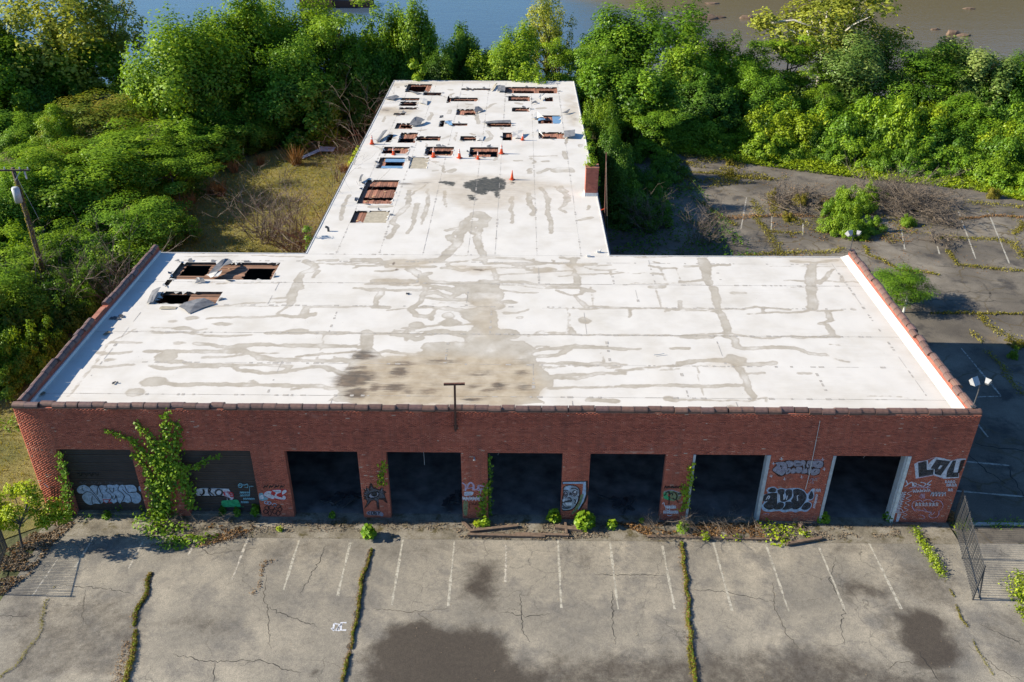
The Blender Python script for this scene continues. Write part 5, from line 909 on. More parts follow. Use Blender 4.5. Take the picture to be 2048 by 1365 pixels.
# right pier: angular black letters and white line drawings
g = Spray(z8)
g.fill('pink', [(590,500),(660,470),(920,425),(1040,470),(1060,430),(1070,490),(920,440),(640,490)], False)
g.fill('white', [(585,240),(650,205),(815,175),(825,250),(870,190),(960,125),(1090,145),(1210,190),(1250,180),(1375,150),(1465,152),(1462,170),(1380,180),(1330,390),(1345,400),(1345,480),(1080,495),(1050,460),(1030,470),(910,430),(660,470),(610,492)], False)
g.fill('black', [(648,215),(795,190),(800,345),(920,330),(905,425),(662,468)], False); g.fill('black', [(860,320),(965,165),(1205,195),(1035,440),(935,415),(930,330)], False); g.fill('white', [(1030,262),(1070,268),(1020,332),(985,325)], False); g.fill('black', [(1190,280),(1240,185),(1300,178),(1250,385),(1340,385),(1335,465),(1130,470),(1145,360)], False)
g.fill('black', [(1372,180),(1455,165),(1400,330),(1345,400),(1322,392)], False); g.lines('pink', .03, [(585,240),(815,172),(960,120)], [(1200,190),(1340,150)])
g.line('white', [(440,520),(470,590),(420,625)], .06); g.line('white', [(460,600),(540,550),(560,620)], .06); g.line('white', [(570,560),(620,580),(590,630),(570,570)], .05); g.line('white', [(640,590),(720,620)], .05); g.line('white', [(690,550),(780,580),(720,640)], .05); g.line('white', [(880,520),(800,590),(860,590),(790,640)], .055); g.line('lilac', [(490,655),(600,630),(860,645)], .05)
for i in range(5): x = 560+i*62; y = 700-i*4; g.line('white', [(x,y-30),(x+12,y+30),(x+30,y-10),(x+48,y+28)], .04)
for i in range(5): x = 860+i*52; g.line('white', [(x,790),(x+20,710),(x+10,760),(x+46,720),(x+40,790)], .04)
for j, y in enumerate((545, 600, 680)):
    for i in range((4, 4, 2)[j]): x = 1110+i*46+j*25; g.line('white', [(x,y+24),(x+8,y-24),(x+30,y+4),(x+10,y+6),(x+34,y+22)], .035)
pts = []
for i in range(13): pts.append(((470 if i % 2 else 550)-i*9, 700+i*40))
g.line('white', pts, .03)
for i in range(9): y = 735+i*40; x = 420-i*14; g.line('white', [(x-70,y+20),(x+28,y-18),(x-50,y-10),(x+20,y+25),(x-30,y+10)], .035)
g.line('white', [(280,1000),(340,990),(390,1050),(330,1060),(275,1040),(280,1000)], .03)
for i in range(5): g.line('white', [(300+i*14,1080),(270+i*8,1220)], .03)
g.line('lilac', [(560,1000),(540,950),(570,880),(680,850),(720,880),(780,840),(860,850),(900,880),(960,850),(1040,880),(1070,960),(1020,1030),(1000,1040),(1000,1090),(960,1140),(880,1155),(830,1120),(850,1060),(700,1030),(600,1035),(560,1000)], .035)
for i in range(7): x = 600+i*58; g.line('white', [(x,960),(x+14,890),(x+34,950),(x+10,920),(x+52,905)], .035)
for i in range(3): x = 690+i*20; g.line('lilac', [(x-30,800+i*12),(x+20,740),(x+24,820)], .03)
g.lines('lilac', .03, [(540,930),(570,1000),(680,1010)], [(640,1100),(720,1110),(760,1150),(720,1175)], [(870,1050),(880,1100),(930,1050)], [(730,980),(820,1060)])
g.done('black angular three letter word with white edges above white line tags', fwall)
g = Spray(z1); g.line('black', [(160,640),(230,630),(240,820)], .08); g.line('black', [(190,640),(200,800)], .06); g.line('black', [(290,640),(290,820),(250,830)], .07); g.line('white', [(60,545),(140,620)], .06)
for P in ([(1760,570),(1930,590)], [(1800,580),(1800,650),(1880,650)], [(1720,620),(1740,680),(1880,690)], [(1770,690),(1790,740),(1840,730),(1830,680),(1770,690)], [(1850,740),(1930,730)], [(1820,810),(1900,820),(1890,880)], [(1840,830),(1830,920)]): g.line('lilac', P, .05)
g.line('black', [(1700,520),(1780,540),(1870,520)], .1); g.done('black scrawl at the left end of the wall', fwall)
# white letters sprayed on the lot
sp = MB(); q4 = Zm(480, 880, 2.815)
def lotline(P, w_):
    P = [at(*q4(x, y), 0)[:2] for x, y in P]; pv = None
    for i, p in enumerate(P):
        d = P[min(i+1, len(P)-1)]-P[max(i-1, 0)]; d = d/(np.linalg.norm(d)+1e-9); nn = np.array((-d[1], d[0]))*w_/2; c_ = (p-nn, p+nn)
        if pv: sp.quad([(*pv[0], .009), (*c_[0], .009), (*c_[1], .009), (*pv[1], .009)])
        pv = c_
for P in ([(530,1035),(525,1070),(548,1075),(560,1040),(530,1035)], [(575,1035),(545,1068),(560,1076)], [(600,1030),(570,1030),(568,1072),(598,1072)], [(515,1060),(530,1076)]): lotline(P, .09)
tag(sp.build('painted_letters', M['g_white'], lot), 'white spray painted letters on the asphalt')

# ---------------------------------------------------------------- traffic cones
def make_cone(full):
    t = empty('traffic_cone'); mb = MB()
    s_ = .19; mb.box((-s_, -s_, 0), (s_, s_, .035)); mb.build('base', M['conebase'], t)
    def fr(z0, z1, m_, name, o=0.0):
        r = lambda z: .145-(z-.035)*.155+o
        mb = MB(); mb.tube([(0, 0, z0), (0, 0, z1)], [r(z0), r(z1)], 16); mb.build(name, M[m_], t, True)
    if full: fr(.035, .80, 'orange', 'body')
    else:
        fr(.035, .76, 'orange', 'body'); fr(.40, .53, 'collarw', 'collar', .004); fr(.58, .67, 'collarw', 'collar', .004); fr(.70, .765, 'collarw', 'top', .005)
    return t
def copy_tree(o, parent=None):
    c = o.copy(); COL.objects.link(c); c.parent = parent
    for k_ in list(o.children): copy_tree(k_, c)
    return c
cone_a, cone_b = make_cone(False), make_cone(True); first = True
for (x, y, s_, lab) in [(744,289,1.12,'orange cone with white bands nearest the left roof edge'), (787,310,.86,'orange cone in front of the hole nearest the left roof edge'), (867,315,1.12,'orange cone with white bands standing before the second hole of the front row'), (919,317,1.12,'orange cone with white bands between the two wide holes'),
                    (956,319,.86,'short orange cone at the front edge of the notched hole'), (1003,308,1.12,'orange cone with white bands at the right end of the notched hole'), (1045,281,.9,'small orange cone beside the hole half covered by a pale flap'), (1024,360,1.0,'plain orange cone without bands beside the black soot patch')]:
    if 'plain' in lab: c = cone_b
    else: c = cone_a if first else copy_tree(cone_a); first = False
    p = at(x, y, HR); c.location = (p[0], p[1], HR+.035); c.scale = (s_,)*3; c.rotation_euler = (rr.gauss(0, .02), rr.gauss(0, .02), rr.uniform(0, 6)); tag(c, lab, 'traffic cone', 'traffic cones on the rear roof')
# ---------------------------------------------------------------- leaves, crowns, twigs
def unit(v): return v/(np.linalg.norm(v, axis=-1, keepdims=True)+1e-9)
def leaf_mesh(name, P, Nn, Sz, T, asp=.55, rng=RG, fold=.18, mats=()):
    n = len(P); Nn = unit(Nn); t_ = unit(np.cross(Nn, rng.normal(size=(n, 3)))); b_ = np.cross(Nn, t_); Sz = np.broadcast_to(Sz, (n,))[:, None]
    V = np.empty((n, 4, 3)); V[:, 0] = P-t_*Sz*.5; V[:, 2] = P+t_*Sz*.5; lift = Nn*Sz*fold
    V[:, 1] = P-b_*Sz*asp*.5+lift-t_*Sz*.06; V[:, 3] = P+b_*Sz*asp*.5+lift-t_*Sz*.06
    return np_mesh(name, V.reshape(-1, 3), np.arange(n*4).reshape(n, 4), mats, {'tone': np.repeat(np.clip(T, 0, 1), 4)})
def crown_proto(seed, style):
    r = np.random.default_rng(seed); nC = {'broad': 125, 'plume': 115, 'layer': 95, 'open': 110, 'vine': 135, 'dome': 40}[style]
    d = unit(r.normal(size=(nC, 3))); d[:, 2] = np.where(d[:, 2] < -.35, -d[:, 2]*.6, d[:, 2]); d = unit(d)
    ph = r.uniform(0, 6, 6); nS = r.integers(5, 9); sc = unit(r.normal(size=(nS, 3)))*r.uniform(.15, .72, (nS, 1)); sc[:, 2] = sc[:, 2]*.8+.08; sR = r.uniform(.32, .62, nS); ki = r.choice(nS, nC, p=sR**2/np.sum(sR**2))
    rad = np.where(r.random(nC) < .8, r.uniform(.8, 1.08, nC), r.uniform(.2, .8, nC))*sR[ki]
    if style == 'dome': sc[:] = 0; rad = rad/sR[ki]*(.8+.2*np.sin(3*np.arctan2(d[:, 1], d[:, 0])+ph[0]))
    C = sc[ki]+d*rad[:, None]; s = r.uniform(.10, .25, nC); fl = np.ones((nC, 3)); up = .45; lf = .060*r.uniform(.8, 1.25); dens = 7200; out = .5
    if style == 'plume': C[:, :2] *= .9; fl[:] = (.9, .9, 1.15); s *= .95; up = .3; C[:, 2] += .06*r.random(nC); out = .6
    if style == 'layer': fl[:] = (1.25, 1.25, .5); s *= 1.0; up = .75; lf = .050; dens = 6200; C[:, 2] += .12*np.sin(9*C[:, 0]+ph[4])*np.sin(8*C[:, 1]+ph[5])
    if style == 'open': s *= .66; lf = .058; dens = 6200; up = .4; C *= 1.02
    if style == 'vine': s *= .95; fl[:] = (1, 1, 1.2); up = .35; lf = .055; out = .7
    if style == 'dome': C[:, 2] = np.abs(C[:, 2]); s *= 1.35; lf = .085; dens = 2600
    cnt = np.maximum(20, (dens*s**2*r.uniform(.7, 1.3, nC)).astype(int)); k = np.repeat(np.arange(nC), cnt); n = len(k)
    e = unit(r.normal(size=(n, 3))); e[:, 2] = np.where((e[:, 2] < 0) & (r.random(n) < .5), -e[:, 2], e[:, 2]); q = r.random(n)**.36
    P = C[k] + e*(s[k]*q)[:, None]*fl[k]*(1+.10*r.normal(size=(n, 1)))
    qr = np.array((np.quantile(np.hypot(P[:, 0], P[:, 1]), .965),)*2+(1,)); P = P/qr; C = C/qr*.94; zt, zb_ = np.quantile(P[:, 2], .992), np.quantile(P[:, 2], .01)
    if style == 'dome': P[:, 2] /= zt
    else: P[:, 2] = (P[:, 2]-(zt+zb_)/2)/((zt-zb_)/2); C[:, 2] = (C[:, 2]-(zt+zb_)/2)/((zt-zb_)/2)
    Nn = e*.8 + unit(C)[k]*out + np.array((0, 0, up)) + .42*r.normal(size=(n, 3))
    T = .46 + .15*r.normal(size=nC)[k] + .12*r.normal(size=n)
    return leaf_mesh('crown', P, Nn, lf*r.uniform(.6, 1.3, n), T, .6, r, mats=[FOL['mid']]), C
PROTO = {k_: [crown_proto(s_+i, k_) for i in range(n_)] for k_, s_, n_ in (('broad', 100, 5), ('plume', 120, 3), ('layer', 140, 2), ('open', 160, 2), ('vine', 180, 2), ('dome', 200, 5))}
_use = {}
def pick(style):
    _use[style] = _use.get(style, -1)+1; return PROTO[style][_use[style] % len(PROTO[style])]
def leafy(name, me, parent, loc, scale, m_, rz):
    o = bpy.data.objects.new(name, me); o.location = loc; o.scale = scale; o.rotation_euler = (0, 0, rz); link(o, parent)
    o.material_slots[0].link = 'OBJECT'; o.material_slots[0].material = FOL[m_]; return o
def ground_z(x, y): return float(terr(np.array([float(x)]), np.array([float(y)]))[0])
def tree(px, pytop, Y, wpx, style, m_, label, low=.12, deep=1.0, white=False, group=None, name='tree', bx=None):
    top = aty(px, pytop, Y); X, H = top[0], top[2]; R = wpx/2*depth((X, Y, H*.6))/F_PX; gz = ground_z(X, Y)-.1
    H = max(H-gz, 1.5); zl = H*low; Rz = (H-zl)/2/1.03; t = empty(name, (X, Y, gz), label, 'tree', group)
    me, C = pick(style); rz = rnd.uniform(0, 6.28)
    leafy('crown', me, t, (0, 0, zl+Rz), (R*.98, R*.98*deep, Rz), m_, rz)
    mb = MB(); r0 = .018*H+.05; lean = np.array((rnd.gauss(0, .03)*H, rnd.gauss(0, .03)*H, 0)); top_ = lean+np.array((0, 0, zl+Rz*1.25))
    mb.tube([(0, 0, -.3), tuple(lean*.3+np.array((0, 0, H*.25))), tuple(lean*.8+np.array((0, 0, zl+Rz*.6))), tuple(top_)], [r0*1.3, r0, r0*.7, r0*.3], 7)
    c_, s_ = math.cos(rz), math.sin(rz); idx = list(range(len(C))); rnd.shuffle(idx)
    for i in idx[:26 if white else 12]:
        c = C[i]; e = np.array((R*(c_*c[0]-s_*c[1]), R*deep*(s_*c[0]+c_*c[1]), zl+Rz+Rz*c[2])); a_ = lean*.5+np.array((0, 0, zl+Rz*rnd.uniform(.1, 1.0)))
        if e[2] < a_[2]: a_[2] = max(H*.12, e[2]-.5)
        m1 = a_*.5+e*.5+np.array((rnd.gauss(0, .05)*R, rnd.gauss(0, .05)*R, .08*R)); mb.tube([a_, m1, e], [r0*.45, r0*.3, r0*.1], 5)
    mb.build('trunk', M['whitebark' if white else 'trunk'], t, True); return t
def shrub(X, Y, w_, h, m_, label, group=None, style='dome', name='shrub', z=None):
    me, C = pick(style); o = leafy(name, me, None, (X, Y, (ground_z(X, Y) if z is None else z)-.05), (w_/2, w_/2*rnd.uniform(.85, 1.15), h/1.05 if style == 'dome' else h/2), m_, rnd.uniform(0, 6.28))
    return tag(o, label, 'shrub', group)
TONE = {'mid': 'mid green', 'bright': 'bright green', 'dark': 'dark green', 'yellow': 'yellow-green', 'silver': 'silvery green'}
ORD = 'first second third fourth fifth sixth seventh eighth ninth tenth eleventh twelfth'.split()
def ordinal(i):
    if i < 12: return ORD[i]
    n = i+1; return '%d%s' % (n, 'th' if n % 100 in (11, 12, 13) else {1: 'st', 2: 'nd', 3: 'rd'}.get(n % 10, 'th'))
def scatter(P, n, w_, h, mats_, label, group, mind=.0, seed=1, px=True, row=None):
    W_ = [tuple(at(x, y, 0)[:2]) for x, y in P] if px else P; r = random.Random(seed); xs = [p[0] for p in W_]; ys = [p[1] for p in W_]; got = []; tries = 0; made = []
    while len(got) < n and tries < 4000:
        tries += 1; x, y = r.uniform(min(xs), max(xs)), r.uniform(min(ys), max(ys))
        if poly_field(np.array([x]), np.array([y]), W_)[0] < 0 or any(math.hypot(x-a, y-b_) < mind for a, b_ in got): continue
        got.append((x, y)); k_ = r.uniform(.75, 1.25); m_ = r.choice(mats_); made.append((shrub(x, y, r.uniform(*w_)*k_, r.uniform(*h)*k_, m_, TONE[m_]+' '+label, group), m_))
    if row:
        def sx(o): d = np.array(o.location)-CAM; return float(d@RT)/float(d@FW)
        made.sort(key=lambda a: sx(a[0]))
        for i, (o, m_) in enumerate(made): o['label'] = '%s %s, %s from the left' % (TONE[m_], row, ordinal(i))
def points_in(P, n, rng=RG):
    P = np.asarray(P, float); lo, hi = P.min(0), P.max(0); out = []
    while sum(map(len, out)) < n:
        q = lo+(hi-lo)*rng.random((n*2, 2)); out.append(q[poly_field(q[:, 0], q[:, 1], P) > 0])
    return np.concatenate(out)[:n]
def cover(name, P, n, size, h, m_, label, up=1.0, thr=0.0, seed=3, zoff=0.0):
    q = points_in(P, n); k_ = fbm(q[:, 0]*.6, q[:, 1]*.6, seed); q = q[k_ > thr]; k_ = k_[k_ > thr]; n = len(q)
    P3 = np.column_stack([q, zoff+np.array(terr(q[:, 0], q[:, 1]))+.03+RG.random(n)*h*(.3+k_)])
    me = leaf_mesh(name, P3, np.column_stack([RG.normal(size=(n, 2))*.6, np.full(n, up)]), size*RG.uniform(.6, 1.4, n), .3+.5*(k_-.3)+.14*RG.normal(size=n), .5, mats=[FOL[m_]])
    return tag(mobj(name, me), label, kind='stuff')
def blades(name, q, h, m_, label=None, wid=.12, kind='stuff', parent=None, z=0.0):
    n = len(q); hh = h*RG.uniform(.4, 1.3, n); a = RG.uniform(0, 6.28, n); ln = RG.normal(size=(n, 2))*.35*hh[:, None]; w_ = np.column_stack([np.cos(a), np.sin(a), np.zeros(n)])*(hh*wid)[:, None]
    b_ = np.column_stack([q, np.full(n, z)]); tip = b_+np.column_stack([ln, hh]); V = np.stack([b_-w_, b_+w_, tip], 1)
    me = np_mesh(name, V.reshape(-1, 3), np.arange(n*3).reshape(n, 3), [FOL[m_]], {'tone': np.repeat(np.clip(.5+.2*RG.normal(size=n), 0, 1), 3)})
    o = mobj(name, me, parent); return tag(o, label, kind=kind)
def twig_mesh(seed, n, h, spread, r0=.035, sub=7, lie=False, droop=.0):
    r = random.Random(seed); mb = MB()
    def stem(p, d, L_, rad, lev):
        k_ = 4 if lev == 0 else 3; pts = [np.array(p)]; d = np.array(d, float)
        for i in range(k_):
            d = d+np.array((r.gauss(0, .22), r.gauss(0, .22), r.gauss(0, .14)-droop*i*.12)); d /= np.linalg.norm(d); q = pts[-1]+d*L_/k_
            if q[2] < .03: q[2] = .03
            pts.append(q)
        mb.tube(pts, [rad*(1-.75*i/k_) for i in range(k_+1)], 3, 0, False)
        if lev < 2:
            for _ in range(sub if lev == 0 else 3):
                i = r.randint(1, k_); e = d+np.array((r.gauss(0, .7), r.gauss(0, .7), r.gauss(.1, .5))); e /= np.linalg.norm(e); stem(pts[i], e, L_*r.uniform(.28, .5), rad*.5, lev+1)
    for _ in range(n):
        a = r.uniform(0, 6.28); q = r.random()**.5*spread
        if lie: d = (math.cos(a), math.sin(a), r.uniform(-.05, .3)); p = (math.cos(a+2)*q, math.sin(a+2)*q, r.uniform(.05, .5))
        else: d = (math.cos(a)*.45, math.sin(a)*.45, 1); p = (math.cos(a)*q*.4, math.sin(a)*q*.4, 0)
        stem(p, np.array(d)/np.linalg.norm(d), h*r.uniform(.55, 1.1), r0*r.uniform(.6, 1.2), 0)
    return mb
def dead(name, X, Y, seed, n, h, spread, label, cat='dead shrub', group=None, **k_):
    o = twig_mesh(seed, n, h, spread, **k_).build(name, M['twig'], None, False, (X, Y, ground_z(X, Y))); return tag(o, label, cat, group)

# ---------------------------------------------------------------- trees along the river, left to right, then nearer ones
TR = [
 (60,-75,86,330,'open','pale','tall pale willow-like tree at the left edge of the river bank',.08), (-20,40,78,230,'broad','bright','broad green tree under the pale willow-like tree at the far left',.1), (120,95,82,200,'broad','mid','green tree below the tall pale tree at the left bank',.1),
 (205,-25,90,150,'open','pale','thin open tree with blue water showing through its branches, upper left',.25), (335,38,66,290,'vine','bright','big rounded vine-covered tree left of the clearing',.04), (455,-12,74,250,'broad','bright','tall broad tree behind the clearing, its top against the water',.06),
 (555,-16,79,200,'broad','bright','upright bright tree behind the clearing',.06), (655,-4,76,210,'layer','bright','layered flat-topped tree left of the rear roof end',.08), (590,110,68,210,'broad','mid','dark low-branched tree at the back of the clearing',.03), (745,30,80,170,'broad','bright','upright tree just left of the rear roof corner',.05),
 (832,8,80,135,'plume','bright','tall plume-shaped tree at the left rear roof corner',.05), (928,58,84,95,'broad','dark','small dark round tree in the gap of the tree row behind the rear roof',.05), (1040,55,78,190,'broad','bright','bright leaning tree touching the middle of the rear roof edge',.04), (1092,-16,90,135,'open','pale','pale yellow-green tree rising behind the tree row near the centre',.2),
 (1265,8,86,270,'broad','mid','largest round-topped tree right of the rear roof end',.05), (1195,80,76,140,'layer','mid','layered tree by the right rear roof corner',.05), (1385,88,80,150,'broad','bright','bright feathery tree left of the blue inlet of water',.05), (1495,78,84,150,'broad','bright','yellow-green round tree right of the blue inlet of water',.05),
 (1590,62,86,180,'layer','bright','layered yellow-green tree below the pale sycamore',.06), (1700,55,88,250,'plume','silver','silvery green tree in front of the pale sycamore',.06), (1850,84,84,210,'layer','mid','flat-topped tree right of the sycamore with dark water behind it',.08), (1950,92,82,190,'broad','silver','silvery round tree near the right edge of the river bank',.06), (2070,105,80,200,'broad','mid','green tree cut by the right picture edge on the river bank',.06),
 (1545,140,74,150,'broad','mid','mid green tree in the second row behind the shrub bank, near its left part',.05), (1430,150,72,150,'broad','dark','dark tree behind the left part of the shrub bank',.05), (1650,170,72,120,'plume','bright','bright upright tree standing up out of the shrub bank',.04), (1790,190,70,140,'broad','mid','mid green tree in the second row behind the right part of the shrub bank',.05), (1930,190,72,150,'plume','mid','upright green tree in the second row at the right of the shrub bank',.05),
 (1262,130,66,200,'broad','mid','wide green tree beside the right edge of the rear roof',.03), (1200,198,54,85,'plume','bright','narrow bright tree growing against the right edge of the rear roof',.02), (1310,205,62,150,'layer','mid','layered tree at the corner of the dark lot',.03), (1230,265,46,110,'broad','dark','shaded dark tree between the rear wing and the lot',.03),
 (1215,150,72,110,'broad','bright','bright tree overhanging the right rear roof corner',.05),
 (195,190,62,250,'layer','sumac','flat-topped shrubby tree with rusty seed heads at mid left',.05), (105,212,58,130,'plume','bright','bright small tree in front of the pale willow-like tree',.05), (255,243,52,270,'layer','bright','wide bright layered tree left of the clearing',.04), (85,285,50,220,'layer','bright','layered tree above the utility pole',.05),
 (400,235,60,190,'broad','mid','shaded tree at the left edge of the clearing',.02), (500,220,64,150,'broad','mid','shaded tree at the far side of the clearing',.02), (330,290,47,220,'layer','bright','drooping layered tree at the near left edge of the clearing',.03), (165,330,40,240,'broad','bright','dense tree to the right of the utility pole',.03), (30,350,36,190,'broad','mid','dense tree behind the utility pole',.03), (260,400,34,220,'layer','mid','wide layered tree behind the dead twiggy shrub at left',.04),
 (60,470,27,220,'layer','bright','bright layered tree below the utility pole',.03), (-30,540,20,200,'broad','mid','green tree at the left edge beside the warehouse',.03), (150,520,26,130,'layer','mid','small layered tree behind the broken coping',.04), (690,190,72,150,'broad','dark','shaded round tree beside the far end of the clearing',.02), (800,95,78,110,'broad','mid','mid green tree behind the far left roof corner',.03),
 (-40,215,66,220,'broad','mid','green tree at the left edge above the utility pole',.04), (40,235,62,150,'vine','mid','dark tree at the left edge between the pale tree and the utility pole',.03), (-60,330,50,200,'broad','mid','green tree cut by the left picture edge behind the utility pole',.03), (560,60,72,190,'broad','mid','rounded tree filling the row behind the clearing',.04), (700,70,76,150,'broad','mid','rounded tree filling the row left of the rear roof end',.04), (400,110,66,170,'broad','mid','rounded tree between the vine-covered tree and the clearing',.03),
 (985,95,82,130,'broad','mid','mid green tree behind the middle of the rear roof',.03), (1130,70,84,140,'layer','bright','bright layered tree behind the right half of the rear roof end',.04), (880,88,77,110,'broad','dark','dark upright tree right of the tall plume-shaped tree',.03),
]
for a_ in TR: tree(*a_[:7], low=a_[7])
tree(1680, -62, 90, 340, 'open', 'pale', 'tall pale sycamore with white limbs rising above the right bank', .28, white=True)
scatter([(0,0)]*0+[(-95, 72), (-22, 74), (-12, 72), (-12, 92), (-95, 92)], 34, (5, 8), (2.2, 4.5), ['mid', 'dark', 'dark'], 'undergrowth shrub below the river bank trees at left', 'undergrowth below the left river bank trees', 4.2, 5, False)
scatter([(-12, 70.5), (10, 70.5), (22, 74), (22, 92), (-12, 92)], 20, (4, 7), (2, 4), ['mid', 'dark'], 'undergrowth shrub below the trees behind the rear roof', 'undergrowth behind the rear roof end', 3.6, 6, False)
scatter([(22, 72), (95, 64), (100, 88), (22, 92)], 40, (5, 8), (2.5, 5), ['mid', 'dark', 'silver'], 'undergrowth shrub between the shrub bank and the river', 'undergrowth between shrub bank and river', 4.2, 7, False)
hb = [(1345,298),(1420,306),(1520,322),(1640,338),(1800,356),(1950,370),(2048,392),(2250,410)]; hbw = [at(x, y, 0)[:2] for x, y in hb]
scatter([tuple(p+np.array((.3, 1.8))) for p in hbw]+[tuple(p+np.array((1.5, 6.5))) for p in hbw[::-1]], 38, (3.4, 5.5), (1.8, 3.2), ['bright', 'mid', 'mid'], 'leafy shrub in the front row of the bank behind the dark lot', 'front row of the shrub bank', 2.3, 8, False, 'shrub in the front row of the bank')
scatter([tuple(p+np.array((1.5, 6.0))) for p in hbw]+[tuple(p+np.array((3, 15))) for p in hbw[::-1]], 52, (4.5, 7.5), (3.2, 5.6), ['mid', 'bright', 'mid', 'yellow', 'dark'], 'tall leafy shrub in the back of the bank behind the dark lot', 'back row of the shrub bank', 2.9, 9, False, 'tall shrub in the back row of the bank')
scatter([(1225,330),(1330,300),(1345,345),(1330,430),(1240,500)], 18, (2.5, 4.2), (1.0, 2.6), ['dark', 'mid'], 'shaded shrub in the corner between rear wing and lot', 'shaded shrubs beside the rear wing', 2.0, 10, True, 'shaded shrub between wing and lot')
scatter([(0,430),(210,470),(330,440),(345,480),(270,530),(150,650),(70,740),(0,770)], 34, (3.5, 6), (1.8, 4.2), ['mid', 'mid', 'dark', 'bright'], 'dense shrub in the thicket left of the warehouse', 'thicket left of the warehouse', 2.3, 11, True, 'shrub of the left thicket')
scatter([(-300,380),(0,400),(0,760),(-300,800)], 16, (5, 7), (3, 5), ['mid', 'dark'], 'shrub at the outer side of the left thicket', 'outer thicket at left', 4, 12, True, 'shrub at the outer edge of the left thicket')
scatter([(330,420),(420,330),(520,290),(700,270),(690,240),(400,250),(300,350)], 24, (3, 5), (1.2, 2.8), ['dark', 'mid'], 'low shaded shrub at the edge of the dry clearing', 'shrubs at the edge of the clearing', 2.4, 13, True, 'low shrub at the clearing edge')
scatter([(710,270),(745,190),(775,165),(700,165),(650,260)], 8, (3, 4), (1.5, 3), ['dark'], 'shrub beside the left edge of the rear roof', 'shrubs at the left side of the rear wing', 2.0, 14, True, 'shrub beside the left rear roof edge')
scatter([(0,690),(75,730),(40,790),(0,800)], 6, (2.2, 3.2), (.8, 1.6), ['bright', 'yellow'], 'low shrub where the thicket meets the dry grass', 'low shrubs beside the left end wall', 1.2, 15, True, 'low shrub beside the left end wall')
cover('ground_cover', [tuple(p+np.array((-1, -1.6))) for p in hbw]+[tuple(p+np.array((0, 3.4))) for p in hbw[::-1]], 26000, .26, .55, 'yellow', 'lime green ground cover along the edge of the dark lot', thr=.27)
cover('ground_cover', [(-24.9, 5), (-24.9, 19), (-34, 19), (-42, 12), (-40, 0), (-30, 0)], 9000, .2, .35, 'bright', 'low green weeds on the dry grass at left', thr=.52, seed=8)
cover('ground_cover', [(-39, 33), (-30, 22), (-24, 20.5), (-14.5, 20.5), (-14.5, 67), (-30, 63)], 9000, .18, .22, 'moss', 'low yellowish weeds in the dry clearing', thr=.5, seed=12)
cover('ground_cover', [(17, 50), (30, 54), (26, 62), (19, 63)], 5000, .2, .3, 'moss', 'weeds spreading over the far corner of the dark lot', thr=.5, seed=21)
cover('ground_cover', [(24, 38), (47, 36), (50, 48), (26, 49)], 9000, .17, .2, 'moss', 'dry weeds around the brush heap', thr=.55, seed=22)
cover('ground_cover', [(24, 38), (47, 36), (50, 48), (26, 49)], 9000, .16, .1, 'dry', 'dead leaves around the brush heap', thr=.5, seed=23)
cover('ground_cover', [(22, 24), (60, 24), (60, 48), (22, 60)], 9000, .13, .08, 'dry', 'dry stems scattered over the dark lot', thr=.58, seed=24)
cover('ground_cover', [(8, 22), (22, 30), (20, 45), (18.5, 62), (8, 66)], 9000, .25, .6, 'dark', 'creeping shaded vines beside the rear wing', thr=.42, seed=14)
blades('grass', points_in([(-14.6, 20.5), (-14.6, 66), (-29, 61), (-36, 44), (-38, 34), (-31, 20.5)], 30000), .22, 'moss', 'short dry grass in the clearing')
blades('grass', points_in([(-25, 0), (-25, 19), (-33, 19), (-40, 8), (-36, -1)], 9000), .2, 'moss', 'short dry grass by the end wall')
# dry reed clumps
for i, (x, y, h) in enumerate([(593,330,1.9), (362,425,1.3), (380,410,1.2), (345,440,1.2), (440,392,1.6), (425,388,1.2), (470,345,1.2), (520,330,1.0), (690,345,1.0)]):
    p = at(x, y); a = RG.uniform(0, 6.28, 130); q = np.column_stack([np.cos(a), np.sin(a)])*(RG.random((130, 1))**.5*.45)
    o = blades('dry_grass_clump', q, h, 'dry', None, .035, 'thing'); o.location = (p[0], p[1], 0)
    tag(o, ['tallest tuft of rust coloured dry grass in the clearing'][0] if i == 0 else 'tuft of dry tan grass at the shaded edge of the clearing', 'grass clump', None if i == 0 else 'dry grass tufts along the clearing')
mb = MB(); a_, b_ = at(602, 316), at(645, 303); mb.quad([(*a_[:2], .12), (*(a_+np.array((.3, -.7, 0)))[:2], .1), (*(b_+np.array((.3, -.5, 0)))[:2], .35), (*b_[:2], .5)]); mb.quad([(*(b_+np.array((-.4, -.9, 0)))[:2], .3), (*(b_+np.array((1.4, -.8, 0)))[:2], .25), (*(b_+np.array((1.5, .5, 0)))[:2], .35), (*(b_+np.array((-.3, .4, 0)))[:2], .45)])
tag(mb.build('sheet_metal', M['tank']), 'bent pale metal sheet lying in the clearing beside the dry grass', 'debris')
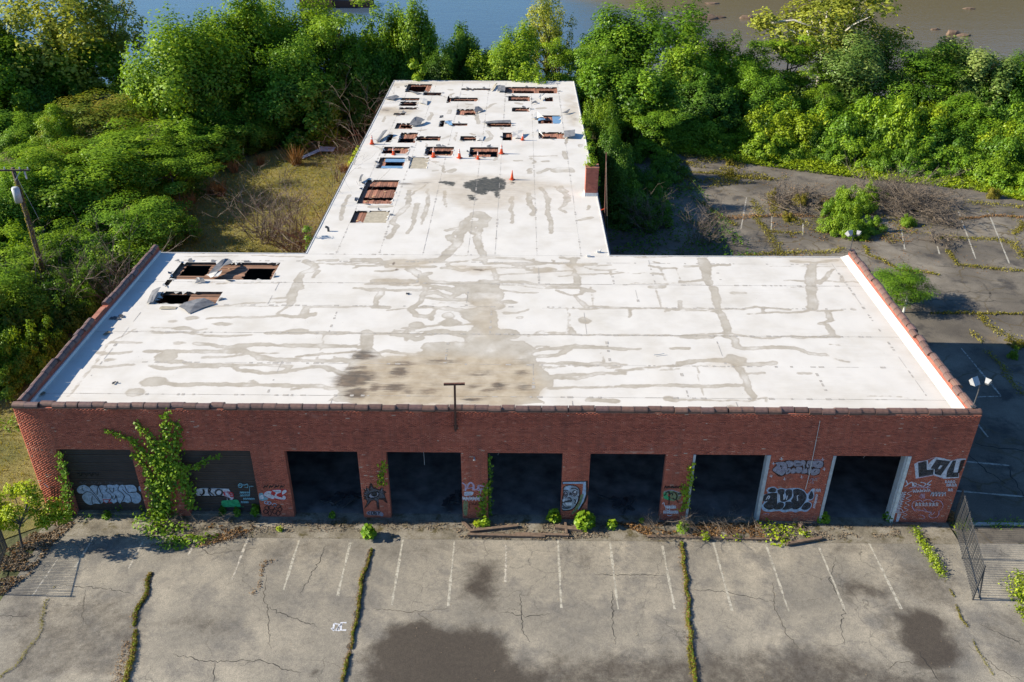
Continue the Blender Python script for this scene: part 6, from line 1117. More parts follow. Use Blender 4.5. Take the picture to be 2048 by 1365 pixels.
# dead shrubs
dead('dead_shrub', -22.5, 37.0, 21, 30, 5.6, 2.6, 'large bare grey shrub in the clearing behind the front roof', r0=.05, sub=8)
dead('dead_shrub', -19.3, 34.5, 22, 22, 4.8, 1.8, 'bare grey shrub against the left edge of the rear wing', r0=.05, sub=8)
dead('dead_shrub', -16.2, 32.0, 23, 16, 7.6, 1.2, 'tall bare vine leaning over the left edge of the rear roof', r0=.05, sub=9)
dead('dead_shrub', -30.5, 24.5, 24, 26, 5.4, 2.6, 'bare brown shrub behind the left parapet', r0=.045, sub=7); dead('dead_shrub', -34.5, 23.0, 25, 18, 5, 2.0, 'bare twigs standing in the thicket left of the parapet', r0=.045, sub=7)
dead('dead_shrub', -16.2, 58, 26, 22, 7.4, 1.6, 'tangle of bare vines arching against the far left roof edge', r0=.05, sub=5, droop=1.0); dead('dead_shrub', -18.5, 52, 27, 8, 5.5, 1.4, 'thin bare vines beside the left edge of the rear roof', r0=.04, sub=5, droop=.8)
dead('dead_shrub', 17.2, 37.0, 28, 26, 3.8, 2.4, 'sunlit tan dead brush at the shaded corner of the dark lot', r0=.03, sub=8); dead('dead_shrub', 12.8, 40.0, 29, 26, 3.2, 2.6, 'grey dead brush in shadow beside the rear wing', r0=.03, sub=8)
# the brush heap in the middle of the right lot
bp = empty('brush_pile', (34, 44, 0), 'heap of cut grey branches in the middle of the dark lot', 'brush pile')
for i, (x, y, n, h, s_) in enumerate([(1800,402,60,4.4,2.8), (1850,418,56,4.0,2.4), (1765,394,40,3.8,2.0), (1825,430,40,3.2,2.2), (1590,415,36,3.0,2.4), (1625,400,30,2.8,1.8), (1570,400,24,2.4,1.8), (1900,448,20,2.2,1.6), (1885,485,22,2.0,1.4)]):
    p = at(x, y); o = twig_mesh(300+i, n, h, s_, .045, 7, True).build('branch_heap', M['twig'], bp, False, (p[0]-34, p[1]-44, 0)); tag(o, kind='stuff')
mb = MB(); p = at(1790, 402); 
for k_ in range(5): mb.tube([p+np.array((-2.5+.3*k_, -.4+.25*k_, .4+.1*k_)), p+np.array((0, .1*k_, .7)), p+np.array((3.0, .5-.3*k_, .3))], [.12, .09, .05], 6)
mb.build('fallen_log', M['trunk'], bp, False, (-34, -44, 0))
for i, (x, y, w_, h, m_) in enumerate([(1700,470,3.2,1.9,'bright'), (1690,440,3.2,2.2,'bright'), (1722,425,3.0,2.2,'bright'), (1660,462,2.6,1.5,'bright'), (1740,462,2.4,1.5,'mid'), (1690,412,2.6,2.2,'bright'), (1660,430,2.2,1.8,'mid'), (1740,400,2.6,2.0,'bright')]):
    p = at(x, y); shrub(p[0], p[1], w_, h, m_, ['sapling at the front of the clump beside the brush heap', 'sapling in the middle of the clump beside the brush heap', 'sapling at the right middle of the clump beside the brush heap', 'sapling at the left front of the clump beside the brush heap', 'darker sapling at the right front of the clump beside the brush heap', 'sapling at the back of the clump beside the brush heap', 'darker sapling at the left back of the clump beside the brush heap', 'sapling at the right back of the clump touching the brush heap'][i], 'sapling clump beside the brush heap', 'dome')
for i, (x, y, w_, h, m_, lb) in enumerate([(1600,410,1.6,1.2,'moss','mossy weed bush at the left end of the brush heap'), (1575,440,1.3,.8,'moss','low yellowish weed left of the brush heap'), (1815,450,1.6,1.1,'bright','small green bush at the right end of the brush heap'), (1720,480,1.3,.7,'bright','low green weed in front of the sapling clump'),
        (1545,395,.9,1.1,'moss','thin upright weed at the left of the brush heap'), (1985,395,1.5,1.4,'moss','dry yellowish bush at the far edge of the lot near the right'), (1460,352,1.0,.9,'moss','low weed growing in the far lot near the shade'), (1460,330,.9,.8,'moss','weed at the far lot edge below the shrub bank'), (2030,690,1.5,.7,'moss','yellowish grass tuft in the shaded right lot'), (2025,715,.8,1.0,'bright','small green weed in the shaded right lot')]):
    p = at(x, y); shrub(p[0], p[1], w_, h, m_, lb)
tree(1806, 543, 25.5, 135, 'layer', 'mid', 'low spreading young tree beside the right parapet', low=.38, deep=.9)
mb = MB(); p = at(1806, 625); mb.tube([p+np.array((0, 0, -1)), p+np.array((.05, 0, 1.4))], .09, 8); tag(mb.build('bollard', M['steelw']), 'pale round post beside the right parapet', 'bollard')
# weeds in the cracks of the right lot
def crack_weeds(P, w_, n, m_, label, h=.16, zm=None, siz=.13, z=.0, thr=.3):
    P = [at(*(zm(x, y) if zm else (x, y)), 0)[:2] for x, y in P]; Ls = [np.linalg.norm(np.array(P[i+1])-P[i]) for i in range(len(P)-1)]; n = int(n*sum(Ls)); Q = []
    for i in range(len(P)-1):
        k_ = max(2, int(n*Ls[i]/sum(Ls))); t_ = RG.random((k_, 1)); Q.append(np.array(P[i])+(np.array(P[i+1])-P[i])*t_)
    Q = np.concatenate(Q); dn = fbm(Q[:, 0]*.9, Q[:, 1]*.9, 77, 3); Q = Q+.5*np.column_stack([fbm(Q[:, 0]*.9, Q[:, 1]*.9, 5)-.5, fbm(Q[:, 0]*.9, Q[:, 1]*.9, 6)-.5]); kp = dn > thr; Q, dn = Q[kp], dn[kp]; m2 = len(Q)
    Q = Q+RG.normal(size=(m2, 2))*w_*.33*(.4+dn[:, None]*1.1)
    P3 = np.column_stack([Q, z+.02+RG.random(m2)**1.5*h*(dn*1.8)]); me = leaf_mesh('crack_grass', P3, np.column_stack([RG.normal(size=(m2, 2))*.8, np.full(m2, .8)]), siz*RG.uniform(.5, 1.4, m2), .45+.6*(dn-.5)+.15*RG.normal(size=m2), .35, mats=[FOL[m_]])
    return tag(mobj('crack_grass', me), label, kind='stuff')
for P, w_, m_ in [([(790,270),(830,330),(820,370),(880,450),(930,545)], .7, 'moss'), ([(560,290),(640,350),(720,400)], .4, 'moss'), ([(590,370),(700,360),(900,350),(1080,355)], .5, 'dry'), ([(760,535),(900,525),(1080,522),(1180,515),(1210,500)], .45, 'moss'), ([(1310,490),(1330,530),(1400,560),(1470,600),(1560,610),(1660,625)], .3, 'moss'), ([(1690,510),(1740,580),(1900,595),(2048,605)], .4, 'moss'),
               ([(1640,455),(1760,455),(1900,460),(2000,480),(2048,550)], .6, 'moss'), ([(1840,805),(1900,870),(1950,900),(2000,910)], .5, 'moss'), ([(1620,800),(1830,803),(2048,805)], .22, 'moss'), ([(870,420),(960,430),(1020,432)], .6, 'moss'), ([(890,245),(890,335)], .7, 'moss'), ([(640,160),(790,180),(890,182)], .5, 'moss'), ([(500,150),(640,160),(720,190)], .5, 'moss'), ([(1800,290),(2048,310)], .8, 'moss'), ([(1750,370),(1900,350),(2048,360)], .3, 'dry'), ([(2000,440),(2048,380)], .5, 'moss')]:
    crack_weeds(P, w_*1.25, 95, m_, 'grass growing along a crack of the dark lot', zm=k2, siz=.17, thr=.24)
crack_weeds([(1945,665),(1990,720),(2048,790)], .45, 60, 'moss', 'grass along a crack in the shaded right lot', siz=.16); crack_weeds([(1900,1049),(1990,1049),(2048,1050)], .5, 120, 'bright', 'weeds along the kerb of the side entrance', siz=.14); crack_weeds([(2048,1150),(2035,1185),(2048,1230),(2075,1260)], .8, 420, 'yellow', 'bright verge of grass at the right edge of the lot', siz=.14)
# weeds in the joints of the front lot
crack_weeds([(0,1358),(40,1325),(75,1270),(85,1205),(105,1175)], .14, 150, 'moss', 'thin line of dry moss in the leftmost joint of the front lot', .05, siz=.06)
for P, w_ in (([(305,1145),(292,1190),(270,1235),(268,1270),(262,1310),(250,1370)], .18), ([(740,1100),(728,1150),(712,1230),(700,1300),(685,1370)], .12), ([(1362,1087),(1370,1150),(1376,1220),(1384,1300),(1390,1370)], .15)):
    ribbon('joint_soil', g0(P), .13, .011, M['crack'], lot, .05, .15, False, int(P[0][0]))
    for m_, k_ in (('bright', 150), ('moss', 560), ('dry', 200)): crack_weeds(P, w_*(1.0 if m_ == 'moss' else .8), k_, m_, 'mossy grass growing in a joint of the front lot', .09 if m_ == 'moss' else .13, siz=.08, thr=.27)
    crack_weeds([(x-4, y) for x, y in P], w_*1.7, 60, 'dry', 'dead leaves beside a grassy joint of the front lot', .03, siz=.07)
crack_weeds([(1378,1285),(1379,1345)], .12, 200, 'moss', 'short side branch of moss beside the right joint', .1, siz=.07); crack_weeds([(250,1275),(235,1365)], .45, 150, 'dry', 'brown dead leaves beside the left grassy joint', .04, siz=.08)
crack_weeds([(1830,1062),(1850,1100),(1872,1140),(1885,1165)], .42, 420, 'yellow', 'yellow green creeper in the right joint of the lot', .3, siz=.12, thr=.4); crack_weeds([(1885,1160),(1910,1210),(1935,1255)], .14, 220, 'moss', 'thin moss in the right joint of the lot', .08, siz=.07); crack_weeds([(1945,1280),(1985,1350)], .1, 120, 'moss', 'faint moss in the corner of the lot', .05, siz=.06)
crack_weeds([(505,1190),(530,1120),(545,1120)], .2, 60, 'dry', 'scrap of dead stems on the front lot', .05, siz=.1)
# leaf litter and twigs along the apron and the left border
def litter(P, n, label, siz=.1, z=.03, thr=.4, px=True):
    q = points_in([tuple(at(x, y)[:2]) for x, y in P] if px else P, n); k_ = fbm(q[:, 0]*1.2, q[:, 1]*1.6, 31); q = q[k_ > thr]; n = len(q)
    me = leaf_mesh('leaf_litter', np.column_stack([q, z+RG.random(n)*.05]), np.column_stack([RG.normal(size=(n, 2))*.45, np.ones(n)]), siz*RG.uniform(.5, 1.5, n), .4+.22*RG.normal(size=n), .5, mats=[FOL['dry']])
    me.materials[0] = M['deadleaf'] if 'brown' in label else FOL['dry']; tag(mobj('leaf_litter', me), label, kind='stuff')
litter([(0,1110),(75,1060),(130,1030),(150,1050),(110,1085),(60,1150),(0,1195)], 3600, 'brown leaf litter along the left fence line', .11, thr=.4); litter([(0,1110),(75,1060),(130,1030),(150,1050),(110,1085),(60,1150),(0,1195)], 1300, 'tan dead stems along the left fence line', .12, thr=.4)
litter([(290,1045),(560,1042),(900,1045),(900,1062),(520,1068),(400,1100),(300,1095)], 3800, 'brown dead leaves on the left part of the apron', .09); litter([(900,1050),(1200,1048),(1220,1075),(1100,1082),(920,1078)], 3000, 'brown dead leaves around the fallen timbers', .09); litter([(1230,1045),(1520,1048),(1640,1048),(1800,1055),(1800,1075),(1600,1085),(1300,1080)], 5000, 'brown dead leaves on the right part of the apron', .09)
litter([(1230,1048),(1520,1048),(1530,1080),(1300,1076)], 2600, 'dry stems of dead vines on the apron', .16); litter([(420,1050),(520,1052),(480,1075),(400,1095)], 900, 'dry stems beside the big vine', .14)
litter([(60,1050),(2000,1050),(2048,1365),(0,1365)], 900, 'brown scattered leaf bits on the front lot', .05, .012, .0)
for i, (x, y, n, h, s_) in enumerate([(1330,1060,26,1.3,1.2), (1400,1062,30,1.4,1.3), (1470,1062,26,1.3,1.2), (430,1068,20,1.3,1.0), (480,1068,14,1.0,.7), (60,1120,14,1.0,.8), (350,1060,10,1.0,.6), (1600,1065,12,.9,.6)]):
    p = at(x, y); o = twig_mesh(400+i, n, h, s_, .014, 5, True).build('dead_vine_heap', M['twig'], None, False, (p[0], p[1], .02)); tag(o, ['tangle of dead vines before the right middle bay', 'tangle of dead vines before the brick pier with the green tag', 'tangle of dead vines left of the yellow creeper', 'dead stems beside the big vine on the apron', 'dead stems in front of the second rolling door', 'loose twigs on the left leaf litter strip', 'dead stems under the big vine', 'dead stems at the foot of the wide brick pier'][i], 'dead vines')
# fallen timbers
for i, (a_, b_, w_, lb) in enumerate([((925,1046),(945,1066),.14,'short timber leaning beside the doorway pier'), ((940,1066),(1035,1056),.17,'long timber lying askew before the middle bay'), ((935,1074),(1090,1076),.16,'longest flat timber in front of the middle bay'), ((1030,1071),(1138,1075),.15,'timber laid end on to the longest timber'), ((1110,1058),(1172,1064),.24,'thick grey beam under the pier with the painted face'), ((1130,1048),(1133,1072),.12,'short dark post at the foot of the painted face pier'),
                                      ((1295,1076),(1560,1082),.13,'long thin pole along the dead vines'), ((1572,1092),(1642,1080),.17,'brown plank at the right end of the yellow creeper'), ((1598,1056),(1608,1048),.2,'pale block of wood at the foot of the wide pier'), ((1785,1053),(1840,1052),.1,'flat board at the foot of the right pier'), ((745,1041),(775,1042),.08,'thin slat below the eye painting')]):
    p, q_ = at(*a_), at(*b_); mb = MB(); mb.beam((p[0], p[1], .10+.03*(i % 3)), (q_[0], q_[1], .09+.05*(i % 2)), w_, w_*.7); tag(mb.build('timber', M['timber']), lb, 'timber')
# ---------------------------------------------------------------- climbing plants and weeds on the front
def vine(label, paths, m_, siz=.13, name='climbing_vine', mounds=(), stems=True, dens=85, Y=-.05):
    """paths: photograph points up the wall with a width in metres"""
    t = empty(name, (aty(*paths[0][0][0])[0] if paths else at(*mounds[0][:2])[0], -.05, 0), label, 'vine'); o0 = np.array(t.location); PP, NN = [], []; mb = MB()
    for P, w_ in paths:
        W_ = [aty(x, y, Y) for x, y in P]; W_ = smooth(W_, 4)
        mb.tube([p-o0+np.array((rnd.gauss(0, .02), 0, 0)) for p in W_], [.03*(1-.7*i/len(W_)) for i in range(len(W_))], 4, 0, False)
        for i in range(len(W_)-1):
            L_ = np.linalg.norm(W_[i+1]-W_[i]); ww = w_[0]+(w_[1]-w_[0])*i/len(W_) if hasattr(w_, '__len__') else w_
            n = max(2, int(dens*L_*max(.25, ww)*1.9)); t_ = RG.random((n, 1)); q = W_[i]+(W_[i+1]-W_[i])*t_
            off = RG.normal(size=(n, 3))*np.array((ww*.30, ww*.20, .08)); off[:, 1] = -np.abs(off[:, 1]); PP.append(q+off-o0); NN.append(np.column_stack([RG.normal(size=n)*.55-.15, -.75+RG.normal(size=n)*.4, .65+RG.normal(size=n)*.4]))
    for x, y, rx, ry, rz, k_ in mounds:
        c = at(x, y, 0)-o0; n = int(k_*rx*ry*160); e = unit(RG.normal(size=(n, 3))); e[:, 2] = np.abs(e[:, 2]); PP.append(c+e*np.array((rx, ry, rz))*(RG.random((n, 1))**.35)); NN.append(e+np.array((0, -.2, .6))+RG.normal(size=(n, 3))*.5)
    PP, NN = np.concatenate(PP), np.concatenate(NN); n = len(PP); cl = fbm(PP[:, 0]*1.3+9, PP[:, 2]*1.3+PP[:, 1], 44, 3)
    me = leaf_mesh('foliage', PP, NN, siz*RG.uniform(.6, 1.4, n), .5+.5*(cl-.5)+.14*RG.normal(size=n), .8, mats=[FOL[m_]]); mobj('foliage', me, t)
    if stems and mb.v: mb.build('stem', M['stem'], t)
    return t
vine('tall green vine climbing the brick pier between the two rolling doors', [([(330,1040),(326,985),(322,935),(330,880),(333,822)], (1.15, .3)), ([(332,985),(345,930),(352,880),(352,842)], (1.0, .3)), ([(322,940),(308,890),(292,865),(272,845)], (.8, .25)), ([(318,930),(285,905),(265,880),(240,870),(212,860)], (.6, .28)), ([(310,970),(285,925),(262,905)], (.5, .3)),
     ([(350,925),(385,935),(415,920),(440,912)], (.6, .1)), ([(352,930),(372,960),(380,1005),(392,1015)], (.85, .5)), ([(325,1040),(312,1000),(300,960)], (.8, .4)), ([(300,1060),(315,1030),(330,1000)], (1.2, .8))], 'bright', .15, mounds=[(300,1055,.9,.8,1.0,1.2), (325,1065,.9,.8,.6,1.2), (345,1090,.9,.6,.35,1.4), (380,1085,.9,.55,.3,1.3), (410,1078,.7,.5,.3,1.1), (285,1035,.5,.5,.7,1.1), (355,1060,.8,.5,.5,1)])
vine('dark green vine up the left jamb of the first rolling door', [([(140,1035),(135,985),(128,940),(120,905)], (.6, .35)), ([(128,1035),(110,1020)], (.6, .4))], 'mid', .14, mounds=[(130,1040,.6,.5,.8,1.2), (180,1035,.4,.3,.5,1), (240,1030,.3,.3,.7,1)])
vine('short yellow vine hanging beside the spiky eye', [([(762,970),(764,945),(768,922)], (.5, .25))], 'yellow', .13); vine('yellow vine up the pier with the faded white tags', [([(967,1040),(966,1010),(970,985),(978,965)], (.45, .3))], 'yellow', .14)
vine('dark vine up the left side of the middle open bay', [([(980,1030),(980,980),(979,912)], (.28, .22))], 'mid', .13, Y=.12); vine('bright vine up the steel jamb right of the green tag', [([(1366,1020),(1372,995),(1380,960),(1384,925)], (.45, .3)), ([(1370,990),(1366,970)], (.3, .2))], 'yellow', .13)
vine('yellow green creeper mound before the wide brick pier', [], 'yellow', .13, mounds=[(1555,1080,.7,.6,.5,1.5), (1545,1062,.8,.5,.4,1.3), (1585,1062,.8,.5,.35,1.2), (1610,1072,.5,.4,.3,1.1), (1530,1050,.5,.3,.4,1), (1475,1078,.4,.3,.25,1.2), (1450,1078,.3,.3,.2,1), (1405,1072,.35,.3,.25,1)], stems=False)
for i, (x, y, w_, h, s_, m_, lb) in enumerate([(738,1075,.75,.85,.26,'mid','leafy weed with big leaves at the top of the left middle joint'), (1107,1043,.75,.8,.24,'bright','broad leaved weed left of the painted face'), (1168,1052,1.15,1.0,.28,'bright','large broad leaved weed right of the painted face'), (1223,1055,.6,.5,.2,'bright','small leafy weed right of the large broad leaved weed'), (1365,1062,.7,.6,.17,'bright','leafy weed below the pier with the green tag'), (1410,1078,.5,.4,.14,'yellow','small yellow weed among the dead vines'),
     (1645,1042,.8,.6,.16,'bright','green weed at the foot of the pale steel jamb'), (1775,1041,.6,.6,.14,'mid','green weed inside the last open bay'), (513,1030,.5,.8,.18,'mid','green weed at the right of the second rolling door'), (447,1030,.4,.6,.16,'dark','dark weed in front of the second rolling door'), (475,1033,.4,.6,.16,'mid','weed beside the sill of the second rolling door'), (970,1052,.6,.6,.16,'bright','weed at the foot of the yellow vine'), (665,1036,.35,.4,.14,'mid','small weed in the first open bay'), (215,1037,.5,.5,.14,'mid','weed before the first rolling door'), (955,1050,.5,.3,.14,'yellow','low weed at the corner of the leaning timber'), (560,1062,.4,.25,.1,'yellow','tiny yellow weed on the apron'), (1905,1042,.8,.6,.15,'dry','rust coloured dry weed at the right corner of the wall'), (1920,1055,.9,.4,.13,'yellow','yellow weed under the iron fence'), (1283,1045,.3,.25,.1,'bright','tiny weed beside the doorway debris')]):
    n = int(60+150*w_*h); e = unit(RG.normal(size=(n, 3))); e[:, 2] = np.abs(e[:, 2])*.9+.1; P3 = e*np.array((w_/2, w_/2, h))*(RG.random((n, 1))**.4)
    me = leaf_mesh('weed', P3, e*.5+np.array((0, 0, .8))+RG.normal(size=(n, 3))*.35, s_*RG.uniform(.6, 1.25, n), .5+.16*RG.normal(size=n), .85, mats=[FOL[m_]]); p = at(x, y); tag(mobj('weed', me, None, (p[0], p[1], .03)), lb, 'weed')
# plants on the roof edge and chimney
def spray(label, C, R_, n, m_, siz, name='roof_plant'):
    C = np.array(C); k_ = RG.integers(0, len(C), n); e = unit(RG.normal(size=(n, 3))); o0 = C[0]; me = leaf_mesh('foliage', C[k_]-o0+e*R_*(RG.random((n, 1))**.4), e+np.array((0, 0, .6)), siz*RG.uniform(.6, 1.3, n), .5+.18*RG.normal(size=n), .6, mats=[FOL[m_]]); tag(mobj(name, me, None, tuple(o0)), label, 'plant')
spray('green climbing plant along the right edge of the rear roof', [(7.2, y+rnd.uniform(-.5, .5), 6.5+rnd.uniform(-.8, .5)) for y in (37, 38.5, 40, 41.5, 43, 45, 46.5, 48, 50, 51, 52.5)], .55, 1500, 'bright', .2, 'climbing_vine')
spray('small ferny shoots growing on top of the brick chimney', [(6.4, 31.5, 9.25), (6.3, 31.6, 9.6), (6.6, 31.5, 9.4), (6.1, 31.5, 9.2)], .32, 240, 'bright', .16); spray('yellowish shoots at the left edge of the rear roof', [(WL-.2, y, 6.4) for y in (39.5, 40.5, 41.5, 42.5, 43.5)], .4, 360, 'yellow', .18); spray('thin green shoots where the rear wing meets the front roof', [(WL-.5, 22.5, z) for z in (5.2, 5.9, 6.6, 7.3)], .35, 260, 'mid', .18)
spray('leafy branch drooping over the middle of the far roof edge', [(1.0+x, 68.2+y, 6.9+z) for x, y, z in ((0,0,0),(1,.2,.3),(2,-.5,.1),(-1,.4,.4),(1.5,.8,.9),(.4,1,1.1))], .9, 900, 'bright', .28, 'overhanging_branch'); spray('leafy branch drooping over the left part of the far roof edge', [(-11.4+x, 68.6+y, 6.9+z) for x, y, z in ((0,0,0),(.5,.3,.9),(-.5,.5,1.5))], .7, 500, 'bright', .28, 'overhanging_branch')
# ---------------------------------------------------------------- sapling at the lower left
sp_ = empty('sapling', tuple(at(45, 1097)), 'young yellow-green tree at the lower left corner of the lot', 'tree')
mb = MB(); mb.tube([(0, 0, -.1), (.1, .1, 1.2), (.75, .25, 2.5), (1.1, .5, 3.6)], [.06, .05, .04, .02], 6)
for e in ((-.9, .4, 3.2), (1.9, .6, 2.6), (.0, .8, 3.4), (1.5, .2, 3.4), (-.7, -.2, 2.2), (.3, -.4, 2.9)): mb.tube([(.25, .12, 1.5), (.2+e[0]*.5, .1+e[1]*.5, 1.2+e[2]*.4), e], [.03, .022, .01], 5)
mb.build('trunk', M['iron'], sp_)
C = np.array([(-.9,.4,3.0),(-.6,.3,2.4),(1.9,.6,2.4),(1.5,.4,1.8),(.0,.8,3.2),(1.3,.3,3.2),(-.8,-.2,1.9),(.3,-.3,2.7),(.8,.5,2.2),(2.1,.7,1.6),(-.2,.3,1.5),(-1.1,.2,1.4),(1.0,.4,3.7),(1.2,.6,1.3)]); k_ = RG.integers(0, len(C), 4200); e = unit(RG.normal(size=(4200, 3)))
mobj('crown', leaf_mesh('crown', C[k_]+e*np.array((.55, .5, .42))*(RG.random((4200, 1))**.5), e*.5+np.array((-.2, -.1, .6))+RG.normal(size=(4200, 3))*.4, .16*RG.uniform(.6, 1.3, 4200), .55+.17*RG.normal(size=4200), .55, mats=[FOL['yellow']]), sp_)
# ---------------------------------------------------------------- iron fences
def fence(name, p, q, h, label, gap=.19, brace=True):
    p, q = np.array(p, float), np.array(q, float); L_ = np.linalg.norm(q-p); d = (q-p)/L_; nd = np.array((-d[1], d[0]))
    t = empty(name, (p[0], p[1], 0), label, 'fence'); loc = lambda s_, z, o=0: np.array((d[0]*s_+nd[0]*o, d[1]*s_+nd[1]*o, z))
    pm = MB(); pm.box((-.013, -.013, .08), (.013, .013, h)); pm.tube([(0, 0, h), (0, 0, h+.1)], [.014, .002], 4); o_ = pm.build('picket', M['iron']); pme = o_.data; bpy.data.objects.remove(o_)
    n = int(L_/gap)
    for i in range(1, n): 
        o = bpy.data.objects.new('picket', pme); o.location = loc(L_*i/n, 0); o.rotation_euler = (rnd.gauss(0, .006), rnd.gauss(0, .006), 0); link(o, t)
    for z in (.22, h-.05):
        mb = MB(); mb.beam(loc(0, z), loc(L_, z), .022, .035); mb.build('rail', M['iron'], t)
    for s_ in np.linspace(0, L_, max(2, round(L_/2.6)+1)):
        mb = MB(); mb.beam(loc(s_, 0), loc(s_, h+.06), .06, .06, up=(1, 0, 0)); mb.build('post', M['iron'], t)
    if brace:
        mb = MB(); mb.beam(loc(L_, .05, .0)+np.array((.35, .1, 0)), loc(L_, h*.95), .06, .06, up=(1, 0, 0)); mb.build('brace', M['iron'], t)
    return t
e_ = at(1945, 1200)
fence('iron_fence', (24.25, .1), e_[:2], 2.2, 'black iron picket fence running from the right corner of the warehouse', .16)
fence('iron_fence', (-25.75, -2.6), (-24.95, -5.72), 2.15, 'black iron picket fence standing just outside the left edge of the lot', .1, False)
# ---------------------------------------------------------------- utility pole, leaning mast
b_ = aty(75, 495, 25); tp = aty(28, 336, 25); up_ = empty('utility_pole', (b_[0]-.1, 25, 0), 'mossy wooden utility pole with a grey transformer in the left thicket', 'utility pole'); H_ = tp[2]
mb = MB(); mb.tube([(0, 0, -.5), (0, 0, H_*.5), (0, 0, H_)], [.20, .17, .14], 10); mb.build('pole', M['pole'], up_, True)
mb = MB(); mb.beam((-1.3, -.2, H_-.15), (1.35, -.2, H_-.1), .12, .12); mb.build('crossarm', M['pole'], up_); mb = MB(); mb.tube([(-.02, -.42, H_-2.5), (-.02, -.42, H_-1.4)], .27, 14); mb.tube([(-.02, -.42, H_-1.4), (-.02, -.42, H_-1.33)], [.27, .2], 14); mb.build('transformer', M['tank'], up_, True)
for x in (-1.2, -.5, .6, 1.2):
    mb = MB(); mb.tube([(x, -.2, H_-.06), (x, -.2, H_+.12)], [.05, .04], 7); mb.build('insulator', M['tank'], up_)
mb = MB(); mb.beam((.6, -.2, H_-.2), (0, -.14, H_-.9), .03, .05); mb.tube([(.9, -.2, H_-.2), (.95, -.25, H_-.75)], .06, 6); mb.tube([(.15, -.2, H_-.3), (.9, -.1, H_-4)], .012, 4); mb.build('brace', M['tank'], up_)
k_ = 500; zz = RG.uniform(1, H_-1.0, k_); an = RG.uniform(0, 6.28, k_); me = leaf_mesh('moss', np.column_stack([np.cos(an)*.2, np.sin(an)*.2, zz]), np.column_stack([np.cos(an), np.sin(an), np.full(k_, .3)]), .14*RG.uniform(.5, 1.3, k_), .5+.2*RG.normal(size=k_), .6, mats=[FOL['moss']]); tag(mobj('moss', me, up_), kind='stuff')
ms = empty('leaning_mast', (7.55, 28, 0), 'thin rusty mast with a guy wire beside the right roof edge behind the chimney', 'mast'); mt = aty(1213, 306, 28)
mb = MB(); mb.tube([(0, 0, 0), (mt[0]-7.55, 0, mt[2])], [.07, .05], 8); mb.build('pole', M['rust'], ms); mb = MB(); mb.tube([(mt[0]-7.55, 0, mt[2]-.3), (.35, -1.2, 0)], .02, 4); mb.build('guy_wire', M['twig'], ms); mb = MB(); mb.beam((-.05, 0, 6.9), (-.6, .1, 6.62), .03, .05); mb.build('bracket', M['orange'], ms)
# ---------------------------------------------------------------- river: rocks, brick pier at the top edge
def rock(x, y, w_, h, label):
    p = at(x, y, -4.4); n = 90; e = unit(RG.normal(size=(n, 3))); import bmesh
    bm = bmesh.new()
    for v_ in e: bm.verts.new(v_*np.array((w_, w_*.45, h))*(1+.2*RG.normal()))
    bmesh.ops.convex_hull(bm, input=bm.verts); me = bpy.data.meshes.new('river_rock'); bm.to_mesh(me); bm.free(); me.materials.append(M['rock']); o = mobj('river_rock', me, None, (p[0], p[1], -4.45)); tag(o, label, 'rock')
rock(1412,38,2.6,.9,'wide brown rock left in the river near the upper right'); rock(1440,36,1.2,.5,'small brown rock right of the wide rock in the river'); rock(1495,37,1.8,.6,'low brown rock beside the pale sycamore crown'); rock(1905,70,1.5,.8,'brown rock in the muddy water at right'); rock(1928,72,1.3,.5,'low brown rock right of the one in the muddy water'); rock(1870,60,.9,.35,'tiny brown rock left in the muddy water'); rock(1425,8,1.6,.4,'dark rock at the top edge of the river'); rock(1940,18,1.4,.35,'flat rock far out in the muddy water')
pr = empty('brick_pier', tuple(at(640, 14, -4.4)), 'rust red brick pier standing in the river at the top edge', 'pier')
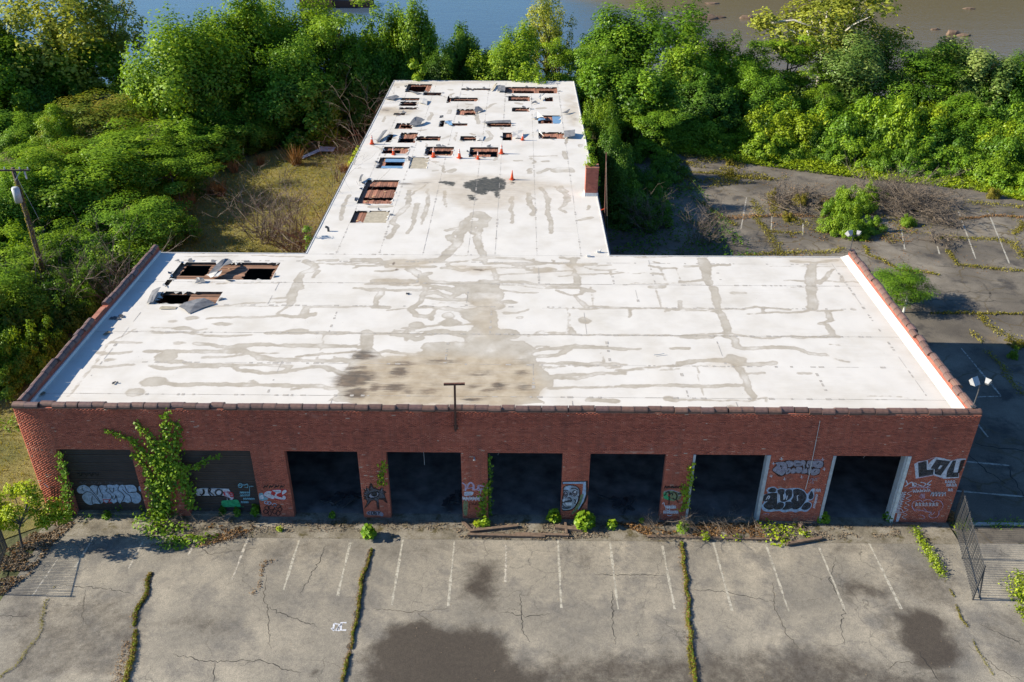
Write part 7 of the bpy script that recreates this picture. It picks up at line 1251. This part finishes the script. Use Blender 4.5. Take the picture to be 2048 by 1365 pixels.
mb = MB(); mb.box((-4.4, -1.5, -1), (3.2, 6, 3.2)); mb.build('wall', M['brickp'], pr); mb = MB(); mb.quad([(-4.7, -1.8, 3.2), (3.5, -1.8, 3.2), (3.5, 6.3, 5.0), (-4.7, 6.3, 5.0)]); mb.box((-4.7, -1.8, 3.05), (3.5, 6.3, 3.2)); mb.build('roof', M['rust'], pr); mb = MB(); mb.box((3.3, -1.0, -1), (12, 6, 1.5)); mb.build('footing', M['rust'], pr)
# wind-blown scraps on the white roof
for (x, y, s_, m_, lb) in [(235,637,.3,'iron','black scrap of roofing in the shade of the left parapet'), (228,768,.13,'iron','small dark scrap near the front left of the roof'), (213,668,.2,'deadleaf','brown clump of leaves in the shade of the left parapet'), (85,790,.22,'deadleaf','dark leaves in the front left corner of the roof'), (1318,712,.3,'steel','thin grey stick on the right half of the roof'), (815,590,.14,'iron','dark scrap left of the roof centre')]:
    p = at(x, y, HR); mb = MB(); 
    for k_ in range(5 if m_ != 'steel' else 1):
        dx, dy = rnd.gauss(0, s_*.5), rnd.gauss(0, s_*.5)
        if m_ == 'steel': mb.tube([(-s_, -.05, .06), (0, .02, .05), (s_, .1, .07)], .02, 5)
        else: mb.quad([(dx-s_*.5, dy-s_*.4, .03), (dx+s_*.5, dy-s_*.3, .05), (dx+s_*.4, dy+s_*.4, .04), (dx-s_*.3, dy+s_*.5, .07)])
    tag(mb.build('roof_scrap', M[m_], None, False, (p[0], p[1], HR+.02)), lb, 'debris')

for i, (x, y, w_, lb) in enumerate([(915, 1002, .9, 'dark heap of rubbish inside the second open bay'), (690, 1005, .8, 'dark heap of rubbish inside the first open bay'), (1250, 1018, .7, 'dark heap of rubbish inside the fourth open bay'), (1560, 1010, .6, 'dark heap of rubbish inside the fifth open bay')]):
    p = at(x, y); mb = MB()
    for k_ in range(16):
        c = np.array((rnd.gauss(0, w_*.6), rnd.gauss(0, w_*.35), rnd.uniform(.05, .3))); a = rnd.uniform(0, 6.28); d = np.array((math.cos(a), math.sin(a), rnd.uniform(-.2, .2)))*rnd.uniform(.15, .5); mb.beam(c-d, c+d, rnd.uniform(.06, .3), rnd.uniform(.03, .12))
    tag(mb.build('rubbish_heap', M['iron'], None, False, (p[0], max(p[1], 1.2), .03)), lb, 'rubbish')
